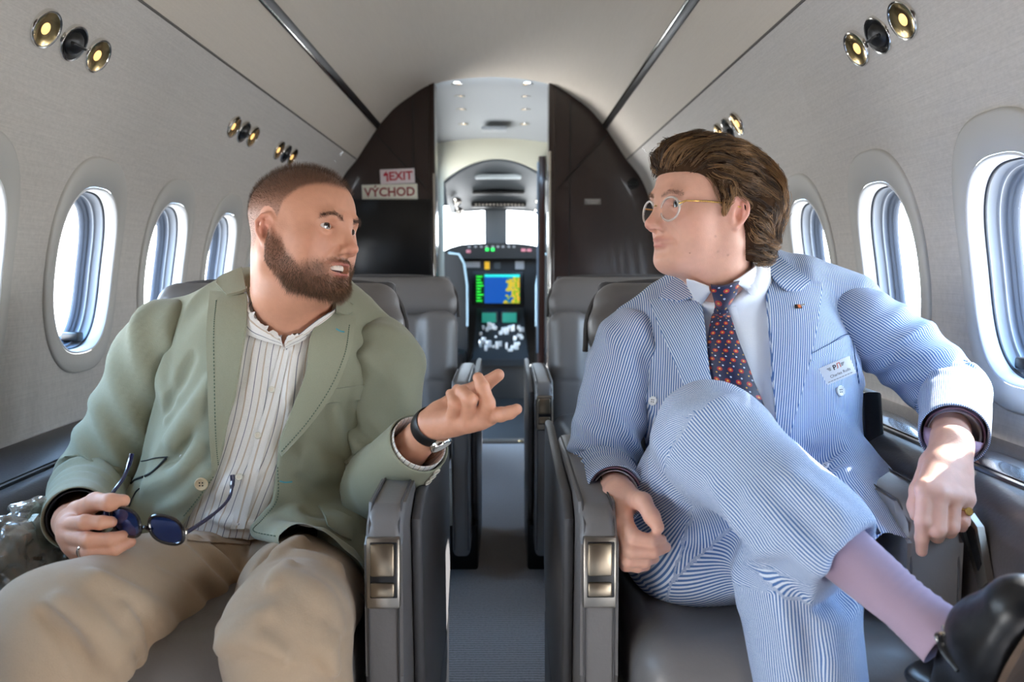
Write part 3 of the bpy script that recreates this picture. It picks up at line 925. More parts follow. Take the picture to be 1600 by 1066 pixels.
M_PLED = mat('pink_led', (200, 120, 130), 0.4)
for i, x in enumerate((733, 743, 752, 760, 770, 778, 786, 795, 803)):
    ipart('button', px_box(x - 2, 384, x + 2, 387, 6.34, 0.01).build('button', M_KEY, ip))
for x, y in ((761, 390), (770, 390)): ipart('green_lamp', px_box(x - 2.5, y - 2.5, x + 2.5, y + 2.5, 6.335, 0.01, 0.004).build('green_lamp', M_GLED, ip))
for x, y in ((732, 393), (818, 391), (827, 391)): ipart('red_lamp', px_box(x - 3.5, y - 2.5, x + 3.5, y + 2.5, 6.335, 0.01, 0.004).build('red_lamp', M_PLED, ip))
ipart('standby_display', px_box(728, 409, 750, 418, 6.44, 0.012, 0.002).build('standby_display', M_KEY, ip))
ipart('yellow_dial', px_box(757, 409, 765, 421, 6.435, 0.012, 0.004).build('yellow_dial', mat('dial_yellow', (210, 170, 40), 0.4, emit=((210, 160, 30), 0.6)), ip))
ipart('keypad', px_box(805, 408, 819, 421, 6.435, 0.012, 0.002).build('keypad', M_KEY, ip))
ipart('knob', px_box(772, 410, 782, 420, 6.435, 0.02, 0.008).build('knob', M_COCK, ip))
# central display with a coloured weather map
def map_mat():
    m = bpy.data.materials.new('map_display'); m.use_nodes = True
    n, l = m.node_tree.nodes, m.node_tree.links
    b = n['Principled BSDF']; b.inputs['Base Color'].default_value = (0.01, 0.01, 0.01, 1); b.inputs['Roughness'].default_value = 0.2
    t = n.new('ShaderNodeTexCoord'); s = n.new('ShaderNodeSeparateXYZ'); l.new(t.outputs['Generated'], s.inputs[0])
    x = n.new('ShaderNodeTexNoise'); x.inputs['Scale'].default_value = 4.2; x.inputs['Detail'].default_value = 5
    mp = n.new('ShaderNodeMapping'); mp.inputs['Location'].default_value = (0.3, 0, 1.7); l.new(t.outputs['Generated'], mp.inputs[0]); l.new(mp.outputs[0], x.inputs['Vector'])
    a = n.new('ShaderNodeMath'); a.operation = 'MULTIPLY_ADD'; a.inputs[1].default_value = 0.75; a.inputs[2].default_value = -0.42; l.new(s.outputs['X'], a.inputs[0])
    ad = n.new('ShaderNodeMath'); ad.operation = 'ADD'; l.new(a.outputs[0], ad.inputs[0]); l.new(x.outputs['Fac'], ad.inputs[1])
    r = n.new('ShaderNodeValToRGB'); r.color_ramp.interpolation = 'CONSTANT'
    r.color_ramp.elements[0].position = 0; r.color_ramp.elements[0].color = lin(20, 90, 190)
    r.color_ramp.elements[1].position = 0.56; r.color_ramp.elements[1].color = lin(60, 160, 110)
    for p_, c in ((0.60, (226, 200, 60)), (0.72, (120, 190, 40)), (0.80, (236, 190, 60)), (0.92, (110, 200, 60))):
        e = r.color_ramp.elements.new(p_); e.color = lin(*c)
    l.new(ad.outputs[0], r.inputs[0]); l.new(r.outputs[0], b.inputs['Emission Color']); b.inputs['Emission Strength'].default_value = 0.9
    return m
ds = px_box(739, 425, 817, 477, 6.43, 0.02, 0.004).build('display_bezel', M_BLACK, ip); ipart('display_bezel', ds)
def dpart(nm, x0, y0, x1, y1, m, Y=6.426):
    return px_box(x0, y0, x1, y1, Y, 0.006).build(nm, m, ds)
dpart('map', 757, 433, 812, 474, map_mat())
dpart('status_column', 743, 429, 757, 474, mat('screen_dark', (4, 30, 10), 0.3, emit=((10, 60, 20), 0.5)))
dpart('header_bar', 757, 429, 812, 433, mat('screen_cyan', (40, 200, 190), 0.3, emit=((40, 205, 190), 0.9)))
M_GTXT = mat('screen_green', (40, 220, 60), 0.3, emit=((50, 230, 70), 0.9))
for i in range(9): dpart('status_line', 744.5, 431.5 + i * 4.7, 744.5 + random.choice((7, 9, 11)), 433.6 + i * 4.7, M_GTXT, 6.4245)
# pedestal
pd = empty('centre_pedestal', (CX, 6.2, 0)); tag(pd, 'black cockpit centre pedestal crowded with bright levers and switches', 'pedestal')
inv = Matrix.Translation(pd.location).inverted()
c = px_box(733, 560, 829, 690, 6.0, 0.42, 0.02).build('housing', M_COCKD, pd); c.matrix_parent_inverse = inv
V = [at(738, 562, 5.98), at(826, 562, 5.98), at(818, 482, 6.4), at(745, 482, 6.4)]
m = MB(); m.add(V + [v - np.array([0, 0, 0.05]) for v in V], [(0, 1, 2, 3), (0, 4, 5, 1), (1, 5, 6, 2), (3, 2, 6, 7), (0, 3, 7, 4)])
c = m.build('sloped_deck', mat('deck_grey', (30, 34, 37), 0.35), pd, smooth=False); c.matrix_parent_inverse = inv
M_WHITEKEY = mat('lever_metal', (236, 240, 240), 0.15, 0.6)
def deck(u, v):
    a = V[0] + (V[1] - V[0]) * u; b = V[3] + (V[2] - V[3]) * u
    return a + (b - a) * v
for (x0, y0, x1, y1) in ((751, 487, 777, 506), (783, 487, 809, 506)):
    c = px_box(x0, y0, x1, y1, 6.28, 0.02, 0.004).build('radio_display', M_BLACK, pd); c.matrix_parent_inverse = inv
    c2 = px_box(x0 + 2, y0 + 2, x1 - 2, y1 - 2, 6.276, 0.006).build('radio_face', mat('radio_teal', (30, 110, 96), 0.4, emit=((40, 150, 125), 0.45)), c)
rr = random.Random(5)
for i in range(34):
    u, v = rr.uniform(0.12, 0.92), rr.uniform(0.15, 0.62)
    p = deck(u, v); s = rr.uniform(0.008, 0.02); hgt = rr.uniform(0.01, 0.05)
    c = MB().box((p[0] - s, p[1] - s * 0.7, p[2] - 0.01), (p[0] + s, p[1] + s * 0.7, p[2] + hgt), bev=0.004).build('lever' if hgt > 0.03 else 'switch', M_WHITEKEY, pd); c.matrix_parent_inverse = inv
# crew seats at the sides of the pedestal
def crew_seat(pxs, side, lab):
    o = empty('crew_seat', (at(pxs, 420, 6.0)[0], 6.0, 0)); tag(o, lab, 'crew seat')
    prof = [(0.0, 0.0), (0.0, 0.85), (0.02, 1.02), (0.06, 1.09), (0.20, 1.10), (0.34, 1.08), (0.36, 0.0)]
    M = Matrix.Translation((0, 0, 0)) @ Matrix(((side, 0, 0, 0), (0, 0, 1, 0), (0, 1, 0, 0), (0, 0, 0, 1)))
    MB().prism(prof, 0.14, M).build('seat_back', M_COCKD, o, edge=30)
    t = [Vector((side * x, -0.004, z)) for x, z in ((0.0, 0.55), (0.0, 0.86), (0.022, 1.02), (0.06, 1.088), (0.14, 1.098))]
    MB().tube(t, 0.008, 8).build('edge_piping', mat('piping_' + lab[:4], (150, 178, 190), 0.4), o)
    MB().box((side * 0.18 - 0.17, -0.30, 0.25), (side * 0.18 + 0.17, 0.0, 0.38), bev=0.03).build('seat_cushion', M_COCKD, o)
crew_seat(730, -1, 'black cockpit seat on the left of the pedestal')
crew_seat(838, 1, 'black cockpit seat on the right of the pedestal')
# ================================================================== cabin seats
M_STITCH = mat('stitching', (70, 68, 68), 0.7)
def extrude_yz(poly, x0, x1, bev, m, name, parent, seg=3):
    """closed (y,z) outline pushed from x0 to x1 with rounded edges"""
    bm = bmesh.new()
    a = [bm.verts.new((x0, y, z)) for y, z in poly]; b = [bm.verts.new((x1, y, z)) for y, z in poly]
    n = len(poly)
    f0 = bm.faces.new(a); f1 = bm.faces.new(b[::-1])
    for i in range(n): bm.faces.new((a[(i + 1) % n], a[i], b[i], b[(i + 1) % n]))
    rim = [e for e in bm.edges if (e in f0.edges) or (e in f1.edges)]
    if bev: bmesh.ops.bevel(bm, geom=rim, offset=bev, segments=seg, profile=0.5, affect='EDGES')
    bmesh.ops.recalc_face_normals(bm, faces=bm.faces[:])
    return MB().bm(bm).build(name, m, parent, edge=35)

def make_seat(ins, label, out=0.319, cw=0.272):
    root = empty('cabin_seat'); tag(root, label, 'seat', 'grey leather cabin seats')
    # cushion
    s = SDF()
    c0 = -ins * (cw - 0.272) / 2 if cw < 0.272 else 0.0
    s.u(rbx((ins * (0.272 - cw) / 2, 0.205, 0.385), ((0.272 + cw) / 2, 0.275, 0.085), 0.06))
    s.u(ell((0, 0.20, 0.40), (0.22, 0.24, 0.085)), 0.03)
    s.u(ell((0, -0.02, 0.40), (0.25, 0.07, 0.072)), 0.03)
    for x in (-0.215, 0.215): s.sub(chain([(x, -0.12, 0.40), (x, -0.07, 0.465), (x, 0.0, 0.482), (x, 0.2, 0.486), (x, 0.48, 0.47)], 0.0035), 0.012)
    sdf_obj('seat_cushion', s, (-0.30, -0.13, 0.26), (0.30, 0.52, 0.53), 0.006, M_GREYLEATH, root)
    # backrest in its own reclined frame
    th = math.radians(14)
    R = rotm(rx=-th)
    B = np.array([0, 0.50, 0.44])
    def L(x, y, z): return B + R @ np.array([x, y, z])
    s = SDF()
    s.u(rbx(L(0, 0.035, 0.16), (0.272, 0.055, 0.235), 0.045, R))
    for x in (-0.205, 0.205): s.u(rbx(L(x, 0.005, 0.17), (0.068, 0.062, 0.225), 0.05, R), 0.02)
    s.u(ell(L(0, -0.015, 0.10), (0.17, 0.05, 0.13), R), 0.03)
    for x in (-0.135, 0.135): s.sub(chain([L(x, -0.060, -0.08), L(x * 1.0, -0.058, 0.10), L(x * 1.12, -0.052, 0.40)], 0.004), 0.02)
    s.sub(chain([L(-0.3, -0.055, 0.13), L(0, -0.068, 0.125), L(0.3, -0.055, 0.13)], 0.003), 0.014)
    sdf_obj('backrest', s, (-0.31, 0.36, 0.30), (0.31, 0.76, 0.90), 0.006, M_GREYLEATH, root)
    s = SDF()
    s.u(rbx(L(0, 0.028, 0.462), (0.262, 0.052, 0.068), 0.05, R))
    s.u(rbx(L(0, 0.028, 0.425), (0.274, 0.054, 0.045), 0.035, R), 0.02)
    sdf_obj('headrest', s, (-0.31, 0.45, 0.78), (0.31, 0.80, 1.02), 0.006, M_GREYLEATH, root)
    # piping along the headrest's outline
    pts = [L(-0.280, 0.03, 0.38), L(-0.272, 0.03, 0.46), L(-0.235, 0.03, 0.518), L(-0.15, 0.03, 0.534), L(0, 0.03, 0.537), L(0.15, 0.03, 0.534), L(0.235, 0.03, 0.518), L(0.272, 0.03, 0.46), L(0.280, 0.03, 0.38)]
    MB().tube(catmull(pts, 40), 0.006, 8).build('piping', M_STITCH, root)
    extrude_yz([(0.40, 0.56), (0.44, 0.74), (0.50, 0.74), (0.50, 0.56)], -ins * 0.243, -ins * 0.285, 0.012, M_BLACK, 'side_pad', root)
    extrude_yz([(0.60, 0.28), (0.73, 0.95), (0.755, 0.95), (0.69, 0.28)], -0.24, 0.24, 0.015, M_LEATHSIDE, 'back_shell', root)
    # armrests
    for sd in (ins, -ins):
        if sd != ins and not out: continue
        xm = sd * (0.319 if sd == ins else out)
        hw = 0.027 if sd == ins else 0.040
        x0, x1 = xm - hw, xm + hw
        poly = [(0.03, 0.10), (-0.004, 0.40), (0.0, 0.55)] + [(0.0 + 0.045 * (1 - math.cos(a)), 0.592 + 0.048 * math.sin(a)) for a in np.linspace(0, math.pi / 2, 7)] + [(0.30, 0.645), (0.52, 0.64), (0.56, 0.42), (0.50, 0.12)]
        ar = extrude_yz(poly, x0, x1, 0.016, M_GREYLEATH, 'armrest', root, 4)
        for e in (-1, 1):
            t = [(xm + e * (hw - 0.006), y, z) for y, z in ((0.026, 0.12), (-0.006, 0.40), (-0.003, 0.55), (0.010, 0.618), (0.045, 0.6415), (0.30, 0.6465), (0.5, 0.6415))]
            MB().tube(t, 0.0016, 5).build('seam', M_STITCH, ar)
        if sd == ins:
            Mx = Matrix.Translation((xm, -0.004, 0.553)) @ Matrix.Rotation(math.radians(-3), 4, 'X')
            fr = MB().box((-0.024, -0.003, -0.052), (0.024, 0.012, 0.050), Mx, 0.004).build('latch_frame', M_TRIM, ar)
            MB().box((-0.0185, -0.0045, -0.036), (0.0205, 0.004, 0.044), Mx, 0.002).build('latch_gap', M_BLACK, fr)
            MB().box((-0.0175, -0.009, -0.004), (0.0165, 0.002, 0.042), Mx, 0.003).build('latch_flap', M_TRIMD, fr)
            MB().box((-0.0175, -0.0075, -0.034), (0.0165, 0.002, -0.013), Mx, 0.003).build('latch_flap', M_TRIMD, fr)
    x0, x1 = sorted((ins * 0.347, ins * 0.364))
    extrude_yz([(0.09, 0.60), (0.15, 0.628), (0.40, 0.628), (0.60, 0.64), (0.68, 0.64), (0.70, 0.30), (0.60, 0.20), (0.20, 0.15), (0.12, 0.24)], x0, x1, 0.007, M_LEATHSIDE, 'side_shell', root, 3)
    extrude_yz([(0.18, 0.0), (0.14, 0.16), (0.64, 0.22), (0.62, 0.0)], -0.29, ins * 0.365 if ins > 0 else 0.29, 0.01, M_BLACK, 'base', root) if ins > 0 else extrude_yz([(0.18, 0.0), (0.14, 0.16), (0.64, 0.22), (0.62, 0.0)], -0.365, 0.29, 0.01, M_BLACK, 'base', root)
    return root

SEAT_L = make_seat(1, 'grey leather seat under the man in the green blazer', 0)
SEAT_L.location = (-0.492, 1.10, 0)
SEAT_R = make_seat(-1, 'grey leather seat under the man in the blue striped suit', 0.158, 0.125)
SEAT_R.location = (0.452, 1.10, 0)
o = copy_tree(SEAT_L); o.location = (-0.455, 2.36, 0); tag(o, 'empty grey leather seat, left of the aisle near the doorway')
o = copy_tree(SEAT_R); o.location = (0.435, 2.36, 0); tag(o, 'empty grey leather seat, right of the aisle near the doorway')
# ================================================================== people: shared builders
def head_frame(O, yaw, pitch=0.0, roll=0.0):
    """local axes: x to the person's right, y where the face points, z up; yaw 0 faces the camera, + turns to the picture's right"""
    f = np.array([math.sin(yaw), -math.cos(yaw), 0.0])
    R = np.array(Matrix(((np.cross(f, [0, 0, 1])[0], f[0], 0), (np.cross(f, [0, 0, 1])[1], f[1], 0), (0, 0, 1))))
    R = R @ rotm(rx=pitch) @ rotm(ry=roll)
    return np.asarray(O, float), R

def head_ops(s, O, R, w=1.0, jaw=1.0, fat=0.0, mouth_open=0.0, nose=1.0, brow=1.0, lf=1.0, ear_y=0.0, back=0.090, eye=1.0):
    T = lambda x, y, z: O + R @ np.array([x, y, z * lf if z < 0 else z])
    E = lambda c, r: ell(T(*c), r, R)
    s.u(E((0, -0.010, 0.029), (0.0750 * w, back, 0.0745)), 0.02)
    s.u(E((0, 0.030, 0.032), (0.063 * w, 0.058, 0.055)), 0.05)
    s.u(E((0, 0.038, -0.030), (0.057 * w, 0.050, 0.060)), 0.04)
    s.u(E((0, 0.026, -0.078), (0.052 * w * jaw, 0.054, 0.038)), 0.025)
    for x in (-1, 1):
        s.u(cone(T(x * 0.053 * w * jaw, -0.002, -0.056), T(x * 0.020, 0.070, -0.100), 0.018, 0.019), 0.025)   # jaw line
        s.u(cone(T(x * 0.057 * w, 0.006, -0.015), T(x * 0.053 * w * jaw, -0.002, -0.056), 0.016, 0.018), 0.03)
        s.u(E((x * 0.043 * w, 0.058, -0.026), (0.022, 0.022, 0.018)), 0.025)           # cheekbone
        s.u(E((x * (0.036 + fat) * w, 0.050, -0.056), (0.024 + fat, 0.028, 0.028)), 0.025)  # cheek
    s.u(E((0, 0.073, -0.101), (0.024, 0.021, 0.018)), 0.02)                            # chin
    s.u(E((0, 0.071, -0.062), (0.030, 0.024, 0.026)), 0.02)                            # muzzle
    # sockets, brow, lids
    for x in (-1, 1):
        s.sub(E((x * 0.033, 0.104, -0.003), (0.021, 0.021, 0.0150)), 0.012)
        s.u(chain([T(x * 0.010, 0.0925, 0.0135), T(x * 0.028, 0.0935, 0.0190), T(x * 0.044, 0.079, 0.0150)], [0.0062 * brow, 0.0066 * brow, 0.0045 * brow]), 0.016)
        s.u(E((x * 0.032, 0.0765, 0.0), (0.0150, 0.0150, 0.0150)), 0.004)
        s.sub(E((x * 0.0332, 0.0945, -0.0002), (0.0158, 0.0180, 0.0060 * eye)), 0.0008)
    # nose
    s.u(chain([T(0, 0.0905, 0.012), T(0, 0.1010, -0.010), T(0, 0.1120 * (1 + 0.012 * nose), -0.034)], [0.0082, 0.0082, 0.0094]), 0.016)
    for x in (-1, 1): s.u(cone(T(x * 0.008, 0.086, 0.002), T(x * 0.014, 0.088, -0.034), 0.008, 0.010), 0.016)
    s.u(E((0, 0.1140 * (1 + 0.012 * nose), -0.0375), (0.0104 * nose, 0.0096, 0.0092)), 0.006)
    for x in (-1, 1):
        s.u(E((x * 0.0128 * nose, 0.1020, -0.0415), (0.0072, 0.0115, 0.0080)), 0.006)
        s.sub(E((x * 0.0070 * nose, 0.1080, -0.0512), (0.0038, 0.0060, 0.0050)), 0.002)
        s.sub(cone(T(x * 0.020, 0.100, -0.040), T(x * 0.034, 0.087, -0.066), 0.0025, 0.0018), 0.010)     # smile line
    # lips
    mo = mouth_open
    s.u(chain([T(-0.0270, 0.0830, -0.0690), T(-0.011, 0.0980, -0.0645), T(0, 0.0995, -0.0655), T(0.011, 0.0980, -0.0645), T(0.0270, 0.0830, -0.0690)], [0.0028, 0.0044, 0.0042, 0.0044, 0.0028]), 0.005)
    s.u(chain([T(-0.0250, 0.0830, -0.0710 - mo * 0.5), T(-0.010, 0.0965, -0.0755 - mo), T(0.010, 0.0965, -0.0755 - mo), T(0.0250, 0.0830, -0.0710 - mo * 0.5)], [0.0028, 0.0052, 0.0052, 0.0028]), 0.005)
    if mo > 0.001:
        s.sub(E((0, 0.092, -0.0700 - mo * 0.5), (0.0235, 0.018, 0.0024 + mo * 0.55)), 0.0015)
    else:
        s.sub(chain([T(-0.029, 0.0870, -0.0700), T(-0.012, 0.1020, -0.0700), T(0.012, 0.1020, -0.0700), T(0.029, 0.0870, -0.0700)], 0.0013), 0.0025)
    s.sub(cone(T(-0.014, 0.103, -0.0875 - mo), T(0.014, 0.103, -0.0875 - mo), 0.0060, 0.0060), 0.010)       # dip under the lip
    # ears
    for x in (-1, 1):
        Q = lambda a, b, c=0.0: T(x * (0.0730 * w + c + 0.34 * max(-a, 0)), -0.002 + ear_y + a * 0.98, b * 0.94 - 0.007)
        s.u(ell(Q(-0.006, -0.009), (0.0055, 0.0172, 0.0265), R @ rotm(rx=0.16, rz=-x * 0.34)), 0.006)
        s.u(chain([Q(0.010, 0.000, 0.003), Q(0.012, 0.012, 0.005), Q(0.003, 0.0215, 0.0065), Q(-0.011, 0.020, 0.006), Q(-0.0205, 0.008, 0.0055), Q(-0.0195, -0.010, 0.005), Q(-0.011, -0.026, 0.005), Q(-0.002, -0.035, 0.004)], [0.0028, 0.0036, 0.0040, 0.0042, 0.0040, 0.0036, 0.0038, 0.0062]), 0.0035)
        s.u(chain([Q(-0.010, 0.010, 0.006), Q(-0.0125, -0.006, 0.006), Q(-0.006, -0.022, 0.006)], [0.0026, 0.0030, 0.0030]), 0.003)
        s.u(ell(Q(0.008, -0.012, 0.004), (0.004, 0.004, 0.006), R), 0.004)       # tragus
        s.sub(ell(Q(-0.003, -0.011, 0.0095), (0.0075, 0.0066, 0.0110), R), 0.003)
    return T

def hand_ops(s, wrist, elbow, mcp, fingers, thumb, r=1.0, wr=0.026):
    wrist = np.asarray(wrist); mid = wrist + (np.mean(mcp, axis=0) - wrist) * 0.25
    s.u(chain([elbow, wrist + (np.asarray(elbow) - wrist) * 0.35, wrist], [0.036, 0.033, wr]), 0.01)
    for i, m in enumerate(mcp):
        s.u(cone(wrist + (m - np.mean(mcp, axis=0)) * 0.35, m, wr * 0.68, 0.0118 * r), 0.014)
    for i in range(len(mcp) - 1):
        s.u(cone(mcp[i], mcp[i + 1], 0.0102 * r, 0.0102 * r), 0.008)
        s.u(cone((mcp[i] + wrist) / 2, (mcp[i + 1] + wrist) / 2, 0.0125 * r, 0.0125 * r), 0.012)
    fr = [1.0, 1.03, 0.98, 0.86]
    for i, fg in enumerate(fingers):
        q = r * fr[i]
        pts = [mcp[i]] + list(fg)
        s.u(chain(pts, [0.0106 * q, 0.0098 * q, 0.0086 * q, 0.0073 * q][:len(pts)], 0.004), 0.004)
    s.u(chain([wrist + (thumb[0] - wrist) * 0.4] + list(thumb), [wr * 0.62, 0.0155 * r, 0.0122 * r, 0.0108 * r, 0.0085 * r][:len(thumb) + 1], 0.006), 0.010)

def nail(parent, tip, prev, face, m, r=0.0068):
    """finger nail: a small curved shield on the back of the fingertip"""
    d = tip - prev; d = d / np.linalg.norm(d)
    n = np.asarray(face, float); n = n - d * (n @ d); n /= np.linalg.norm(n)
    w = np.cross(d, n)
    V = []; Fc = []
    for i in range(6):
        sd = r * (-1.15 + 1.75 * i / 5)
        rad = r if sd < 0 else math.sqrt(max(r * r - sd * sd, 0))
        for j in range(7):
            a = (j / 6 - 0.5) * 1.75 * (1 - 0.30 * abs(i / 2.5 - 1) ** 3)
            V.append(tip + d * sd + (w * math.sin(a) + n * math.cos(a)) * (rad * 1.02 + 0.0007))
    for i in range(5):
        for j in range(6):
            k = i * 7 + j; Fc.append((k, k + 1, k + 8, k + 7))
    return mesh_obj('fingernail', np.array(V), Fc, m, parent)

def attr_mat(name, rough=0.5, sss=0.0, bump=None, sheen=0.0, spec=0.5):
    """material whose colour is the mesh's own 'col' attribute"""
    m = mat(name, (128, 128, 128), rough, sss=sss, bump=bump, sheen=sheen, spec=spec)
    n, l = m.node_tree.nodes, m.node_tree.links
    a = n.new('ShaderNodeAttribute'); a.attribute_name = 'col'
    l.new(a.outputs['Color'], n['Principled BSDF'].inputs['Base Color'])
    return m

def merge(parts):
    V = []; Fc = []; n = 0
    for v, f in parts:
        V.append(v); Fc.append(f + n); n += len(v)
    return np.concatenate(V), np.concatenate(Fc)

def drop_inside(part, boxes, inset=0.006):
    """take away the coarse surface where a fine one covers the same skin"""
    V, Fc = part
    k = np.zeros(len(V), bool)
    for b in boxes:
        m = ((V > np.asarray(b[0]) + inset) & (V < np.asarray(b[1]) - inset)).all(1)
        if len(b) > 2: m &= b[2].ev(V) < 0.014
        k |= m
    Fc = Fc[~k[Fc].all(1)]
    u = np.unique(Fc); m = np.full(len(V), -1); m[u] = np.arange(len(u))
    return V[u], m[Fc]

def sstep(a, b, x):
    t = np.clip((x - a) / (b - a), 0, 1)
    return t * t * (3 - 2 * t)

def val_noise(P, sc, seed=0):
    """smooth value noise in 3D"""
    rg = np.random.default_rng(seed); tab = rg.random(4096).astype(np.float32)
    q = np.asarray(P, np.float32) * np.float32(sc); i = np.floor(q).astype(int); f = q - i; f = f * f * (3 - 2 * f)
    out = 0
    for dx in (0, 1):
        for dy in (0, 1):
            for dz in (0, 1):
                h = ((i[:, 0] + dx) * 73856093 ^ (i[:, 1] + dy) * 19349663 ^ (i[:, 2] + dz) * 83492791) & 4095
                w = (f[:, 0] if dx else 1 - f[:, 0]) * (f[:, 1] if dy else 1 - f[:, 1]) * (f[:, 2] if dz else 1 - f[:, 2])
                out = out + w * tab[h]
    return out

def folds(s, items, base=None):
    """soft cloth folds: each item is (pixels along the fold, radius, height, blend); negative height = groove"""
    base = base or s
    todo = []
    for pts, r, hgt, k in items:
        P = []
        for (x, y) in pts:
            p = base.trace(x, y)
            if p is None: continue
            nrm = base.normal(p, 0.004)
            P.append(p + nrm * (hgt - r if hgt > 0 else hgt + r))
        runs = [[]]
        for p in P:
            if runs[-1] and np.linalg.norm(p - runs[-1][-1]) > 0.075: runs.append([])
            runs[-1].append(p)
        P = max(runs, key=len)
        if len(P) > 1:
            rr = [r * (0.35 + 0.65 * math.sin(math.pi * (i + 0.6) / (len(P) + 0.2))) for i in range(len(P))]
            P = [p for p in P]
            P = list(catmull(P, max(6, 3 * len(P))))
            rr = [r * (0.35 + 0.65 * math.sin(math.pi * (i + 0.6) / (len(P) + 0.2))) for i in range(len(P))]
            P = [p_ - (base.normal(p_, 0.004) * (r - q_) if hgt > 0 else 0) * 0.5 for p_, q_ in zip(P, rr)] if False else P
            todo.append((chain(P, [r * (0.6 + 0.4 * q_ / r) for q_ in rr]), k * 0.5, hgt > 0))
    for f, k, up in todo:
        if up: s.u(f, k)
        else: s.sub(f, k)

def skin_smooth(part, O, R, it, base=0.5):
    """smooth a head mesh but keep lids, lips and ears crisp"""
    V, Fc = part
    q = (V - O) @ R
    k = np.zeros(len(V))
    for x in (-1, 1):
        k = np.maximum(k, np.exp(-(((q - [x * 0.033, 0.09, 0.0]) / [0.020, 0.03, 0.012]) ** 2).sum(1)))
        k = np.maximum(k, 0.75 * np.exp(-(((q - [x * 0.08, -0.005, -0.010]) / [0.02, 0.025, 0.034]) ** 2).sum(1)))
    k = np.maximum(k, 0.8 * np.exp(-(((q - [0, 0.095, -0.068]) / [0.03, 0.025, 0.016]) ** 2).sum(1)))
    return smooth_verts(V, Fc, it, base * (1 - 0.9 * k)), Fc

def wrinkle(amp, sc, seed, stretch=(1, 1, 1)):
    """broad soft creases for cloth"""
    st = np.array(stretch, float)
    def f(P):
        q = P * st
        w = np.stack([val_noise(q, sc * 0.6, seed + 5), val_noise(q + 7, sc * 0.6, seed + 6), val_noise(q + 13, sc * 0.6, seed + 7)], 1) - 0.5
        a = val_noise(q + w * (0.9 / sc), sc, seed)
        return amp * (1 - np.abs(2 * a - 1) * 2.0)
    return f

def patch(name, A, B, bvh, m, parent, nu=26, nv=8, lift=0.004, edge=0.0, th=0.003, curve=0.0, attr=None, smoothcurve=True):
    """cloth piece between two pixel polylines A and B, laid on a surface; real thickness"""
    A = catmull(A, nu) if smoothcurve else np.array([np.array([np.interp(t, np.linspace(0, 1, len(A)), np.asarray(A, float)[:, c]) for c in (0, 1)]) for t in np.linspace(0, 1, nu)])
    B = catmull(B, nu) if smoothcurve else np.array([np.array([np.interp(t, np.linspace(0, 1, len(B)), np.asarray(B, float)[:, c]) for c in (0, 1)]) for t in np.linspace(0, 1, nu)])
    V = np.zeros((nu, nv, 3)); N = np.zeros((nu, nv, 3)); ok = np.zeros((nu, nv), bool)
    for i in range(nu):
        for j in range(nv):
            q = A[i] + (B[i] - A[i]) * j / (nv - 1)
            d = ray(*q)
            hit, nrm, _, dist = bvh.ray_cast(Vector(CAM_P), Vector(d), 3.0)
            if hit is not None:
                V[i, j] = hit; N[i, j] = nrm; ok[i, j] = True
                if N[i, j] @ d > 0: N[i, j] *= -1
    if not ok.all():
        idx = np.argwhere(ok)
        for i, j in np.argwhere(~ok):
            k = idx[np.argmin(((idx - [i, j]) ** 2).sum(1))]
            d = ray(*(A[i] + (B[i] - A[i]) * j / (nv - 1)))
            V[i, j] = CAM_P + d * (V[k[0], k[1], 1] / d[1]); N[i, j] = N[k[0], k[1]]
    for _ in range(3):                     # relax so that the piece bridges small steps
        V2 = V.copy(); V2[1:-1, 1:-1] = (V[1:-1, 1:-1] * 2 + V[:-2, 1:-1] + V[2:, 1:-1] + V[1:-1, :-2] + V[1:-1, 2:]) / 6
        V = V2
    Nf = N.mean((0, 1)); N = N * 0.5 + Nf * 0.5; N /= np.linalg.norm(N, axis=2)[..., None]
    jj = np.linspace(0, 1, nv)[None, :]
    L = lift + edge * (1 - jj) ** 2 + curve * np.sin(math.pi * jj)
    top = V + N * (L + th)[..., None]; bot = V + N * (L)[..., None]
    allv = np.concatenate([top.reshape(-1, 3), bot.reshape(-1, 3)])
    Fc = []
    n = nu * nv
    for i in range(nu - 1):
        for j in range(nv - 1):
            a = i * nv + j
            Fc.append((a, a + nv, a + nv + 1, a + 1)); Fc.append((n + a, n + a + 1, n + a + nv + 1, n + a + nv))
    bd = [i * nv for i in range(nu)] + [(nu - 1) * nv + j for j in range(1, nv)] + [i * nv + nv - 1 for i in range(nu - 2, -1, -1)] + list(range(nv - 2, 0, -1))
    for k in range(len(bd)):
        a, b = bd[k], bd[(k + 1) % len(bd)]
        Fc.append((a, b, n + b, n + a))
    o = mesh_obj(name, allv, Fc, m, parent)
    o.data.set_sharp_from_angle(angle=math.radians(50))
    if attr is not None:
        uu = np.tile(attr(top.reshape(-1, 3), np.repeat(np.linspace(0, 1, nu), nv), np.tile(np.linspace(0, 1, nv), nu)), 2)
        set_attr(o, 'st', uu)
    return o

def bvh_of(*objs):
    V = []; Fc = []
    for o in objs:
        n = len(V)
        V += [tuple(v.co) for v in o.data.vertices]; Fc += [tuple(i + n for i in p.vertices) for p in o.data.polygons]
    return BVHTree.FromPolygons(V, Fc)

def on_surface(bvh, px, py, lift=0.0):
    d = ray(px, py)
    hit, n, _, _ = bvh.ray_cast(Vector(CAM_P), Vector(d), 3.0)
    if hit is None: return None, None
    n = Vector(n)
    if n.dot(Vector(d)) > 0: n = -n
    return hit + n * lift, n

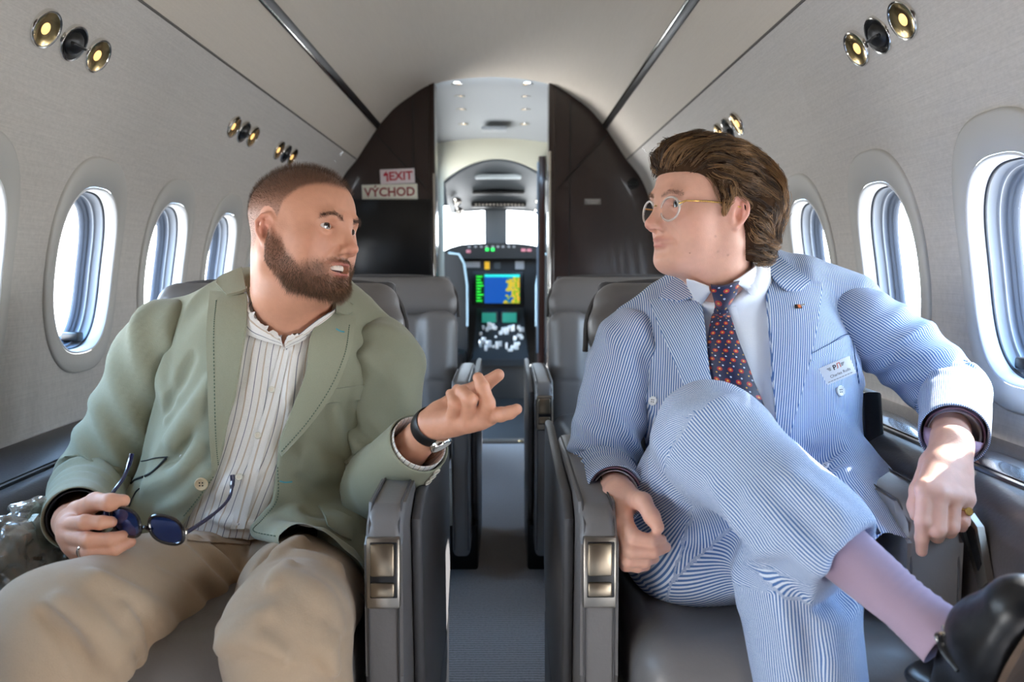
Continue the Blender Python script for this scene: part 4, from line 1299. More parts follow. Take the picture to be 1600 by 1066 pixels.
def stitch_line(name, pts, bvh, m, parent, r=0.0009, gap=True, lift=0.0006):
    """a run of small raised stitches along pixels"""
    q = catmull(pts, max(8, int(sum(math.dist(pts[i], pts[i + 1]) for i in range(len(pts) - 1)) / 2.2)))
    P = [on_surface(bvh, x, y, lift)[0] for x, y in q]
    b = MB()
    k = 0
    for i in range(len(P) - 1):
        if P[i] is None or P[i + 1] is None or (P[i] - P[i + 1]).length > 0.02: continue
        if gap and i % 2: continue
        b.tube([P[i], P[i + 1]], r, 5)
    return b.build(name, m, parent) if b.V else None

def button(name, bvh, px, py, r, m, parent, m2=None):
    p, n = on_surface(bvh, px, py, 0.0005)
    if p is None: return
    M = Matrix.Translation(p) @ n.to_track_quat('Z', 'Y').to_matrix().to_4x4()
    o = MB().lathe([(r * 0.9, 0), (r, 0.001), (r, 0.0028), (r * 0.86, 0.0036), (r * 0.72, 0.0026), (0.0001, 0.0024)], M, 24).build(name, m, parent)
    for (x, y) in ((1, 1), (1, -1), (-1, 1), (-1, -1)):
        MB().lathe([(r * 0.12, 0.0024), (r * 0.12, 0.0029), (0.00005, 0.0029)], M @ Matrix.Translation((x * r * 0.22, y * r * 0.22, 0)), 8).build('thread_hole', m2 or M_BLACK, o)
    return o

def strands(name, roots, dirs, lens, rad, m, parent, seg=3, curl=None, grav=None, col=None):
    """many tapered hairs as one mesh; dirs are growth directions"""
    n = len(roots)
    ref = np.where(np.abs(dirs[:, 2:3]) < 0.9, np.array([[0, 0, 1.0]]), np.array([[1.0, 0, 0]]))
    V = []
    for i in range(seg + 1):
        t = i / seg
        c = roots + dirs * (lens * t)[:, None]
        if curl is not None: c = c + curl * (lens * t * t)[:, None]
        u = np.cross(dirs, ref); u /= np.linalg.norm(u, axis=1)[:, None]; w = np.cross(dirs, u)
        rr = (rad * (1 - 0.8 * t))[:, None] if hasattr(rad, '__len__') else rad * (1 - 0.8 * t)
        for k in range(3):
            a = 2 * math.pi * k / 3
            V.append(c + (u * math.cos(a) + w * math.sin(a)) * rr)
    V = np.stack(V, 1)                 # n, (seg+1)*3, 3
    k = (seg + 1) * 3
    Fc = []
    base = np.arange(n) * k
    for i in range(seg):
        for j in range(3):
            j2 = (j + 1) % 3
            Fc.append(np.stack([base + i * 3 + j, base + i * 3 + j2, base + (i + 1) * 3 + j2, base + (i + 1) * 3 + j], 1))
    Fc = np.concatenate(Fc)
    o = mesh_obj(name, V.reshape(-1, 3), Fc, m, parent)
    o['kind'] = 'stuff'
    if col is not None: set_attr(o, 'col', np.repeat(col, k, axis=0), 'FLOAT_COLOR')
    return o

def tri_sample(V, Fc, w, n, seed=1):
    """random points on quads weighted by w (per vertex)"""
    rg = np.random.default_rng(seed)
    fw = w[Fc].mean(1)
    a, b, c, d = (V[Fc[:, i]] for i in range(4))
    ar = np.linalg.norm(np.cross(c - a, d - b), axis=1) * 0.5
    nr = np.cross(c - a, d - b); nr /= np.maximum(np.linalg.norm(nr, axis=1), 1e-12)[:, None]
    p = fw * ar; p /= p.sum()
    f = rg.choice(len(Fc), n, p=p)
    u, v = rg.random((2, n, 1))
    P = (a[f] * (1 - u) + b[f] * u) * (1 - v) + (d[f] * (1 - u) + c[f] * u) * v
    return P, nr[f]
# ================================================================== the man in the green blazer
M_SKIN = attr_mat('skin', 0.46, sss=0.12, bump=(420, 0.10, (1, 1, 1)), spec=0.4)
M_HAIR = attr_mat('hair', 0.45, spec=0.4)
M_EYE = mat('eye_white', (222, 214, 208), 0.15, coat=0.5)
M_IRIS_BR = mat('iris_brown', (66, 44, 32), 0.15, coat=0.8)
M_PUPIL = mat('pupil', (8, 6, 6), 0.1)
M_NAIL = mat('nail', (214, 160, 146), 0.25, spec=0.6)
M_TEETH = mat('teeth', (232, 222, 206), 0.25)
M_MOUTH = mat('mouth_inside', (92, 34, 34), 0.5)

def eyes(O, R, gaze_yaw, gaze_pitch, parent, iris):
    for x in (-1, 1):
        c = O + R @ np.array([x * 0.032, 0.0765, 0.0])
        g = R @ rotm(rx=gaze_pitch, rz=gaze_yaw)
        M = Matrix.Translation(c) @ Matrix(g.tolist()).to_4x4() @ Matrix.Rotation(-math.pi / 2, 4, 'X')
        n = 16
        prof = [(0.0132 * math.sin(a), 0.0132 * math.cos(a)) for a in np.linspace(0.0001, math.pi - 0.0001, 20)]
        e = MB().lathe(prof, M, 28).build('eye', M_EYE, parent)
        MB().lathe([(0.0064, 0.0116), (0.0060, 0.0121), (0.0001, 0.0129)], M @ Matrix.Translation((0, 0, 0.0006)), 24).build('iris', iris, e)
        MB().lathe([(0.0028, 0.0134), (0.0001, 0.0138)], M @ Matrix.Translation((0, 0, 0.0002)), 16).build('pupil', M_PUPIL, e)

LFL = 0.93
LO, LR = head_frame(at(470, 360, 1.41), math.radians(62), math.radians(0), math.radians(-7))
LT = lambda x, y, z: LO + LR @ np.array([x, y, z * LFL if z < 0 else z])
def head_local(V, O, R, lf):
    q = (V - O) @ R
    q[:, 2] = np.where(q[:, 2] < 0, q[:, 2] / lf, q[:, 2])
    return q
L_NECK = at(474, 520, 1.49)
def left_body_sdf():
    s = SDF()
    head_ops(s, LO, LR, w=1.0, jaw=1.10, fat=0.003, mouth_open=0.0085, nose=1.08, lf=LFL, ear_y=0.004, eye=0.86)
    s.u(chain([LT(0, -0.030, -0.050), LT(0, -0.020, -0.115), L_NECK, L_NECK + [0, 0.02, -0.08]], [0.060, 0.064, 0.070, 0.085]), 0.03)
    s.u(ell(LT(0.0, 0.030, -0.115), (0.040, 0.036, 0.022), LR), 0.03)            # under-chin
    s.u(ell(at(452, 600, 1.47), (0.15, 0.105, 0.14)), 0.05)
    s.u(ell(at(400, 760, 1.45), (0.15, 0.11, 0.17)), 0.05)
    for sh, el in ((LSH_R, LEL_R), (LSH_L, LEL_L)): s.u(chain([L_NECK + [0, 0.02, -0.09], sh, el], [0.05, 0.042, 0.034]), 0.03)
    for hp, kn, an in ((LHIP_R, LKN_R, LAN_R), (LHIP_L, LKN_L, LAN_L)): s.u(chain([hp, kn, an], [0.065, 0.045, 0.034]), 0.03)
    hand_ops(s, LW_R, LEL_R, LH_R['mcp'], LH_R['f'], LH_R['t'], 1.06)
    hand_ops(s, LW_L, LEL_L, LH_L['mcp'], LH_L['f'], LH_L['t'], 1.14)
    return s

LSH_R, LEL_R, LW_R = at(262, 548, 1.49), at(140, 775, 1.43), at(112, 816, 1.195)
LSH_L, LEL_L, LW_L = at(592, 566, 1.48), at(580, 768, 1.43), at(676, 664, 1.245)
LHIP_R, LHIP_L = np.array([-0.51, 1.43, 0.43]), np.array([-0.36, 1.43, 0.43])
LKN_R, LKN_L = at(92, 990, 0.99), at(452, 990, 1.02)
LAN_R, LAN_L = np.array([-0.60, 0.90, 0.10]), np.array([-0.27, 0.92, 0.10])
def zp(region, k):
    return lambda zx, zy, Y: at(region[0] + zx / k, region[1] + zy / k, Y)
_z = zp((80, 690), 5.078)
LH_R = dict(mcp=[_z(128, 660, 1.118), _z(128, 745, 1.112), _z(170, 820, 1.112), _z(225, 885, 1.120)],
            f=[[_z(265, 640, 1.085), _z(390, 645, 1.085), _z(478, 640, 1.092)],
               [_z(300, 785, 1.078), _z(470, 778, 1.082), _z(580, 748, 1.094)],
               [_z(310, 880, 1.080), _z(500, 858, 1.085), _z(628, 800, 1.100)],
               [_z(350, 938, 1.090), _z(470, 925, 1.094), _z(555, 885, 1.106)]],
            t=[_z(220, 560, 1.150), _z(350, 480, 1.118), _z(470, 482, 1.098), _z(572, 470, 1.100)])
_z = zp((640, 560), 7.105)
LH_L = dict(mcp=[_z(890, 640, 1.205), _z(780, 685, 1.203), _z(635, 715, 1.205), _z(470, 695, 1.212)],
            f=[[_z(1010, 625, 1.180), _z(1110, 605, 1.170), _z(1190, 565, 1.165)],
               [_z(865, 500, 1.182), _z(810, 320, 1.186), _z(762, 215, 1.196)],
               [_z(668, 460, 1.176), _z(590, 372, 1.192), _z(530, 345, 1.212)],
               [_z(500, 495, 1.186), _z(478, 420, 1.200), _z(450, 392, 1.216)]],
            t=[_z(330, 600, 1.250), _z(600, 400, 1.255), _z(820, 300, 1.248), _z(985, 185, 1.240)])

def skin_colors(V, O, R, base, red=(0.5, 0.16, 0.11), ear=1.0, lf=1.0):
    q = head_local(V, O, R, lf)
    b = np.array(lin(*base)[:3])
    c = np.tile(b, (len(V), 1))
    n = val_noise(V, 60, 3) * 0.5 + val_noise(V, 180, 4) * 0.5
    c *= (0.93 + 0.14 * n)[:, None]
    def blob(p, r): return np.exp(-(((q - p) / r) ** 2).sum(1))
    head = (np.abs(q[:, 0]) < 0.12) & (np.abs(q[:, 1]) < 0.16) & (q[:, 2] > -0.16)
    rd = np.zeros(len(V))
    for x in (-1, 1):
        rd += 0.30 * blob((x * 0.045, 0.06, -0.035), (0.022, 0.03, 0.022))
        rd += 0.55 * ear * blob((x * 0.085, -0.008, -0.008), (0.013, 0.022, 0.032))
    rd += 0.35 * blob((0, 0.120, -0.038), (0.014, 0.014, 0.014))
    rd = np.clip(rd, 0, 0.8) * head
    c = c * (1 - rd[:, None]) + np.array(red) * rd[:, None] * (b.mean() / 0.30)
    return c, q, head

L_SDF = left_body_sdf()
def fine_boxes(P):
    P = np.array(P); return P.min(0), P.max(0)
parts = [L_SDF.mesh(LO + [-0.16, -0.16, -0.24], LO + [0.16, 0.16, 0.15], 0.0018)]
parts[0] = skin_smooth(parts[0], LO, LR, 4)
BOXES = [(LO + [-0.16, -0.16, -0.24], LO + [0.16, 0.16, 0.15])]
for H, W in ((LH_R, LW_R), (LH_L, LW_L)):
    allp = np.array(H['mcp'] + [p for f in H['f'] for p in f] + H['t'] + [W])
    hs = SDF(); hand_ops(hs, W, LEL_R if H is LH_R else LEL_L, H['mcp'], H['f'], H['t'], 1.06 if H is LH_R else 1.14)
    parts.append(hs.mesh(allp.min(0) - 0.045, allp.max(0) + 0.045, 0.0017)); BOXES.append((allp.min(0) - 0.045, allp.max(0) + 0.045, hs))
    parts[-1] = (smooth_verts(*parts[-1], 2, 0.5), parts[-1][1])
n_fine = sum(len(p[0]) for p in parts)
coarse = L_SDF.mesh((-0.95, 0.75, 0.0), (0.05, 1.75, 1.0), 0.012)
parts.append(drop_inside(coarse, BOXES))
BV, BF = merge(parts)
PL = mesh_obj('person', BV, BF, M_SKIN)
tag(PL, 'bearded man in a green blazer and beige trousers, gesturing with one hand', 'person')
col, q, head = skin_colors(BV, LO, LR, (206, 150, 122), lf=LFL)
# lips, beard shadow and clipped hair as the skin's own colour
lip = np.exp(-(((q - [0, 0.098, -0.065]) / [0.023, 0.014, 0.0038]) ** 2).sum(1)) + np.exp(-(((q - [0, 0.097, -0.0845]) / [0.021, 0.014, 0.0050]) ** 2).sum(1))
lip = np.clip(lip * 1.2, 0, 1) * head
col = col * (1 - lip[:, None] * 0.8) + np.array(lin(186, 104, 100)[:3]) * lip[:, None] * 0.8
def beard_mask(q):
    x, y, z = np.abs(q[:, 0]), q[:, 1], q[:, 2]
    up = np.interp(y, [-0.010, 0.008, 0.020, 0.036, 0.060, 0.085, 0.12], [-0.010, -0.004, -0.014, -0.040, -0.064, -0.054, -0.053])   # upper edge
    lo = np.interp(y, [-0.005, 0.010, 0.03, 0.06, 0.10], [-0.055, -0.090, -0.120, -0.126, -0.135])
    m = sstep(up + 0.004, up - 0.020, z) * sstep(lo - 0.004, lo + 0.006, z) * (y > 0.001) * (y < 0.13)
    mouth = np.exp(-((q[:, 0] / 0.029) ** 4 + ((z + 0.0745) / 0.0125) ** 4)) * (y > 0.06)
    cheek = sstep(0.010, 0.018, x) + (z < -0.052)
    nos = (y > 0.100) & (z > -0.0535)
    tash = np.exp(-((q[:, 0] / 0.030) ** 4 + ((z + 0.0575 + 0.10 * np.maximum(x - 0.012, 0)) / 0.0052) ** 4)) * (y > 0.075)
    return np.clip(np.maximum(m * (1 - mouth) * np.clip(cheek, 0, 1), tash), 0, 1) * ~nos
def hair_mask_l(q):
    x, y, z = np.abs(q[:, 0]), q[:, 1], q[:, 2]
    line = np.interp(y, [-0.12, -0.05, -0.02, 0.005, 0.015, 0.03, 0.05, 0.06, 0.075], [-0.045, -0.040, 0.010, -0.004, -0.006, 0.034, 0.056, 0.063, 0.069])
    ear = ((y + 0.004) / 0.026) ** 2 + ((z + 0.008) / 0.036) ** 2
    return sstep(line - 0.005, line + 0.010, z) * (ear > 1)
bm_, hm_ = beard_mask(q) * head, hair_mask_l(q) * head
hair_d = np.array(lin(58, 42, 34)[:3])
col = col * (1 - (bm_ * 0.45)[:, None]) + hair_d * (bm_ * 0.45)[:, None]
fade = hm_ * np.clip(0.25 + 0.55 * sstep(-0.01, 0.065, q[:, 2]), 0, 1)
col = col * (1 - fade[:, None]) + np.array(lin(84, 60, 46)[:3]) * fade[:, None]
set_attr(PL, 'col', col, 'FLOAT_COLOR')
eyes(LO, LR, math.radians(-14), 0.0, PL, M_IRIS_BR)
# teeth and the inside of the mouth
MB().lathe([(0.0185, 0.0045), (0.0198, 0.0), (0.0185, -0.0045)], Matrix.Translation(LT(0, 0.0745, -0.0715)) @ Matrix(LR.tolist()).to_4x4(), 40).build('teeth', M_TEETH, PL)
MB().lathe([(0.0001, 0.010), (0.016, 0.006), (0.0185, 0.0), (0.016, -0.010), (0.0001, -0.013)], Matrix.Translation(LT(0, 0.0705, -0.0745)) @ Matrix(LR.tolist()).to_4x4(), 24).build('mouth', M_MOUTH, PL)
# beard and hair
hd = np.nonzero(head[:len(parts[0][0])])[0]
HV, HF = parts[0]
hq = head_local(HV, LO, LR, LFL)
def hair_coat(name, mask, n, length, rad, c0, c1, comb, seed, parent, O, R, lift=0.6, seg=2):
    P, N = tri_sample(HV, HF, mask, n, seed)
    rg = np.random.default_rng(seed + 9)
    d = N * lift + comb(P) + rg.normal(0, 0.22, (n, 3))
    d /= np.linalg.norm(d, axis=1)[:, None]
    t = rg.random((n, 1))
    col = np.array(lin(*c0)[:3]) * (1 - t) + np.array(lin(*c1)[:3]) * t
    ln = length(P) * rg.uniform(0.7, 1.25, n)
    return strands(name, P - N * 0.0005, d, ln, rad, M_HAIR, parent, seg, col=col)
down_l = lambda P: np.tile(LR @ np.array([0, 0.25, -0.9]), (len(P), 1))
hair_coat('beard', beard_mask(hq) ** 1.3 + 1e-6, 12000, lambda P: 0.0052 + 0.0075 * sstep(-0.07, -0.105, ((P - LO) @ LR)[:, 2]), 0.00016, (46, 32, 26), (146, 112, 84), down_l, 11, PL, LO, LR, 0.75)
def top_comb(P):
    return np.tile(LR @ np.array([0, 0.10, 0.25]), (len(P), 1))
hair_coat('hair', hair_mask_l(hq) * (hq[:, 2] > -0.05), 14000, lambda P: np.interp(((P - LO) @ LR)[:, 2], [-0.03, 0.035, 0.065, 0.10], [0.0014, 0.0028, 0.0075, 0.011]), 0.00015, (56, 40, 32), (124, 92, 68), top_comb, 12, PL, LO, LR, 0.9)
# eyebrows
def brow_mask(hq):
    x = np.abs(hq[:, 0])
    zc = np.interp(x, [0.010, 0.030, 0.050], [0.0140, 0.0205, 0.0145])
    return np.exp(-(((hq[:, 2] - zc) / 0.0030) ** 2)) * (x > 0.011) * (x < 0.049) * (hq[:, 1] > 0.06)
hair_coat('eyebrows', brow_mask(hq), 900, lambda P: np.full(len(P), 0.0062), 0.00016, (52, 36, 28), (92, 66, 48), lambda P: np.sign(((P - LO) @ LR)[:, :1]) * (LR @ np.array([1.0, 0, 0.25])), 13, PL, LO, LR, 0.35)
for H, idx in ((LH_R, (0, 1)), (LH_L, (1,))):
    for i in idx:
        f = H['f'][i]
        face = np.array([-0.1, -1.0, 0.35]) if H is LH_R else np.array([-0.35, -1.0, 0.3])
        nail(PL, f[-1], f[-2], face, M_NAIL)
# ------------------------------------------------------------------ his clothes
def cloth_mat(name, rgb, rough=0.85, weave=900, var=0.12, bump=0.25, sheen=0.2, big=0.06, stripes=None):
    """woven cloth; stripes = list of (period, width, offset, colour) over the 'st' attribute in metres"""
    m = bpy.data.materials.new(name); m.use_nodes = True
    n, l = m.node_tree.nodes, m.node_tree.links
    b = n['Principled BSDF']; b.inputs['Roughness'].default_value = rough; b.inputs['Specular IOR Level'].default_value = 0.25
    b.inputs['Sheen Weight'].default_value = sheen; b.inputs['Sheen Roughness'].default_value = 0.45
    t = n.new('ShaderNodeTexCoord')
    x = n.new('ShaderNodeTexNoise'); x.inputs['Scale'].default_value = weave; x.inputs['Detail'].default_value = 2; l.new(t.outputs['Object'], x.inputs['Vector'])
    y = n.new('ShaderNodeTexNoise'); y.inputs['Scale'].default_value = 38; y.inputs['Detail'].default_value = 4; l.new(t.outputs['Object'], y.inputs['Vector'])
    c = lin(*rgb)
    mx = n.new('ShaderNodeMix'); mx.data_type = 'RGBA'; l.new(x.outputs['Fac'], mx.inputs[0])
    mx.inputs[6].default_value = tuple(v * (1 - var) for v in c[:3]) + (1,); mx.inputs[7].default_value = tuple(min(1, v * (1 + var)) for v in c[:3]) + (1,)
    out = mx.outputs[2]
    hgt = None
    if stripes:
        a = n.new('ShaderNodeAttribute'); a.attribute_name = 'st'
        for (per, wid, off, sc) in stripes:
            d = n.new('ShaderNodeMath'); d.operation = 'MULTIPLY_ADD'; d.inputs[1].default_value = 1.0 / per; d.inputs[2].default_value = off; l.new(a.outputs['Fac'], d.inputs[0])
            f = n.new('ShaderNodeMath'); f.operation = 'PINGPONG'; f.inputs[1].default_value = 0.5; l.new(d.outputs[0], f.inputs[0])
            r = n.new('ShaderNodeMapRange'); r.interpolation_type = 'SMOOTHSTEP'
            r.inputs['From Min'].default_value = wid * 0.5 * 0.7; r.inputs['From Max'].default_value = wid * 0.5 * 1.3
            r.inputs['To Min'].default_value = 1; r.inputs['To Max'].default_value = 0
            l.new(f.outputs[0], r.inputs['Value'])
            m2 = n.new('ShaderNodeMix'); m2.data_type = 'RGBA'; l.new(r.outputs['Result'], m2.inputs[0]); l.new(out, m2.inputs[6]); m2.inputs[7].default_value = lin(*sc)
            out = m2.outputs[2]; hgt = r.outputs['Result']
    l.new(out, b.inputs['Base Color'])
    ad = n.new('ShaderNodeMath'); ad.operation = 'MULTIPLY_ADD'; ad.inputs[1].default_value = 3.0; l.new(y.outputs['Fac'], ad.inputs[0]); l.new(x.outputs['Fac'], ad.inputs[2])
    if hgt is not None:
        a2 = n.new('ShaderNodeMath'); a2.operation = 'MULTIPLY_ADD'; a2.inputs[1].default_value = 0.5; l.new(hgt, a2.inputs[0]); l.new(ad.outputs[0], a2.inputs[2]); ad = a2
    bp = n.new('ShaderNodeBump'); bp.inputs['Strength'].default_value = bump; bp.inputs['Distance'].default_value = 0.0016
    l.new(ad.outputs[0], bp.inputs['Height']); l.new(bp.outputs[0], b.inputs['Normal'])
    return m
M_GREEN = cloth_mat('green_cotton', (146, 147, 126), var=0.10, bump=0.3)
M_GREEND = mat('green_thread', (84, 100, 84), 0.8)
M_KHAKI = cloth_mat('beige_cotton', (164, 142, 118), var=0.10, bump=0.3)
M_LINEN = cloth_mat('striped_linen', (226, 222, 216), var=0.05, bump=0.4, stripes=[(0.0225, 0.055, 0.0, (110, 112, 122)), (0.0225, 0.10, 0.5, (196, 178, 158))])
M_HORN = mat('horn_button', (206, 184, 148), 0.35)
M_PEARL = mat('pearl_button', (222, 216, 200), 0.25)
M_TEALTHREAD = mat('teal_thread', (90, 160, 172), 0.7)

def torso_l(s, pad, k=0.05):
    s.u(ell(at(428, 590, 1.475), (0.190 + pad, 0.118 + pad, 0.165 + pad), rotm(ry=-0.10)), k)
    s.u(ell(at(398, 735, 1.445), (0.180 + pad, 0.150 + pad, 0.165 + pad)), k + 0.03)
    s.u(ell(at(388, 850, 1.43), (0.180 + pad, 0.135 + pad, 0.11 + pad)), k)
    s.u(chain([at(290, 508, 1.515), at(400, 470, 1.525), at(455, 455, 1.53), at(530, 488, 1.515), at(582, 532, 1.505)], [0.040 + pad, 0.046 + pad, 0.040 + pad, 0.044 + pad, 0.040 + pad]), 0.05)

def px_region(poly, ymax=1.52, scale_at=1.33):
    """prism of a pixel outline: negative inside, in metres"""
    poly = np.asarray(poly, float)
    def f(P):
        q = to_px(P)
        d = inpoly(q, poly) * np.maximum(P[:, 1], 0.3) / F_PX
        return np.maximum(d, P[:, 1] - ymax)
    return f
# shirt
s = SDF(); torso_l(s, 0.0)
s.u(cone(L_NECK + [0, 0, -0.03], L_NECK + [0, 0.01, 0.02], 0.085, 0.070), 0.03)
s.sub(px_region([(408, 440), (402, 500), (420, 524), (443, 540), (470, 520), (516, 482), (516, 400), (408, 400)], 1.54), 0.004)   # open collar
s.cut(half((0, 0, at(400, 842, 1.30)[2]), (0, 0, -1)))
folds(s, [([(392, 600), (372, 690), (352, 770)], 0.012, 0.0102, 0.014), ([(415, 610), (398, 700), (376, 790)], 0.010, 0.0085, 0.012), ([(430, 640), (418, 720), (405, 800)], 0.012, 0.0102, 0.014),
          ([(380, 640), (358, 720), (330, 790)], 0.012, -0.0085, 0.014), ([(445, 560), (425, 660), (400, 760)], 0.009, 0.0068, 0.01),
          ([(330, 806), (360, 814), (395, 820)], 0.010, 0.0102, 0.01), ([(462, 560), (448, 620)], 0.01, 0.0085, 0.012), ([(340, 770), (372, 745), (410, 735)], 0.010, 0.0085, 0.015)])
s.disp = wrinkle(0.0036, 18, 60, (1.6, 1.0, 0.55))
V, Fc = s.mesh((-0.72, 1.2, 0.45), (-0.12, 1.66, 1.02), 0.004); V = smooth_verts(V, Fc, 1)
SHIRT_L = mesh_obj('shirt', V, Fc, M_LINEN, PL)
q = to_px(V)
lean = lambda V: V[:, 0] - (-0.30) - 0.24 * (V[:, 2] - 0.75) + 0.010 * np.sin(V[:, 2] * 16)
set_attr(SHIRT_L, 'st', lean(V))
SH_BVH = bvh_of(SHIRT_L)
st_fn = lambda P, u, v: lean(P)
# collar leaves of the shirt
body_bvh = BVHTree.FromPolygons(BV.tolist(), BF.tolist())
both = bvh_of(SHIRT_L, PL)
stw = lambda P, u, v: v * 0.03
patch('collar_leaf', [(388, 434), (391, 470), (404, 502), (424, 522), (443, 540)], [(380, 446), (381, 505), (388, 524), (412, 534), (443, 543)], both, M_LINEN, SHIRT_L, 30, 8, 0.004, 0.010, 0.0022, 0.004, attr=stw)
patch('collar_leaf', [(517, 478), (500, 490), (482, 505), (462, 524), (443, 540)], [(524, 484), (520, 499), (500, 516), (475, 532), (446, 546)], both, M_LINEN, SHIRT_L, 30, 8, 0.004, 0.008, 0.0022, 0.004, attr=stw)
# placket and buttons
patch('placket', [(438, 545), (416, 630), (392, 710), (360, 826)], [(452, 548), (434, 632), (411, 712), (382, 826)], SH_BVH, M_LINEN, SHIRT_L, 40, 6, 0.0005, 0.0, 0.0018, attr=lambda P, u, v: 0.004 + v * 0.017)
pl_bvh = bvh_of(SHIRT_L, *children_of(SHIRT_L))
for (x, y) in ((425, 609), (403, 681), (374, 745)): button('shirt_button', pl_bvh, x, y, 0.0058, M_PEARL, SHIRT_L, M_HORN)

# trousers
s = SDF()
s.u(ell(at(388, 880, 1.44), (0.185, 0.135, 0.105)), 0.05)
s.u(ell(at(388, 850, 1.42), (0.165, 0.125, 0.09)), 0.05)
for hp, kn, an, r0 in ((LHIP_R, LKN_R, LAN_R, 1), (LHIP_L, LKN_L, LAN_L, 1)):
    s.u(chain([hp + [0, 0, -0.01], hp * 0.45 + kn * 0.55, kn, kn * 0.5 + an * 0.5, an], [0.098, 0.090, 0.080, 0.078, 0.072], 0.02), 0.03)
s.sub(rbx((-0.45, 1.62, 0.545 + 0.3), (0.5, 0.38, 0.3), 0.002), 0.006)
folds(s, [([(300, 850), (335, 880), (365, 915), (385, 945)], 0.014, 0.0153, 0.018), ([(280, 862), (318, 900), (345, 930)], 0.012, 0.0119, 0.018), ([(322, 848), (352, 868), (380, 905)], 0.010, -0.0102, 0.014),
          ([(470, 850), (435, 872), (408, 905), (398, 935)], 0.014, 0.0153, 0.018), ([(490, 868), (450, 885), (425, 915)], 0.011, 0.0119, 0.016), ([(452, 848), (420, 866), (402, 885)], 0.010, -0.0102, 0.014),
          ([(150, 905), (200, 930), (240, 960), (262, 985)], 0.016, 0.0119, 0.025), ([(90, 945), (135, 975), (170, 1015), (185, 1050)], 0.016, 0.0153, 0.025), ([(70, 960), (110, 1000), (140, 1060)], 0.014, -0.0102, 0.02),
          ([(200, 990), (175, 1020), (190, 1045)], 0.014, 0.0153, 0.018), ([(185, 960), (205, 1000), (215, 1030)], 0.012, 0.0119, 0.018),
          ([(350, 985), (385, 970), (420, 955)], 0.012, 0.0102, 0.018), ([(352, 1010), (375, 990), (400, 980)], 0.012, 0.0136, 0.016), ([(360, 1000), (400, 1000), (440, 1020)], 0.014, 0.0136, 0.02), ([(450, 900), (500, 930), (530, 980)], 0.016, 0.0085, 0.03),
          ([(520, 1000), (512, 1020), (522, 1045)], 0.014, 0.0170, 0.016), ([(505, 985), (500, 1015)], 0.012, 0.0102, 0.016), ([(388, 838), (388, 870), (389, 905), (391, 935)], 0.006, -0.0068, 0.01),
          ([(410, 870), (470, 868), (520, 885)], 0.016, 0.0102, 0.03), ([(250, 885), (300, 905), (330, 945)], 0.012, -0.0068, 0.02)])
TRS_L = SDF(); TRS_L.ops = list(s.ops)
s.disp = wrinkle(0.0050, 12, 40, (1.0, 0.8, 1.0))
V, Fc = s.mesh((-0.80, 0.76, 0.08), (-0.1, 1.62, 0.70), 0.005); V = smooth_verts(V, Fc, 2)
TR_L = mesh_obj('trousers', V, Fc, M_KHAKI, PL)
TR_BVH = bvh_of(TR_L)
patch('waistband', [(292, 832), (325, 834), (358, 836), (392, 838)], [(292, 846), (325, 849), (358, 851), (392, 853)], TR_BVH, M_KHAKI, TR_L, 24, 5, 0.001, 0.0, 0.003)

# blazer body
base = SDF(); torso_l(base, 0.013); base.u(ell(at(500, 850, 1.40), (0.13, 0.12, 0.10)), 0.05)
v_, f_ = base.mesh((-0.78, 1.15, 0.36), (-0.08, 1.74, 1.04), 0.009); LAP_BVH = BVHTree.FromPolygons(smooth_verts(v_, f_, 2).tolist(), f_.tolist())
OPEN_L = [(392, 400), (389, 440), (386, 474), (384, 502), (371, 593), (354, 668), (338, 732), (312, 782), (288, 815), (262, 840), (262, 1000), (392, 1000), (393, 838), (391, 824), (406, 808), (426, 785), (430, 750), (436, 701), (452, 651), (477, 585), (487, 519), (520, 492), (524, 440), (524, 400)]
HEM_L = [(-200, 850), (200, 852), (262, 846), (392, 838), (431, 847), (470, 860), (505, 871), (535, 892), (560, 922), (582, 947), (700, 1000), (700, 1300), (-200, 1300)]
s = SDF(); torso_l(s, 0.013)
s.u(ell(at(500, 850, 1.40), (0.13, 0.12, 0.10)), 0.05)
s.u(chain([at(520, 880, 1.32), at(570, 900, 1.34), at(580, 860, 1.45)], 0.05), 0.05)
s.u(ell(at(270, 820, 1.42), (0.11, 0.12, 0.09)), 0.05)
for row in ([(405, 822), (450, 830), (500, 845), (540, 872), (562, 905)], [(400, 838), (445, 846), (490, 858), (522, 878), (548, 905), (566, 930)], [(420, 832), (470, 842), (512, 862), (545, 895)]):
    fp = [TRS_L.trace(x, y) for x, y in row]; fp = [q_ + TRS_L.normal(q_, 0.006) * 0.003 for q_ in fp if q_ is not None and q_[1] < 1.5]
    if len(fp) > 1: s.u(chain(fp, 0.014), 0.025)
s.u(chain([at(382, 455, 1.50), at(400, 445, 1.56), at(470, 440, 1.60), at(530, 455, 1.56), at(536, 480, 1.50)], [0.024, 0.026, 0.028, 0.026, 0.024]), 0.03)   # collar roll behind the neck
s.sub(px_region(OPEN_L, 1.47), 0.004)
s.sub(px_region(HEM_L, 1.60), 0.006)
s.sub(cone(L_NECK + [0, 0.0, -0.05], L_NECK + [0, -0.005, 0.12], 0.080, 0.078), 0.01)
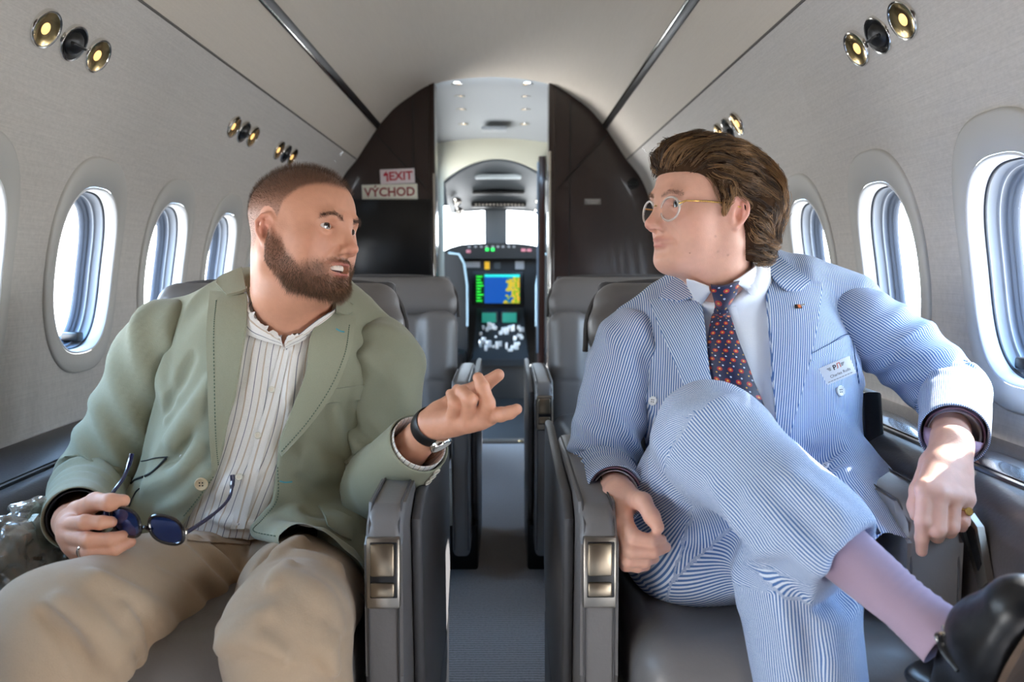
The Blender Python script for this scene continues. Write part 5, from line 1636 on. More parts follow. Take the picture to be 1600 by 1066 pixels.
folds(s, [([(300, 640), (290, 690), (262, 730)], 0.016, -0.0102, 0.03), ([(330, 600), (300, 650), (270, 690)], 0.016, 0.0119, 0.03), ([(262, 560), (255, 600), (262, 650)], 0.014, 0.0102, 0.025), ([(310, 700), (280, 740), (235, 760)], 0.018, 0.0136, 0.03),
          ([(300, 560), (280, 600), (262, 640)], 0.014, -0.0085, 0.025), ([(320, 740), (290, 775), (255, 800)], 0.014, 0.0085, 0.025),
          ([(480, 705), (510, 730), (545, 740)], 0.016, 0.0119, 0.03), ([(468, 752), (495, 770), (540, 775)], 0.016, -0.0102, 0.025), ([(520, 640), (535, 690), (552, 720)], 0.014, 0.0102, 0.025), ([(455, 805), (480, 820), (530, 825)], 0.014, 0.0102, 0.025),
          ([(560, 600), (552, 650), (560, 700)], 0.012, 0.0102, 0.02)])
s.disp = wrinkle(0.0040, 11, 50, (1.2, 1.0, 0.7))
V, Fc = s.mesh((-0.78, 1.18, 0.36), (-0.08, 1.72, 1.02), 0.004); V = smooth_verts(V, Fc, 1)
BLZ = mesh_obj('blazer', V, Fc, M_GREEN, PL)
BL_BVH = bvh_of(BLZ)
# sleeves
def sleeve(path, radii, m, name, parent, ell_f=None, n=40, steps=90, folds_=(), stripe=False, thick=0.004, flat=1.0):
    """cloth tube along a bent arm with ring folds and an open, hemmed cuff"""
    P = catmull(path, steps); rr = np.interp(np.linspace(0, 1, steps), np.linspace(0, 1, len(radii)), radii)
    T = np.gradient(P, axis=0); T /= np.linalg.norm(T, axis=1)[:, None]
    u = np.array([0.0, 1.0, 0.15]); u = u - T[0] * (u @ T[0]); u /= np.linalg.norm(u)
    V = []; st = []
    L = np.concatenate([[0], np.cumsum(np.linalg.norm(np.diff(P, axis=0), axis=1))])
    for i in range(steps):
        u = u - T[i] * (u @ T[i]); u /= np.linalg.norm(u); w = np.cross(T[i], u)
        t = i / (steps - 1)
        for k in range(n + 1):
            a = 2 * math.pi * k / n
            d = 0.0
            for (c, wd, amp, fr, ph, slant) in folds_:
                e = math.exp(-((t - c) / wd) ** 2)
                x = fr * (t - c) + slant * math.sin(a - ph) * 0.5
                sh = math.sin(2 * math.pi * x)
                d += amp * e * (sh if sh > 0 else sh * 0.6) * (0.45 + 0.55 * math.cos(a - ph))
            V.append(P[i] + (u * math.cos(a) + w * math.sin(a) * flat) * (rr[i] + d))
            st.append(a * 0.058)
    Fc = []
    for i in range(steps - 1):
        for k in range(n): Fc.append((i * (n + 1) + k, i * (n + 1) + k + 1, (i + 1) * (n + 1) + k + 1, (i + 1) * (n + 1) + k))
    m0 = len(V)
    # hem: turn the end inwards
    c = P[-1]
    for j, (q_, back) in enumerate(((0.985, -0.0005), (0.955, 0.001), (0.93, 0.012), (0.90, 0.05))):
        for k in range(n + 1):
            v = V[(steps - 1) * (n + 1) + k]
            V.append(c + (v - c) * q_ - T[-1] * back); st.append(2 * math.pi * k / n * 0.058)
        a0 = (steps - 1) * (n + 1) if j == 0 else m0 + (j - 1) * (n + 1)
        for k in range(n): Fc.append((a0 + k, a0 + k + 1, m0 + j * (n + 1) + k + 1, m0 + j * (n + 1) + k))
    o = mesh_obj(name, np.array(V), Fc, m, parent)
    set_attr(o, 'st', np.array(st))
    return o
cuff_r = at(128, 800, 1.235)
sleeve([at(292, 520, 1.51), LSH_R + [0, 0, 0.01], at(205, 660, 1.465), at(150, 755, 1.42), at(133, 788, 1.32), at(119, 810, 1.195)], [0.060, 0.082, 0.078, 0.072, 0.060, 0.048], M_GREEN, 'sleeve', BLZ,
       folds_=[(0.44, 0.14, 0.010, 10, 3.3, 1.8), (0.66, 0.10, 0.011, 12, 2.9, 2.0), (0.20, 0.10, 0.008, 8, 3.8, 2.0), (0.86, 0.07, 0.005, 13, 3.2, 1.6)])
sleeve([at(570, 540, 1.50), LSH_L + [0.004, 0, 0], at(592, 670, 1.455), at(580, 752, 1.425), at(606, 745, 1.36), at(655, 692, 1.275)], [0.060, 0.080, 0.074, 0.072, 0.066, 0.052], M_GREEN, 'sleeve', BLZ,
       folds_=[(0.46, 0.12, 0.011, 9, 2.8, 2.0), (0.66, 0.09, 0.008, 11, 3.4, 1.8), (0.20, 0.12, 0.009, 7, 2.6, 1.8)])
# shirt cuff inside the blazer's cuff
sleeve([at(630, 712, 1.30), at(648, 699, 1.283), at(656, 690, 1.271)], [0.042, 0.046, 0.046], M_LINEN, 'shirt_cuff', BLZ, steps=14)
sleeve([at(128, 798, 1.25), at(121, 807, 1.212), at(120, 809, 1.203)], [0.040, 0.042, 0.042], mat('cuff_lining', (40, 44, 50), 0.8), 'cuff_lining', BLZ, steps=14)
# lapels and collar
bl2 = bvh_of(BLZ, SHIRT_L)
patch('lapel', [(336, 463), (331, 520), (332, 600), (334, 680), (338, 736)], [(388, 462), (386, 503), (372, 594), (356, 668), (340, 736)], LAP_BVH, M_GREEN, BLZ, 44, 12, 0.002, 0.011, 0.004, 0.003)
patch('lapel', [(551, 500), (543, 550), (520, 608), (484, 662), (438, 714)], [(521, 490), (487, 520), (476, 586), (451, 652), (434, 704)], LAP_BVH, M_GREEN, BLZ, 44, 12, 0.002, 0.011, 0.004, 0.003)
patch('collar', [(346, 456), (352, 446), (384, 432)], [(360, 470), (378, 466), (389, 462)], LAP_BVH, M_GREEN, BLZ, 16, 8, 0.010, 0.006, 0.005)
patch('collar', [(520, 474), (532, 478), (545, 486)], [(521, 494), (534, 498), (547, 494)], LAP_BVH, M_GREEN, BLZ, 16, 8, 0.010, 0.006, 0.005)
lp_bvh = bvh_of(BLZ, *[c for c in children_of(BLZ) if c.name.startswith(('lapel', 'collar'))])
stitch_line('lapel_stitching', [(338, 470), (334, 520), (335, 600), (337, 680), (341, 730)], lp_bvh, M_GREEND, BLZ)
stitch_line('lapel_stitching', [(546, 508), (539, 552), (516, 606), (480, 660), (440, 706)], lp_bvh, M_GREEND, BLZ)
stitch_line('front_stitching', [(333, 745), (310, 778), (286, 808)], lp_bvh, M_GREEND, BLZ)
stitch_line('front_stitching', [(434, 730), (433, 780), (410, 812), (397, 830), (440, 840), (500, 856), (535, 884), (566, 924)], lp_bvh, M_GREEND, BLZ)
stitch_line('buttonhole', [(525, 514), (532, 518), (538, 519)], lp_bvh, M_TEALTHREAD, BLZ, 0.0014, False)
stitch_line('buttonhole', [(437, 752), (446, 754), (456, 753)], lp_bvh, M_TEALTHREAD, BLZ, 0.0014, False)
button('blazer_button', lp_bvh, 315, 756, 0.0108, M_HORN, BLZ)
# pockets
patch('breast_pocket', [(500, 612), (535, 606), (569, 602)], [(502, 632), (537, 627), (570, 624)], BL_BVH, M_GREEN, BLZ, 18, 6, 0.001, 0.0, 0.003, smoothcurve=False)
patch('pocket_flap', [(497, 792), (530, 802), (548, 812)], [(510, 822), (530, 838), (548, 846)], BL_BVH, M_GREEN, BLZ, 18, 8, 0.002, 0.0, 0.004, 0.003, smoothcurve=False)
stitch_line('pocket_edge', [(262, 714), (243, 716), (228, 720), (212, 722)], BL_BVH, mat('dark_thread', (34, 36, 38), 0.8), BLZ, 0.0011, False)
stitch_line('pocket_edge', [(260, 716), (245, 732), (232, 742), (212, 750), (205, 756)], BL_BVH, bpy.data.materials['dark_thread'], BLZ, 0.0022, False)
stitch_line('pocket_edge', [(218, 764), (212, 770), (206, 782), (202, 792)], BL_BVH, bpy.data.materials['dark_thread'], BLZ, 0.0015, False)
# cuff buttons of the gesturing arm
slv = [c for c in children_of(BLZ) if c.name.startswith('sleeve')]
cb = bvh_of(*slv)
for (x, y) in ((668, 752), (675, 744), (681, 736)): button('cuff_button', cb, x, y, 0.0068, M_PEARL, BLZ)
# ================================================================== the man in the blue striped suit
RFL = 0.91
RO, RR = head_frame(at(1107, 328, 1.41), math.radians(-69), math.radians(3), math.radians(2))
RT = lambda x, y, z: RO + RR @ np.array([x, y, z * RFL if z < 0 else z])
R_NECK = at(1146, 455, 1.49)
RSH_R, REL_R, RW_R = at(985, 545, 1.50), at(938, 742, 1.46), at(968, 776, 1.20)
RSH_L, REL_L, RW_L = at(1343, 505, 1.49), np.array([0.800, 1.44, 0.748]), at(1487, 692, 1.165)
RHIP_R, RHIP_L = np.array([0.345, 1.43, 0.525]), np.array([0.52, 1.43, 0.52])
RKN_R, RKN_L = at(1112, 688, 1.11), at(1243, 905, 1.04)
RAN_R, RAN_L = at(1440, 968, 0.875), np.array([0.43, 0.93, 0.10])
_z = zp((930, 740), 6.664)
RH_R = dict(mcp=[_z(300, 480, 1.140), _z(235, 560, 1.135), _z(205, 640, 1.140), _z(195, 710, 1.148)],
            f=[[_z(405, 660, 1.105), _z(570, 700, 1.105), _z(690, 690, 1.118)],
               [_z(380, 810, 1.102), _z(600, 815, 1.104), _z(735, 768, 1.120)],
               [_z(345, 905, 1.108), _z(510, 915, 1.110), _z(615, 885, 1.126)],
               [_z(320, 955, 1.118), _z(440, 975, 1.120), _z(530, 968, 1.134)]],
            t=[_z(380, 270, 1.175), _z(495, 290, 1.140), _z(590, 450, 1.118), _z(655, 560, 1.110)])
_z = zp((1400, 620), 4.1)
RH_L = dict(mcp=[_z(185, 590, 1.085), _z(275, 620, 1.080), _z(370, 640, 1.082), _z(445, 655, 1.092)],
            f=[[_z(172, 800, 1.072), _z(166, 905, 1.078), _z(164, 990, 1.088)],
               [_z(265, 855, 1.066), _z(262, 895, 1.098), _z(268, 850, 1.120)],
               [_z(355, 835, 1.070), _z(345, 865, 1.100), _z(345, 820, 1.120)],
               [_z(428, 800, 1.080), _z(418, 830, 1.106), _z(412, 790, 1.122)]],
            t=[_z(230, 430, 1.140), _z(150, 600, 1.125), _z(128, 700, 1.118), _z(130, 760, 1.112)])
s = SDF()
head_ops(s, RO, RR, w=0.97, jaw=0.91, fat=0.0, nose=1.0, lf=RFL, ear_y=0.002, back=0.092)
s.u(chain([RT(0, -0.030, -0.050), RT(0, -0.020, -0.110), R_NECK, R_NECK + [0, 0.02, -0.08]], [0.054, 0.056, 0.062, 0.075]), 0.03)
s.u(ell(RT(0.0, 0.025, -0.108), (0.032, 0.036, 0.016), RR), 0.03)
s.u(ell(at(1165, 590, 1.49), (0.15, 0.10, 0.14)), 0.05)
s.u(ell(at(1165, 760, 1.46), (0.14, 0.10, 0.17)), 0.05)
for sh, el in ((RSH_R, REL_R), (RSH_L, REL_L)): s.u(chain([R_NECK + [0, 0.02, -0.09], sh, el], [0.045, 0.040, 0.032]), 0.03)
s.u(chain([RHIP_R, RKN_R, RAN_R], [0.06, 0.043, 0.030]), 0.03); s.u(chain([RHIP_L, RKN_L, RAN_L], [0.06, 0.043, 0.030]), 0.03)
hand_ops(s, RW_R, REL_R, RH_R['mcp'], RH_R['f'], RH_R['t'], 1.06, 0.026)
hand_ops(s, RW_L, REL_L, RH_L['mcp'], RH_L['f'], RH_L['t'], 1.06, 0.026)
R_SDF = s
parts = [s.mesh(RO + [-0.16, -0.16, -0.22], RO + [0.16, 0.16, 0.15], 0.0018)]
parts[0] = skin_smooth(parts[0], RO, RR, 6)
BOXES = [(RO + [-0.16, -0.16, -0.22], RO + [0.16, 0.16, 0.15])]
for H, W in ((RH_R, RW_R), (RH_L, RW_L)):
    allp = np.array(H['mcp'] + [p for f in H['f'] for p in f] + H['t'] + [W])
    hs = SDF(); hand_ops(hs, W, REL_R if H is RH_R else REL_L, H['mcp'], H['f'], H['t'], 1.06, 0.026)
    parts.append(hs.mesh(allp.min(0) - 0.045, allp.max(0) + 0.045, 0.0017)); BOXES.append((allp.min(0) - 0.045, allp.max(0) + 0.045, hs))
    parts[-1] = (smooth_verts(*parts[-1], 2, 0.5), parts[-1][1])
parts.append(drop_inside(s.mesh((0.05, 0.72, 0.0), (0.95, 1.75, 1.0), 0.012), BOXES))
BV, BF = merge(parts)
PR = mesh_obj('person', BV, BF, M_SKIN)
tag(PR, 'man in a blue striped suit and glasses, sitting with legs crossed', 'person')
col, q, head = skin_colors(BV, RO, RR, (218, 168, 146), red=(0.52, 0.19, 0.15), lf=RFL)
lip = np.exp(-(((q - [0, 0.098, -0.0655]) / [0.023, 0.014, 0.0038]) ** 2).sum(1)) + np.exp(-(((q - [0, 0.097, -0.0755]) / [0.021, 0.014, 0.0048]) ** 2).sum(1))
lip = np.clip(lip * 1.1, 0, 1) * head
col = col * (1 - lip[:, None] * 0.75) + np.array(lin(186, 112, 108)[:3]) * lip[:, None] * 0.75
for mx_, my_, mz_ in ((-0.055, 0.03, -0.058), (-0.045, 0.02, -0.085), (-0.05, 0.0, -0.09)):
    mole = np.exp(-(((q - [mx_, my_, mz_]) / [0.02, 0.0018, 0.0018]) ** 2).sum(1)) * (q[:, 0] < 0)
    col = col * (1 - 0.6 * mole[:, None]) + np.array(lin(120, 70, 60)[:3]) * 0.6 * mole[:, None]
def hair_mask_r(q):
    x, y, z = np.abs(q[:, 0]), q[:, 1], q[:, 2]
    line = np.interp(y, [-0.12, -0.045, -0.030, -0.018, 0.010, 0.016, 0.024, 0.034, 0.048, 0.064, 0.08, 0.10], [-0.095, -0.095, -0.04, 0.010, 0.010, -0.014, -0.014, 0.022, 0.040, 0.050, 0.054, 0.056])
    ear = ((y - 0.0) / 0.022) ** 2 + ((z + 0.012) / 0.026) ** 2
    return sstep(line - 0.004, line + 0.008, z) * (ear > 1)
def hair_ramp(q):
    x, y, z = np.abs(q[:, 0]), q[:, 1], q[:, 2]
    line = np.interp(y, [-0.12, -0.045, -0.030, -0.018, 0.010, 0.016, 0.024, 0.034, 0.048, 0.064, 0.08, 0.10], [-0.095, -0.095, -0.04, 0.010, 0.010, -0.014, -0.014, 0.022, 0.040, 0.050, 0.054, 0.056])
    return 0.25 + 0.75 * sstep(line, line + 0.028, z)
hm_ = hair_mask_r(q) * head
col = col * (1 - 0.8 * hm_[:, None]) + np.array(lin(58, 42, 32)[:3]) * 0.8 * hm_[:, None]
set_attr(PR, 'col', col, 'FLOAT_COLOR')
eyes(RO, RR, math.radians(8), 0.02, PR, mat('iris_blue', (70, 88, 98), 0.15, coat=0.8))
# hair: a shaped volume grown from the scalp, with combed locks over it
HV, HF = parts[0]
hq = head_local(HV, RO, RR, RFL)
hm = hair_mask_r(hq) * (np.abs(hq[:, 0]) < 0.095)
def hair_thick(q):
    x, y, z = np.abs(q[:, 0]), q[:, 1], q[:, 2]
    t = 0.012 + 0.006 * sstep(0.03, 0.10, z) + 0.030 * sstep(-0.02, -0.09, y) * sstep(0.12, 0.0, z) + 0.012 * sstep(0.02, 0.08, y) * sstep(0.05, 0.09, z)
    t += 0.008 * np.sin(y * 120 + z * 60 + 1.0) * sstep(0.09, -0.02, z) * 0.6
    return t
vn = np.zeros_like(HV)
fn = np.cross(HV[HF[:, 2]] - HV[HF[:, 0]], HV[HF[:, 3]] - HV[HF[:, 1]])
for i in range(4):
    for ax in range(3): vn[:, ax] += np.bincount(HF[:, i], fn[:, ax], len(HV))
cen = (HV - (RO + RR @ np.array([0, -0.012, 0.03]))); cen /= np.linalg.norm(cen, axis=1)[:, None]
vn = vn / np.maximum(np.linalg.norm(vn, axis=1), 1e-9)[:, None] * 0.25 + cen
vn /= np.linalg.norm(vn, axis=1)[:, None]
HSV = HV + vn * (hair_thick(hq) * hair_ramp(hq) * np.clip(hm * 1.0, 0, 1) - 0.0015 * (hm < 0.05))[:, None]
keep = (hm[HF].max(1) > 0.02)
idx = np.unique(HF[keep]); mp_ = np.full(len(HV), -1); mp_[idx] = np.arange(len(idx))
SHV, SHF = HSV[idx], mp_[HF[keep]]
SHV = smooth_verts(SHV, SHF, 6, 0.5)
hair_o = mesh_obj('hair', SHV, SHF, attr_mat('hair_mass', 0.85, spec=0.1), PR)
cn = val_noise(SHV @ RR, 140, 8)[:, None]
set_attr(hair_o, 'col', np.array(lin(46, 32, 24)[:3]) * (1 - cn) + np.array(lin(78, 56, 38)[:3]) * cn, 'FLOAT_COLOR')
hb = BVHTree.FromPolygons(SHV.tolist(), SHF.tolist())
def hair_locks(n_lock, per, seed, len_rng, lift_rng, spread, rad, where=None):
    rg = np.random.default_rng(seed)
    w = hm[idx] * (0.25 + (SHV @ np.zeros(3)))
    P, N = tri_sample(SHV, SHF, (np.clip(hm[idx], 0, 1) ** 2 + 1e-4) * (1.0 if where is None else where(hq[idx])), n_lock, seed)
    paths = []; cols = []
    SEG = 8
    for p, n in zip(P, N):
        ql = (p - RO) @ RR
        L = rg.uniform(*len_rng); ds = L / SEG
        ph = rg.uniform(0, 6.28); amp = rg.uniform(0.25, 0.75); fr = rg.uniform(1.0, 1.8)
        lift = rg.uniform(*lift_rng)
        pts = []; cur = Vector(p)
        for i in range(SEG + 1):
            hit, nn, _, _ = hb.find_nearest(cur)
            nn = np.array(nn)
            t = i / SEG
            q_ = RR.T @ (np.array(hit) - RO)
            pos = np.array(hit) + nn * (0.001 + lift * t + 0.003 * math.sin(2 * math.pi * fr * t + ph))
            pts.append(pos)
            fl = np.array([0.0 + 0.55 * np.sign(q_[0]) * (0.3 if q_[2] > 0.09 else 0.0), -1.0, -0.55 if q_[1] < -0.03 else (-0.25 if q_[2] < 0.09 else 0.1)])
            if q_[1] < -0.075: fl = np.array([0, -0.25, -1.0])
            if q_[1] > 0.055 and q_[2] > 0.05: fl = np.array([0.25 * np.sign(q_[0]), -0.7, 0.75 if q_[2] < 0.085 else 0.15])
            if q_[2] < -0.05: fl = np.array([0, -0.9, -0.35 + 0.6 * t])
            if q_[1] > 0.005 and q_[2] < 0.035: fl = np.array([0, -0.25, -1.0])
            d = RR @ (fl / np.linalg.norm(fl))
            lat = np.cross(nn, d)
            d = d + lat * amp * math.sin(2 * math.pi * fr * t + ph)
            d = d - nn * (d @ nn); d /= max(np.linalg.norm(d), 1e-6)
            cur = Vector(np.array(hit) + d * ds)
        pts = np.array(pts)
        for _ in range(3): pts[1:-1] = pts[1:-1] * 0.5 + (pts[:-2] + pts[2:]) * 0.25
        paths.append(pts)
        cols.append(rg.random())
    paths = np.array(paths)                                   # lock, seg+1, 3
    c0, c1 = np.array(lin(50, 35, 26)[:3]), np.array(lin(178, 136, 90)[:3])
    off = rg.normal(0, 1, (n_lock, per, 3)) * spread
    tt = np.linspace(0, 1, SEG + 1)
    tw = (1.0 - 0.55 * tt)[None, None, :, None]
    S = paths[:, None] + off[:, :, None] * tw                    # lock, per, seg+1, 3
    S = S.reshape(-1, SEG + 1, 3)
    T = np.gradient(S, axis=1); T /= np.maximum(np.linalg.norm(T, axis=2), 1e-9)[..., None]
    u = np.cross(T, np.array([0.31, 0.2, 0.93])); u /= np.maximum(np.linalg.norm(u, axis=2), 1e-9)[..., None]
    w_ = np.cross(T, u)
    rr = (rad * (1 - 0.75 * tt ** 2))[None, :, None]
    V = np.stack([S + (u * math.cos(a) + w_ * math.sin(a)) * rr for a in (0, 2.094, 4.189)], 2)      # n, seg+1, 3, 3
    n = len(S); k = (SEG + 1) * 3
    base = np.arange(n) * k; Fc = []
    for i in range(SEG):
        for j in range(3):
            j2 = (j + 1) % 3
            Fc.append(np.stack([base + i * 3 + j, base + i * 3 + j2, base + (i + 1) * 3 + j2, base + (i + 1) * 3 + j], 1))
    o = mesh_obj('hair_locks', V.reshape(-1, 3), np.concatenate(Fc), M_HAIR, PR)
    o['kind'] = 'stuff'
    f = np.clip(np.repeat(np.array(cols), per) ** 1.6 + rg.normal(0, 0.10, n), 0, 1)
    col = c0 * (1 - f[:, None]) + c1 * f[:, None]
    set_attr(o, 'col', np.repeat(col, k, axis=0), 'FLOAT_COLOR')
hair_locks(560, 14, 31, (0.045, 0.095), (0.000, 0.007), 0.0030, 0.00042)
hair_locks(170, 14, 32, (0.030, 0.060), (0.002, 0.010), 0.0028, 0.00042, lambda q: (q[:, 2] < 0.0) * 1.0 + 1e-5)          # nape and sides
hair_locks(80, 14, 33, (0.05, 0.08), (0.002, 0.012), 0.0026, 0.00042, lambda q: ((q[:, 1] > 0.045) & (q[:, 2] > 0.04)) * 1.0 + 1e-5)   # front wave
hair_locks(40, 12, 34, (0.012, 0.022), (0.000, 0.001), 0.0020, 0.00034, lambda q: ((q[:, 1] > 0.008) & (q[:, 2] < 0.045) & (q[:, 1] < 0.04)) * 1.0 + 1e-5)   # sideburns
HV0, HF0 = HV, HF
def hair_coat_r(name, mask, n, length, c0, c1, comb, seed, lift=0.35):
    P, N = tri_sample(HV, HF, mask, n, seed)
    rg = np.random.default_rng(seed)
    d = N * lift + comb(P) + rg.normal(0, 0.2, (n, 3)); d /= np.linalg.norm(d, axis=1)[:, None]
    t = rg.random((n, 1)); c = np.array(lin(*c0)[:3]) * (1 - t) + np.array(lin(*c1)[:3]) * t
    strands(name, P - N * 0.0004, d, np.full(n, length) * rg.uniform(0.7, 1.2, n), 0.00015, M_HAIR, PR, 2, col=c)
hair_coat_r('eyebrows', brow_mask(hq), 700, 0.0058, (70, 50, 38), (120, 90, 64), lambda P: np.sign(((P - RO) @ RR)[:, :1]) * (RR @ np.array([1.0, 0, 0.2])), 15)
for f in (RH_R['f'][0],): pass
nail(PR, RH_R['t'][-1], RH_R['t'][-2], np.array([-0.2, -1.0, 0.5]), M_NAIL, 0.0080)
nail(PR, RH_L['f'][0][-1], RH_L['f'][0][-2], np.array([0.0, -1.0, 0.1]), M_NAIL)
# ------------------------------------------------------------------ his clothes
M_SEER = cloth_mat('seersucker', (216, 225, 237), rough=0.8, var=0.04, bump=0.35, sheen=0.1, stripes=[(0.0037, 0.50, 0.0, (80, 116, 170))])
M_WHITE = cloth_mat('white_poplin', (226, 230, 236), rough=0.75, var=0.03, bump=0.15, sheen=0.1)
M_PINK = mat('pink_lining', (196, 160, 178), 0.8)
M_SOCK = cloth_mat('lilac_sock', (168, 146, 164), rough=0.9, weave=1400, var=0.08, bump=0.25)
def ang_st(cx, cy, r): return lambda V: np.arctan2(V[:, 0] - cx, -(V[:, 1] - cy)) * r
TR_ST = lambda V: (V[:, 0] - 0.42) * 1.05 - 0.05 * (V[:, 2] - 0.7)

def torso_r(s, pad, k=0.05):
    s.u(ell(at(1166, 585, 1.485), (0.195 + pad, 0.112 + pad, 0.165 + pad), rotm(ry=0.10)), k)
    s.u(ell(at(1178, 720, 1.465), (0.178 + pad, 0.122 + pad, 0.16 + pad)), k + 0.03)
    s.u(ell(at(1190, 835, 1.45), (0.180 + pad, 0.125 + pad, 0.11 + pad)), k)
    s.u(chain([at(995, 510, 1.525), at(1060, 472, 1.53), at(1146, 430, 1.54), at(1240, 445, 1.53), at(1330, 470, 1.52)], [0.036 + pad, 0.042 + pad, 0.034 + pad, 0.046 + pad, 0.038 + pad]), 0.05)
# shirt
s = SDF(); torso_r(s, 0.0)
s.u(cone(R_NECK + [0, 0, -0.03], R_NECK + [0, 0.006, 0.010], 0.078, 0.072), 0.02)
nax = RT(0, -0.02, -0.11) - R_NECK; nln = np.linalg.norm(nax); nax = nax / nln
s.u(cone(R_NECK - nax * 0.02, R_NECK + nax * (nln * 0.9), 0.074, 0.068), 0.012)
s.sub(half(R_NECK + nax * (nln * 0.80), -nax), 0.003)
folds(s, [([(1180, 470), (1175, 540), (1185, 610)], 0.010, 0.0064, 0.014), ([(1160, 470), (1162, 560)], 0.008, 0.0048, 0.012), ([(1196, 520), (1190, 600), (1200, 660)], 0.010, -0.0064, 0.014)])
s.cut(half((0, 0, 0.60), (0, 0, -1)))
V, Fc = s.mesh((0.12, 1.26, 0.58), (0.72, 1.68, 1.06), 0.004); V = smooth_verts(V, Fc, 1)
SHIRT_R = mesh_obj('shirt', V, Fc, M_WHITE, PR)
shb = bvh_of(SHIRT_R); both = bvh_of(SHIRT_R, PR)
def flat_piece(name, poly, Yf, th, m, parent, attr=None, nsub=1):
    """a solid piece from a pixel outline; Yf(px,py) gives its depth"""
    n = len(poly)
    A = [at(x, y, Yf(x, y)) for x, y in poly]; B = [a + np.array([0, th, 0]) for a in A]
    return MB().add(A + B, [tuple(range(n))[::-1], tuple(range(n, 2 * n))] + [(k, (k + 1) % n, n + (k + 1) % n, n + k) for k in range(n)]).build(name, m, parent)
patch('collar_leaf', [(1186, 402), (1168, 418), (1152, 430), (1140, 437)], [(1197, 424), (1186, 448), (1173, 461), (1153, 446)], both, M_WHITE, SHIRT_R, 24, 10, 0.006, 0.004, 0.003, 0.004, smoothcurve=False)
patch('collar_leaf', [(1074, 428), (1086, 431), (1098, 436), (1110, 441)], [(1082, 448), (1090, 464), (1097, 474), (1112, 452)], both, M_WHITE, SHIRT_R, 24, 10, 0.006, 0.004, 0.003, 0.004, smoothcurve=False)
patch('placket', [(1136, 480), (1150, 540), (1170, 620), (1195, 690)], [(1150, 478), (1164, 540), (1184, 618), (1208, 690)], shb, M_WHITE, SHIRT_R, 30, 5, 0.0005, 0.0, 0.0018)
# tie: dark blue silk with a small scattered dots in red, yellow and white
def tie_mat():
    m = bpy.data.materials.new('printed_silk'); m.use_nodes = True
    n, l = m.node_tree.nodes, m.node_tree.links
    b = n['Principled BSDF']; b.inputs['Roughness'].default_value = 0.42; b.inputs['Sheen Weight'].default_value = 0.2
    uv = n.new('ShaderNodeAttribute'); uv.attribute_name = 'tuv'
    sep = n.new('ShaderNodeSeparateXYZ'); l.new(uv.outputs['Vector'], sep.inputs[0])
    def mth(op, a, b_=None, v=None):
        q = n.new('ShaderNodeMath'); q.operation = op
        for i_, z in enumerate((a, b_)):
            if z is None: continue
            if isinstance(z, (int, float)): q.inputs[i_].default_value = z
            else: l.new(z, q.inputs[i_])
        return q.outputs[0]
    CW, CH = 0.0150, 0.0160
    r = mth('DIVIDE', sep.outputs['Y'], CH); row = mth('FLOOR', r)
    sh = mth('MULTIPLY', mth('MODULO', row, 2.0), 0.5)
    c = mth('ADD', mth('DIVIDE', sep.outputs['X'], CW), sh)
    fx = mth('SUBTRACT', mth('FRACT', c), 0.5); fy = mth('SUBTRACT', mth('FRACT', r), 0.5)
    cur = None
    def blob(cx, cy, rx, ry, col):
        nonlocal cur
        d = mth('ADD', mth('POWER', mth('DIVIDE', mth('SUBTRACT', fx, cx), rx), 2.0), mth('POWER', mth('DIVIDE', mth('SUBTRACT', fy, cy), ry), 2.0))
        f = mth('LESS_THAN', d, 1.0)
        mx = n.new('ShaderNodeMix'); mx.data_type = 'RGBA'; l.new(f, mx.inputs[0])
        if cur is None: mx.inputs[6].default_value = lin(24, 30, 66)
        else: l.new(cur, mx.inputs[6])
        mx.inputs[7].default_value = lin(*col); cur = mx.outputs[2]
    blob(0.0, 0.0, 0.25, 0.20, (176, 34, 36)); blob(0.0, 0.0, 0.10, 0.08, (214, 168, 60)); blob(0.38, 0.36, 0.09, 0.075, (196, 208, 224)); blob(-0.36, -0.34, 0.08, 0.065, (214, 160, 60))
    l.new(cur, b.inputs['Base Color'])
    return m
M_TIE = tie_mat()
TIE = empty('tie_root') if False else None
LA, LB = [(1119, 474), (1111, 501), (1106, 535), (1108, 569), (1115, 613), (1135, 650), (1160, 690)], [(1135, 472), (1142, 498), (1154, 535), (1170, 576), (1188, 628), (1209, 662), (1216, 700)]
tie = patch('tie', LA, LB, shb, M_TIE, PR, 50, 12, 0.006, 0.0, 0.004, 0.007)
def set_tuv(o, nu, nv, L, W0, W1):
    t = np.linspace(0, 1, nu); u = np.linspace(-1, 1, nv)
    X = (u[None, :] * (W0 + (W1 - W0) * t[:, None]) / 2); Yv = np.tile(-(t * L)[:, None], (1, nv))
    arr = np.stack([X.ravel(), Yv.ravel(), np.zeros(nu * nv)], 1); arr = np.concatenate([arr, arr])
    a = o.data.attributes.new('tuv', 'FLOAT_VECTOR', 'POINT'); a.data.foreach_set('vector', arr.astype(np.float32).ravel())
set_tuv(tie, 50, 12, 0.26, 0.030, 0.085)
kn = patch('tie_knot', [(1110, 440), (1113, 455), (1119, 476)], [(1151, 433), (1147, 450), (1136, 474)], both, M_TIE, tie, 16, 10, 0.008, 0.0, 0.005, 0.010)
set_tuv(kn, 16, 10, 0.035, 0.04, 0.018)

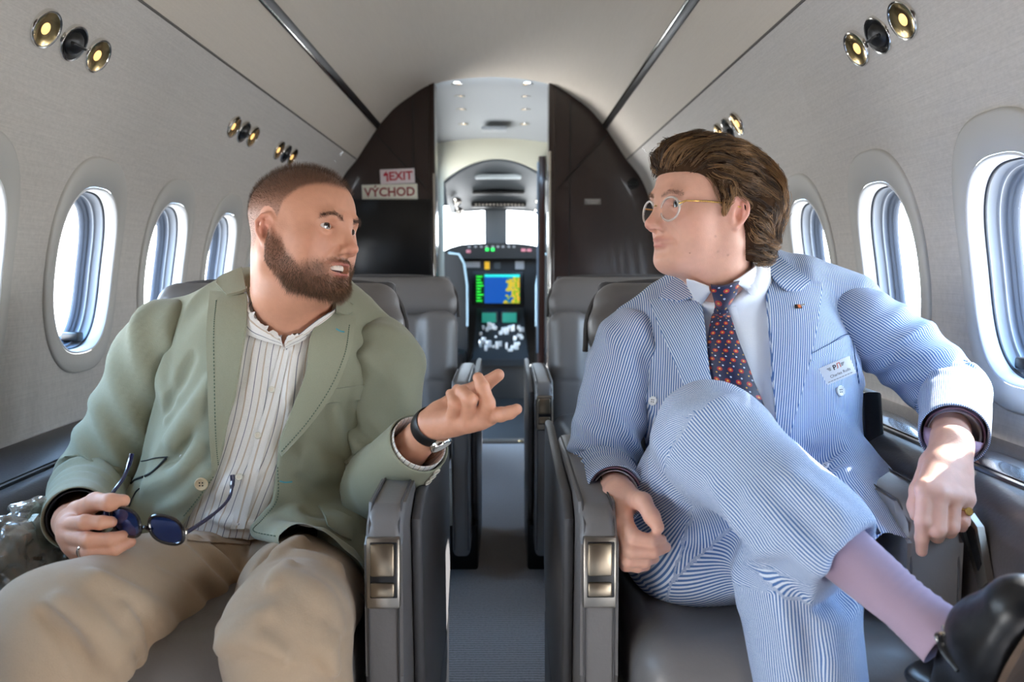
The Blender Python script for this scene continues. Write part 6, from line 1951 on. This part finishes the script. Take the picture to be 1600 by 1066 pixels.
# suit jacket
base = SDF(); torso_r(base, 0.013)
v_, f_ = base.mesh((0.08, 1.10, 0.36), (0.80, 1.76, 1.10), 0.009); LAP_R = BVHTree.FromPolygons(smooth_verts(v_, f_, 2).tolist(), f_.tolist())
OPEN_R = [(1075, 400), (1080, 430), (1097, 473), (1102, 511), (1108, 570), (1116, 625), (1150, 690), (1216, 702), (1210, 640), (1204, 535), (1197, 460), (1196, 420), (1196, 380)]
s = SDF(); torso_r(s, 0.013)
s.u(ell(at(1330, 800, 1.36), (0.09, 0.12, 0.10)), 0.05)
s.u(chain([at(1310, 730, 1.36), at(1335, 775, 1.26), at(1362, 822, 1.17), at(1402, 872, 1.11)], [0.05, 0.040, 0.034, 0.026]), 0.05)
s.u(chain([at(1300, 790, 1.27), at(1330, 840, 1.17), at(1385, 885, 1.10)], 0.026), 0.04)
s.u(ell(at(1030, 860, 1.40), (0.08, 0.12, 0.10)), 0.05)
s.u(chain([at(1076, 440, 1.52), at(1085, 425, 1.57), at(1140, 408, 1.60), at(1195, 405, 1.57), at(1206, 425, 1.52)], [0.022, 0.024, 0.026, 0.026, 0.022]), 0.03)
s.sub(px_region(OPEN_R, 1.50), 0.004)
s.sub(px_region([(900, 960), (1010, 955), (1030, 935), (1100, 940), (1300, 935), (1410, 915), (1446, 912), (1600, 910), (1600, 1300), (900, 1300)], 1.7), 0.006)
s.sub(cone(R_NECK + [0, 0, -0.04], R_NECK + [0, -0.004, 0.12], 0.074, 0.072), 0.01)
folds(s, [([(1340, 620), (1310, 660), (1270, 690)], 0.016, 0.0096, 0.03), ([(1345, 660), (1310, 700), (1260, 730)], 0.014, -0.0080, 0.025), ([(1350, 700), (1320, 740), (1290, 770)], 0.014, 0.0096, 0.025), ([(1330, 560), (1345, 600), (1350, 650)], 0.012, 0.0080, 0.02),
          ([(1000, 600), (1030, 640), (1040, 690)], 0.014, 0.0080, 0.025), ([(1300, 780), (1340, 800), (1380, 840)], 0.014, 0.0096, 0.025)])
s.disp = wrinkle(0.0034, 12, 70, (1.1, 1.0, 0.8))
V, Fc = s.mesh((0.08, 1.10, 0.36), (0.80, 1.74, 1.08), 0.004); V = smooth_verts(V, Fc, 1)
JKT = mesh_obj('suit_jacket', V, Fc, M_SEER, PR)
set_attr(JKT, 'st', TR_ST(V))
jb = bvh_of(JKT); jb2 = bvh_of(JKT, SHIRT_R)
s1 = sleeve([at(1005, 512, 1.52), RSH_R, at(955, 650, 1.48), REL_R + [0, -0.01, 0.012], at(948, 760, 1.36), at(963, 773, 1.232)], [0.055, 0.072, 0.068, 0.066, 0.058, 0.047], M_SEER, 'sleeve', JKT,
       folds_=[(0.50, 0.13, 0.009, 11, 3.1, 1.8), (0.22, 0.10, 0.007, 8, 3.6, 1.6), (0.74, 0.08, 0.006, 13, 3.0, 1.4)])
s2 = sleeve([at(1315, 485, 1.52), RSH_L, np.array([0.735, 1.47, 0.83]), REL_L + [0.0, -0.01, 0.012], np.array([0.775, 1.36, 0.752]), at(1490, 680, 1.195)], [0.055, 0.070, 0.068, 0.064, 0.056, 0.049], M_SEER, 'sleeve', JKT,
       folds_=[(0.40, 0.13, 0.009, 10, 3.2, 1.8), (0.68, 0.10, 0.008, 12, 3.0, 1.8)])
for pth in ([at(954, 766, 1.29), at(960, 771, 1.256), at(961, 772, 1.246)], [np.array([0.75, 1.30, 0.745]), at(1491, 677, 1.222), at(1491, 678, 1.212)]):
    sleeve(pth, [0.036, 0.0375, 0.0375], M_WHITE, 'shirt_cuff', JKT, steps=12)
    sleeve(pth, [0.041, 0.0425, 0.0425], M_PINK, 'cuff_lining', JKT, steps=12)
lst = lambda P, u, v: (P[:, 0] * 0.92 + P[:, 2] * 0.40)
rst = lambda P, u, v: (P[:, 0] * 0.97 - P[:, 2] * 0.12)
patch('lapel', [(1017, 472), (1040, 525), (1060, 572), (1078, 614), (1100, 650)], [(1097, 473), (1102, 511), (1108, 570), (1116, 625), (1130, 655)], LAP_R, M_SEER, JKT, 40, 14, 0.002, 0.010, 0.004, 0.003, attr=lst)
patch('lapel', [(1278, 446), (1266, 530), (1246, 615), (1222, 702)], [(1197, 430), (1204, 535), (1210, 638), (1217, 702)], LAP_R, M_SEER, JKT, 44, 14, 0.002, 0.010, 0.004, 0.003, attr=rst)
patch('collar', [(1034, 474), (1050, 452), (1074, 428)], [(1064, 478), (1090, 470), (1097, 468)], LAP_R, M_SEER, JKT, 16, 10, 0.011, 0.003, 0.004, attr=lambda P, u, v: P[:, 0] * 0.6 + P[:, 2] * 0.8)
patch('collar', [(1196, 404), (1225, 420), (1260, 448)], [(1198, 436), (1222, 460), (1246, 462)], LAP_R, M_SEER, JKT, 18, 10, 0.011, 0.003, 0.004, attr=lambda P, u, v: P[:, 0] * 0.5 - P[:, 2] * 0.85)
jall = bvh_of(JKT, *[c for c in children_of(JKT) if c.name.startswith(('lapel', 'collar'))])
M_WBTN = mat('white_button', (232, 234, 236), 0.3)
for (x, y, r) in ((1021, 627, 0.0085), (1312, 611, 0.0095), (1290, 730, 0.0085)): button('jacket_button', jall, x, y, r, M_WBTN, JKT)
patch('breast_pocket', [(1262, 556), (1292, 540), (1324, 524)], [(1266, 566), (1296, 551), (1328, 535)], jb, M_SEER, JKT, 16, 5, 0.001, 0, 0.0025, attr=rst, smoothcurve=False)
M_SEAM = mat('suit_seam', (60, 84, 124), 0.8)
stitch_line('pocket_edge', [(1262, 556), (1292, 540), (1326, 523), (1336, 560), (1342, 600)], jb, M_SEAM, JKT, 0.0008, False)
stitch_line('pocket_slit', [(1310, 782), (1335, 795), (1358, 815), (1382, 846)], jb, mat('pocket_dark', (26, 36, 58), 0.8), JKT, 0.0035, False)
# name badge
p0, n0 = on_surface(jall, 1301, 581, 0.0105)
n0 = sum((on_surface(jall, x_, y_)[1] for x_, y_ in ((1275, 585), (1325, 575), (1301, 565), (1301, 600))), Vector((0, 0, 0))).normalized()
bx_ = Vector(at(1326, 571, p0.y) - at(1277, 592, p0.y)).normalized()
nz_ = (n0 - bx_ * n0.dot(bx_)).normalized(); by_ = nz_.cross(bx_)
Mb = Matrix.Translation(p0) @ Matrix((bx_, by_, nz_)).transposed().to_4x4()
BADGE = MB().box((-0.0285, -0.0165, -0.001), (0.0285, 0.0165, 0.0015), Mb, 0.0008).build('name_badge', mat('badge_white', (232, 238, 244), 0.3), PR)
M_INK = mat('badge_ink', (40, 42, 50), 0.5); M_INKR = mat('badge_red', (206, 70, 50), 0.5)
def bt(name, t, size, x, y, m, bold=0.0, shear=0.0): text_mesh(name, t, size, m, BADGE, Mb @ Matrix.Translation((x, y, 0.0016)), bold, shear, 0.0001)
bt('badge_name', 'Charles Rolls', 0.0070, 0.003, -0.0050, M_INK)
for i in range(9): MB().box((-0.0225 + i * 0.0051, -0.0128, 0.0015), (-0.0185 + i * 0.0051, -0.0118, 0.0018), Mb).build('print_line', mat('badge_grey', (120, 120, 118), 0.5) if i == 0 else bpy.data.materials['badge_grey'], BADGE, smooth=False)
bt('badge_logo', 'P', 0.012, -0.0025, 0.0075, M_INK, 0.0003); bt('badge_logo', 'Л', 0.012, 0.0050, 0.0078, M_INKR, 0.0001)
for sg in (-1, 1):
    for i in range(3): MB().box((sg * 0.0095 + (-0.0065 + i * 0.0015 if sg < 0 else 0), 0.0095 - i * 0.002, 0.0015), (sg * 0.0095 + (0 if sg < 0 else 0.0065 - i * 0.0015), 0.0105 - i * 0.002, 0.0019), Mb).build('wing_bar', M_INK, BADGE, smooth=False)
# lapel pin
p0, n0 = on_surface(jall, 1247, 480, 0.001)
Mp = Matrix.Translation(p0) @ n0.to_track_quat('Z', 'Y').to_matrix().to_4x4()
PIN = MB().box((-0.006, -0.004, 0), (0.006, 0.004, 0.002), Mp, 0.0007).build('lapel_pin', mat('pin_dark', (52, 44, 44), 0.3, 0.6), PR)
MB().box((-0.002, -0.0035, 0.0015), (0.0035, 0.0035, 0.0026), Mp, 0.0005).build('pin_enamel', mat('pin_orange', (226, 120, 70), 0.3), PIN)
MB().tube([Mp @ Vector((0.003, 0.001, 0.0015)), Mp @ Vector((0.012, 0.004, 0.0015))], 0.0012, 6).build('pin_wing', M_CHROME, PIN)

# trousers
s = SDF()
s.u(ell((0.43, 1.45, 0.53), (0.185, 0.13, 0.10)), 0.05)
TH_R = [RHIP_R + [0.01, 0, 0.0], RHIP_R * 0.5 + RKN_R * 0.5, RKN_R, RKN_R * 0.52 + RAN_R * 0.48, RKN_R * 0.26 + RAN_R * 0.74]
TH_L = [RHIP_L, RHIP_L * 0.45 + RKN_L * 0.55, RKN_L, RKN_L * 0.5 + RAN_L * 0.5, RAN_L]
s.u(chain(TH_R, [0.105, 0.098, 0.076, 0.062, 0.055], 0.03), 0.03)
s.u(chain(TH_L, [0.10, 0.09, 0.074, 0.068, 0.062], 0.03), 0.03)
s.u(ell((0.30, 1.28, 0.52), (0.11, 0.14, 0.085)), 0.05)
dirh = (RAN_R - RKN_R) / np.linalg.norm(RAN_R - RKN_R)
hem_p = RKN_R * 0.31 + RAN_R * 0.69
s.sub(lambda P: np.maximum(-((P - hem_p) @ dirh), np.linalg.norm((P - hem_p) - ((P - hem_p) @ dirh)[:, None] * dirh, axis=1) - 0.088), 0.003)
s.sub(cone(hem_p - dirh * 0.03, hem_p + dirh * 0.1, 0.042, 0.045), 0.003)
folds(s, [([(1060, 760), (1090, 800), (1100, 860)], 0.014, 0.0096, 0.025), ([(1040, 720), (1070, 790), (1075, 850)], 0.012, -0.0080, 0.02), ([(1120, 760), (1150, 810), (1185, 850)], 0.014, 0.0096, 0.025),
          ([(1170, 690), (1240, 750), (1310, 800)], 0.016, 0.0096, 0.03), ([(1150, 720), (1220, 790), (1290, 850)], 0.014, -0.0064, 0.025), ([(1180, 780), (1230, 830), (1280, 890)], 0.014, 0.0096, 0.025),
          ([(1200, 900), (1225, 960), (1240, 1040)], 0.014, 0.0096, 0.025), ([(1300, 960), (1290, 1010), (1300, 1060)], 0.014, 0.0096, 0.02), ([(1250, 930), (1265, 990), (1270, 1050)], 0.012, -0.0064, 0.02),
          ([(1050, 660), (1085, 640), (1130, 632)], 0.014, 0.0064, 0.025), ([(1175, 880), (1190, 860), (1215, 850)], 0.012, 0.0096, 0.02)])
s.disp = wrinkle(0.0034, 13, 80, (1.0, 0.9, 1.0))
V, Fc = s.mesh((0.12, 0.76, 0.08), (0.68, 1.62, 0.86), 0.005); V = smooth_verts(V, Fc, 2)
TRR = mesh_obj('trousers', V, Fc, M_SEER, PR)
def leg_st(V, legs, seams):
    best = np.full(len(V), 1e9); st = np.zeros(len(V))
    for pts, sm in zip(legs, seams):
        u = None; rads = [0.112, 0.098, 0.080, 0.062]
        for i in range(len(pts) - 1):
            a, b = pts[i], pts[i + 1]; T = (b - a) / np.linalg.norm(b - a)
            u = np.asarray(sm, float) if u is None else u
            u = u - T * (u @ T); u /= np.linalg.norm(u); w = np.cross(T, u)
            h = np.clip(((V - a) @ (b - a)) / ((b - a) @ (b - a)), 0, 1)
            r = V - a - h[:, None] * (b - a); d = np.linalg.norm(r, axis=1)
            an = np.arctan2(r @ w, r @ u) * (rads[i] + (rads[i + 1] - rads[i]) * h)
            m = d < best; st[m] = an[m]; best[m] = d[m]
    return st
set_attr(TRR, 'st', leg_st(V, (TH_R[:3] + [TH_R[-1]], TH_L[:3] + [TH_L[-1]]), ((0, -0.6, 1.0), (0, -0.6, 1.0))))
# sock and shoe
SOCK = sleeve([RKN_R * 0.48 + RAN_R * 0.52, RKN_R * 0.35 + RAN_R * 0.65, RKN_R * 0.18 + RAN_R * 0.82, RAN_R * 0.94 + RKN_R * 0.06, RAN_R + dirh * 0.03], [0.038, 0.038, 0.034, 0.031, 0.035], M_SOCK, 'sock', PR, steps=60, folds_=[(0.72, 0.2, 0.0016, 16, 0.5, 0.6)])
e1 = np.array([-0.02, -0.45, 0.89]); e1 /= np.linalg.norm(e1)
e2 = -dirh - e1 * (-dirh @ e1); e2 /= np.linalg.norm(e2)
e3 = np.cross(e1, e2)
RS = np.stack([e1, e2, e3], 1)
SC_ = RAN_R + dirh * 0.035
SP = lambda a, b, c: SC_ + RS @ np.array([a, b, c])
M_SHOE = mat('black_calf', (13, 15, 19), 0.36, bump=(40, 0.25, (1, 1, 1)))
s = SDF()
s.u(chain([SP(-0.060, -0.030, 0), SP(-0.03, -0.030, 0), SP(0.05, -0.036, 0.002), SP(0.105, -0.044, 0.004)], [0.034, 0.036, 0.040, 0.031], 0.02), 0.02)
s.u(ell(SP(0.05, -0.045, 0.002), (0.085, 0.024, 0.046), RS), 0.02)
s.u(chain([SP(-0.060, -0.02, 0), SP(-0.058, 0.008, 0)], [0.030, 0.028]), 0.02)
s.sub(cone(SP(-0.035, 0.0, 0), SP(-0.035, 0.09, 0), 0.030, 0.044), 0.008)
s.cut(half(SP(0, -0.066, 0), -e2), 0.004)
folds(s, [])
SHOE = sdf_obj('loafer', s, SC_ - 0.17, SC_ + 0.17, 0.003, M_SHOE, PR)
outl = [(0.128, 0.004), (0.120, 0.024), (0.10, 0.038), (0.07, 0.046), (0.03, 0.043), (-0.02, 0.036), (-0.055, 0.036), (-0.080, 0.030), (-0.093, 0.010), (-0.093, -0.010), (-0.080, -0.028), (-0.055, -0.033), (-0.02, -0.033), (0.03, -0.040), (0.07, -0.044), (0.10, -0.034), (0.120, -0.018)]
Ms = Matrix.Translation(SP(0, -0.066, 0)) @ Matrix([[e1[i], e3[i], -e2[i]] for i in range(3)]).to_4x4()
ol = [tuple(v) for v in catmull(outl + outl[:1], 60)[:-1]]
SOLE = MB().prism(ol, 0.006, Ms).build('sole', mat('worn_sole', (84, 66, 52), 0.75, noise=(30, 0.45, (1, 1, 1)), bump=(60, 0.4, (1, 1, 1))), SHOE, edge=30)
MB().prism([(x * 0.98, y * 0.95) for x, y in ol if x < -0.035], 0.020, Ms).build('heel', M_BLACK, SHOE, edge=30)
# vamp strap and horsebit
MB().tube(catmull([SP(0.028, -0.034, -0.044), SP(0.026, -0.006, -0.030), SP(0.024, 0.006, 0.0), SP(0.026, -0.006, 0.030), SP(0.028, -0.034, 0.044)], 24), 0.006, 8, flat=(0.5, 1.3)).build('strap', M_SHOE, SHOE)
bit = MB()
bit.tube(catmull([SP(0.030, 0.000, -0.024), SP(0.030, 0.011, -0.006), SP(0.030, 0.012, 0.006), SP(0.030, 0.000, 0.024)], 16), 0.0028, 8)
for c in (-0.030, 0.030):
    bit.tube([SP(0.030 + 0.009 * math.cos(a), -0.004 + 0.009 * math.sin(a), c) for a in np.linspace(0, 2 * math.pi, 18)], 0.0022, 6, cap=False)
bit.build('horsebit', M_CHROME, SHOE)
# plain black shoe on the floor
s = SDF()
fl = RAN_L; fd = np.array([0.1, -1.0, 0.0]); fd /= np.linalg.norm(fd); fs = np.cross(fd, [0, 0, 1])
RF = np.stack([fd, fs, np.array([0, 0, 1.0])], 1)
FP = lambda a, b, c: np.array([fl[0], fl[1], 0.0]) + RF @ np.array([a, b, c])
for nm_, base_, par, mm in (('loafer', RAN_L, PR, M_SHOE), ('shoe', LAN_L, PL, mat('brown_shoe', (70, 50, 38), 0.35)), ('shoe', LAN_R, PL, bpy.data.materials['brown_shoe'])):
    fl = base_
    s = SDF()
    s.u(chain([FP(-0.06, 0, 0.045), FP(0.0, 0, 0.045), FP(0.10, 0, 0.04), FP(0.17, 0, 0.032)], [0.036, 0.038, 0.042, 0.030], 0.02), 0.02)
    s.u(cone(FP(-0.02, 0, 0.05), FP(-0.02, 0, 0.10), 0.040, 0.045), 0.02)
    s.cut(half((0, 0, 0.004), (0, 0, -1)), 0.004)
    sdf_obj(nm_, s, FP(0.05, 0, 0.07) - 0.20, FP(0.05, 0, 0.07) + 0.20, 0.006, mm, par)

# eyeglasses
M_CLEAR = mat('clear_acetate', (222, 218, 212), 0.08, spec=0.8, alpha=0.45)
M_LENS = glass_mat('spectacle_lens', (0.97, 0.97, 0.98), 0.07)
M_GOLD = mat('gold_wire', (214, 176, 104), 0.22, 1.0)
GL = empty('eyeglasses'); GL.name = 'eyeglasses'
GL.parent = PR
for x in (-1, 1):
    ring = []
    for a in np.linspace(0, 2 * math.pi, 33)[:-1]:
        rx = 0.0232; rz = 0.0208
        ring.append(RT(x * 0.0335 + rx * math.cos(a), 0.1020 - 0.25 * max(0.0335 + rx * x * math.cos(a) - 0.02, 0) ** 1.0 * 0.6, -0.011 + rz * math.sin(a)))
    rim = MB().tube(ring + ring[:1], 0.0020, 8, cap=False).build('rim', M_CLEAR, GL)
    c = np.mean(ring, axis=0)
    MB().add([c] + ring, [(0, 1 + i, 1 + (i + 1) % 32) for i in range(32)]).build('lens', M_LENS, GL, smooth=False)
    MB().tube([RT(x * 0.056, 0.0970, -0.003), RT(x * 0.066, 0.090, 0.001), RT(x * 0.0735, 0.060, 0.002), RT(x * 0.0765, 0.016, 0.002), RT(x * 0.079, -0.008, -0.004)], 0.0016, 8).build('temple', M_GOLD, GL)
MB().tube(catmull([RT(-0.011, 0.1020, -0.006), RT(0, 0.1075, -0.002), RT(0.011, 0.1020, -0.006)], 10), 0.0014, 8).build('bridge', M_GOLD, GL)
# signet ring on the little finger
d = RH_L['f'][3][0] - RH_L['mcp'][3]; d /= np.linalg.norm(d); c = RH_L['mcp'][3] * 0.45 + RH_L['f'][3][0] * 0.55
def finger_ring(name, c, d, r, m, parent, tube=0.0016, face=None):
    a = np.cross(d, [0.2, 0.9, 0.3]); a /= np.linalg.norm(a); b = np.cross(d, a)
    pts = [c + (a * math.cos(t) + b * math.sin(t)) * r for t in np.linspace(0, 2 * math.pi, 25)]
    mb = MB().tube(pts, tube, 8, cap=False, flat=(1, 1.6))
    o = mb.build(name, m, parent)
    if face is not None:
        M = Matrix.Translation(c + face * (r + 0.001)) @ Vector(face).to_track_quat('Z', 'Y').to_matrix().to_4x4()
        MB().lathe([(0.0055, -0.002), (0.0060, 0.0005), (0.0050, 0.0014), (0.0001, 0.0014)], M, 18).build('bezel', m, o)
    return o
finger_ring('signet_ring', c, d, 0.0098, M_GOLD, PR, face=np.array([0.1, -0.95, 0.25]))
d = LH_R['f'][2][0] - LH_R['mcp'][2]; d /= np.linalg.norm(d)
finger_ring('ring', LH_R['mcp'][2] * 0.25 + LH_R['f'][2][0] * 0.75 , d, 0.0110, M_CHROME, PL, 0.0017)
# ================================================================== things held, worn and lying about
# sunglasses in the hand
SG = empty('sunglasses', at(230, 830, 1.085)); tag(SG, 'dark sunglasses with blue mirrored lenses in the green-blazer man\'s hand', 'sunglasses')
inv = Matrix.Translation(SG.location).inverted()
M_FRAME = mat('tortoise_frame', (20, 16, 18), 0.18, coat=0.6)
M_MIRROR = mat('blue_mirror_lens', (16, 44, 96), 0.06, 0.55, coat=1.0)
M_TEMPLE = mat('dark_blue_temple', (22, 26, 60), 0.2, coat=0.6)
def sg(o): o.matrix_parent_inverse = inv; return o
for (cx, cy, rx, ry, Y, dY) in ((260, 828, 26.5, 21.5, 1.080, 0.006), (197, 816, 22.0, 22.0, 1.092, 0.010)):
    ring = []
    for t in np.linspace(0, 2 * math.pi, 41)[:-1]:
        x, y = superell(t, 1, 1, 2.5) if 'superell' in globals() else (math.cos(t), math.sin(t))
        ring.append(at(cx + rx * x + 3.5 * y, cy + ry * y + 5 * x, Y - dY * x))
    sg(MB().tube(ring + ring[:1], 0.0024, 8, cap=False).build('rim', M_FRAME, SG))
    c = np.mean(ring, axis=0) + np.array([0, -0.002, 0])
    sg(MB().add([c] + ring, [(0, 1 + i, 1 + (i + 1) % 40) for i in range(40)]).build('lens', M_MIRROR, SG))
sg(MB().tube(catmull([at(218, 828, 1.088), at(226, 824, 1.084), at(235, 829, 1.084)], 10), 0.0028, 8).build('bridge', M_FRAME, SG))
sg(MB().tube(catmull([at(286, 834, 1.078), at(292, 832, 1.082), at(332, 805, 1.115), at(357, 780, 1.140), at(363, 755, 1.150), at(363, 742, 1.152)], 30), [0.0030] * 12 + [0.0024] * 10 + [0.0034] * 8, 8).build('temple', M_TEMPLE, SG))
sg(MB().tube(catmull([at(171, 816, 1.098), at(166, 800, 1.100), at(174, 774, 1.112), at(193, 747, 1.135), at(203, 722, 1.148), at(206, 709, 1.152)], 30), [0.0032] * 12 + [0.0026] * 10 + [0.0034] * 8, 8).build('temple', M_TEMPLE, SG))
sg(MB().lathe([(0.0001, -0.003), (0.003, -0.002), (0.003, 0.002), (0.0001, 0.003)], Matrix.Translation(at(290, 832, 1.079)), 12).build('hinge', M_CHROME, SG))

# wrist watch
a = LW_L - LEL_L; a /= np.linalg.norm(a)
wc = LW_L - a * 0.006
v = np.array([0.55, -0.45, -0.62]); v = v - a * (v @ a); v /= np.linalg.norm(v); w = np.cross(a, v)
M_BAND = mat('black_strap', (14, 13, 14), 0.45)
pts = [wc + (v * math.cos(t) * 0.0295 + w * math.sin(t) * 0.0300) for t in np.linspace(0, 2 * math.pi, 37)]
WATCH = MB().tube(pts, 0.0045, 10, cap=False, up=tuple(a), flat=(2.7, 0.55)).build('wrist_watch', M_BAND, PL)
M = Matrix.Translation(wc + v * 0.0300) @ Vector(v).to_track_quat('Z', 'Y').to_matrix().to_4x4()
cs = MB().lathe([(0.0165, -0.003), (0.0190, 0.0), (0.0190, 0.006), (0.0175, 0.008), (0.0160, 0.0082)], M, 32).build('watch_case', M_CHROME, WATCH)
MB().lathe([(0.0162, 0.0078), (0.0001, 0.0078)], M, 32).build('dial', mat('watch_dial', (210, 208, 200), 0.3), cs)
MB().lathe([(0.0001, 0.019), (0.0026, 0.019), (0.0026, 0.0235), (0.0001, 0.0235)], M @ Matrix.Rotation(math.pi / 2, 4, 'X') @ Matrix.Translation((0, 0.003, 0)), 12).build('crown', M_CHROME, cs)

# crumpled clear bags beside the seats
def bag_mat(name, tint):
    m = bpy.data.materials.new(name); m.use_nodes = True
    n, l = m.node_tree.nodes, m.node_tree.links
    n.remove(n['Principled BSDF'])
    tr = n.new('ShaderNodeBsdfTransparent'); tr.inputs[0].default_value = (*tint, 1)
    gl = n.new('ShaderNodeBsdfGlossy'); gl.inputs['Roughness'].default_value = 0.12
    df = n.new('ShaderNodeBsdfDiffuse'); df.inputs[0].default_value = (0.42, 0.40, 0.36, 1)
    fr = n.new('ShaderNodeLayerWeight'); fr.inputs[0].default_value = 0.35
    m1 = n.new('ShaderNodeMixShader'); m1.inputs[0].default_value = 0.35
    m2 = n.new('ShaderNodeMixShader')
    l.new(tr.outputs[0], m1.inputs[1]); l.new(df.outputs[0], m1.inputs[2])
    l.new(fr.outputs['Facing'], m2.inputs[0]); l.new(m1.outputs[0], m2.inputs[1]); l.new(gl.outputs[0], m2.inputs[2])
    l.new(m2.outputs[0], n['Material Output'].inputs['Surface'])
    return m
def bag(c, r, seed, lab, m, inner):
    s = SDF(); s.u(ell(c, r))
    def dsp(P):
        a = val_noise(P, 34, seed); b = val_noise(P + 3.3, 75, seed + 1)
        return 0.022 * np.abs(a - 0.5) * 2 + 0.010 * np.abs(b - 0.5) * 2 - 0.012
    s.disp = dsp
    V, Fc = s.mesh(np.array(c) - np.array(r) - 0.03, np.array(c) + np.array(r) + 0.03, 0.004)
    root = mesh_obj('plastic_bag', V, Fc, m); tag(root, lab, 'bag')
    root.data.set_sharp_from_angle(angle=math.radians(25))
    s2 = SDF(); s2.u(ell(np.array(c) - [0, 0, r[2] * 0.15], np.array(r) * 0.70)); s2.disp = lambda P: 0.012 * val_noise(P, 40, seed + 5)
    sdf_obj('bag_content', s2, np.array(c) - np.array(r), np.array(c) + np.array(r), 0.005, inner, root)
bag((-0.738, 1.21, 0.535), (0.045, 0.085, 0.085), 21, 'crumpled clear plastic bag stuffed between the left ledge and the man\'s thigh', bag_mat('clear_film', (0.86, 0.84, 0.78)), mat('bag_fill', (88, 74, 52), 0.7))
bag(tuple(at(1414, 745, 1.46)), (0.035, 0.07, 0.05), 22, 'pale plastic bag tucked behind the striped-suit man\'s hand', bag_mat('pale_film', (0.80, 0.84, 0.86)), mat('bag_fill_pale', (150, 154, 150), 0.7))
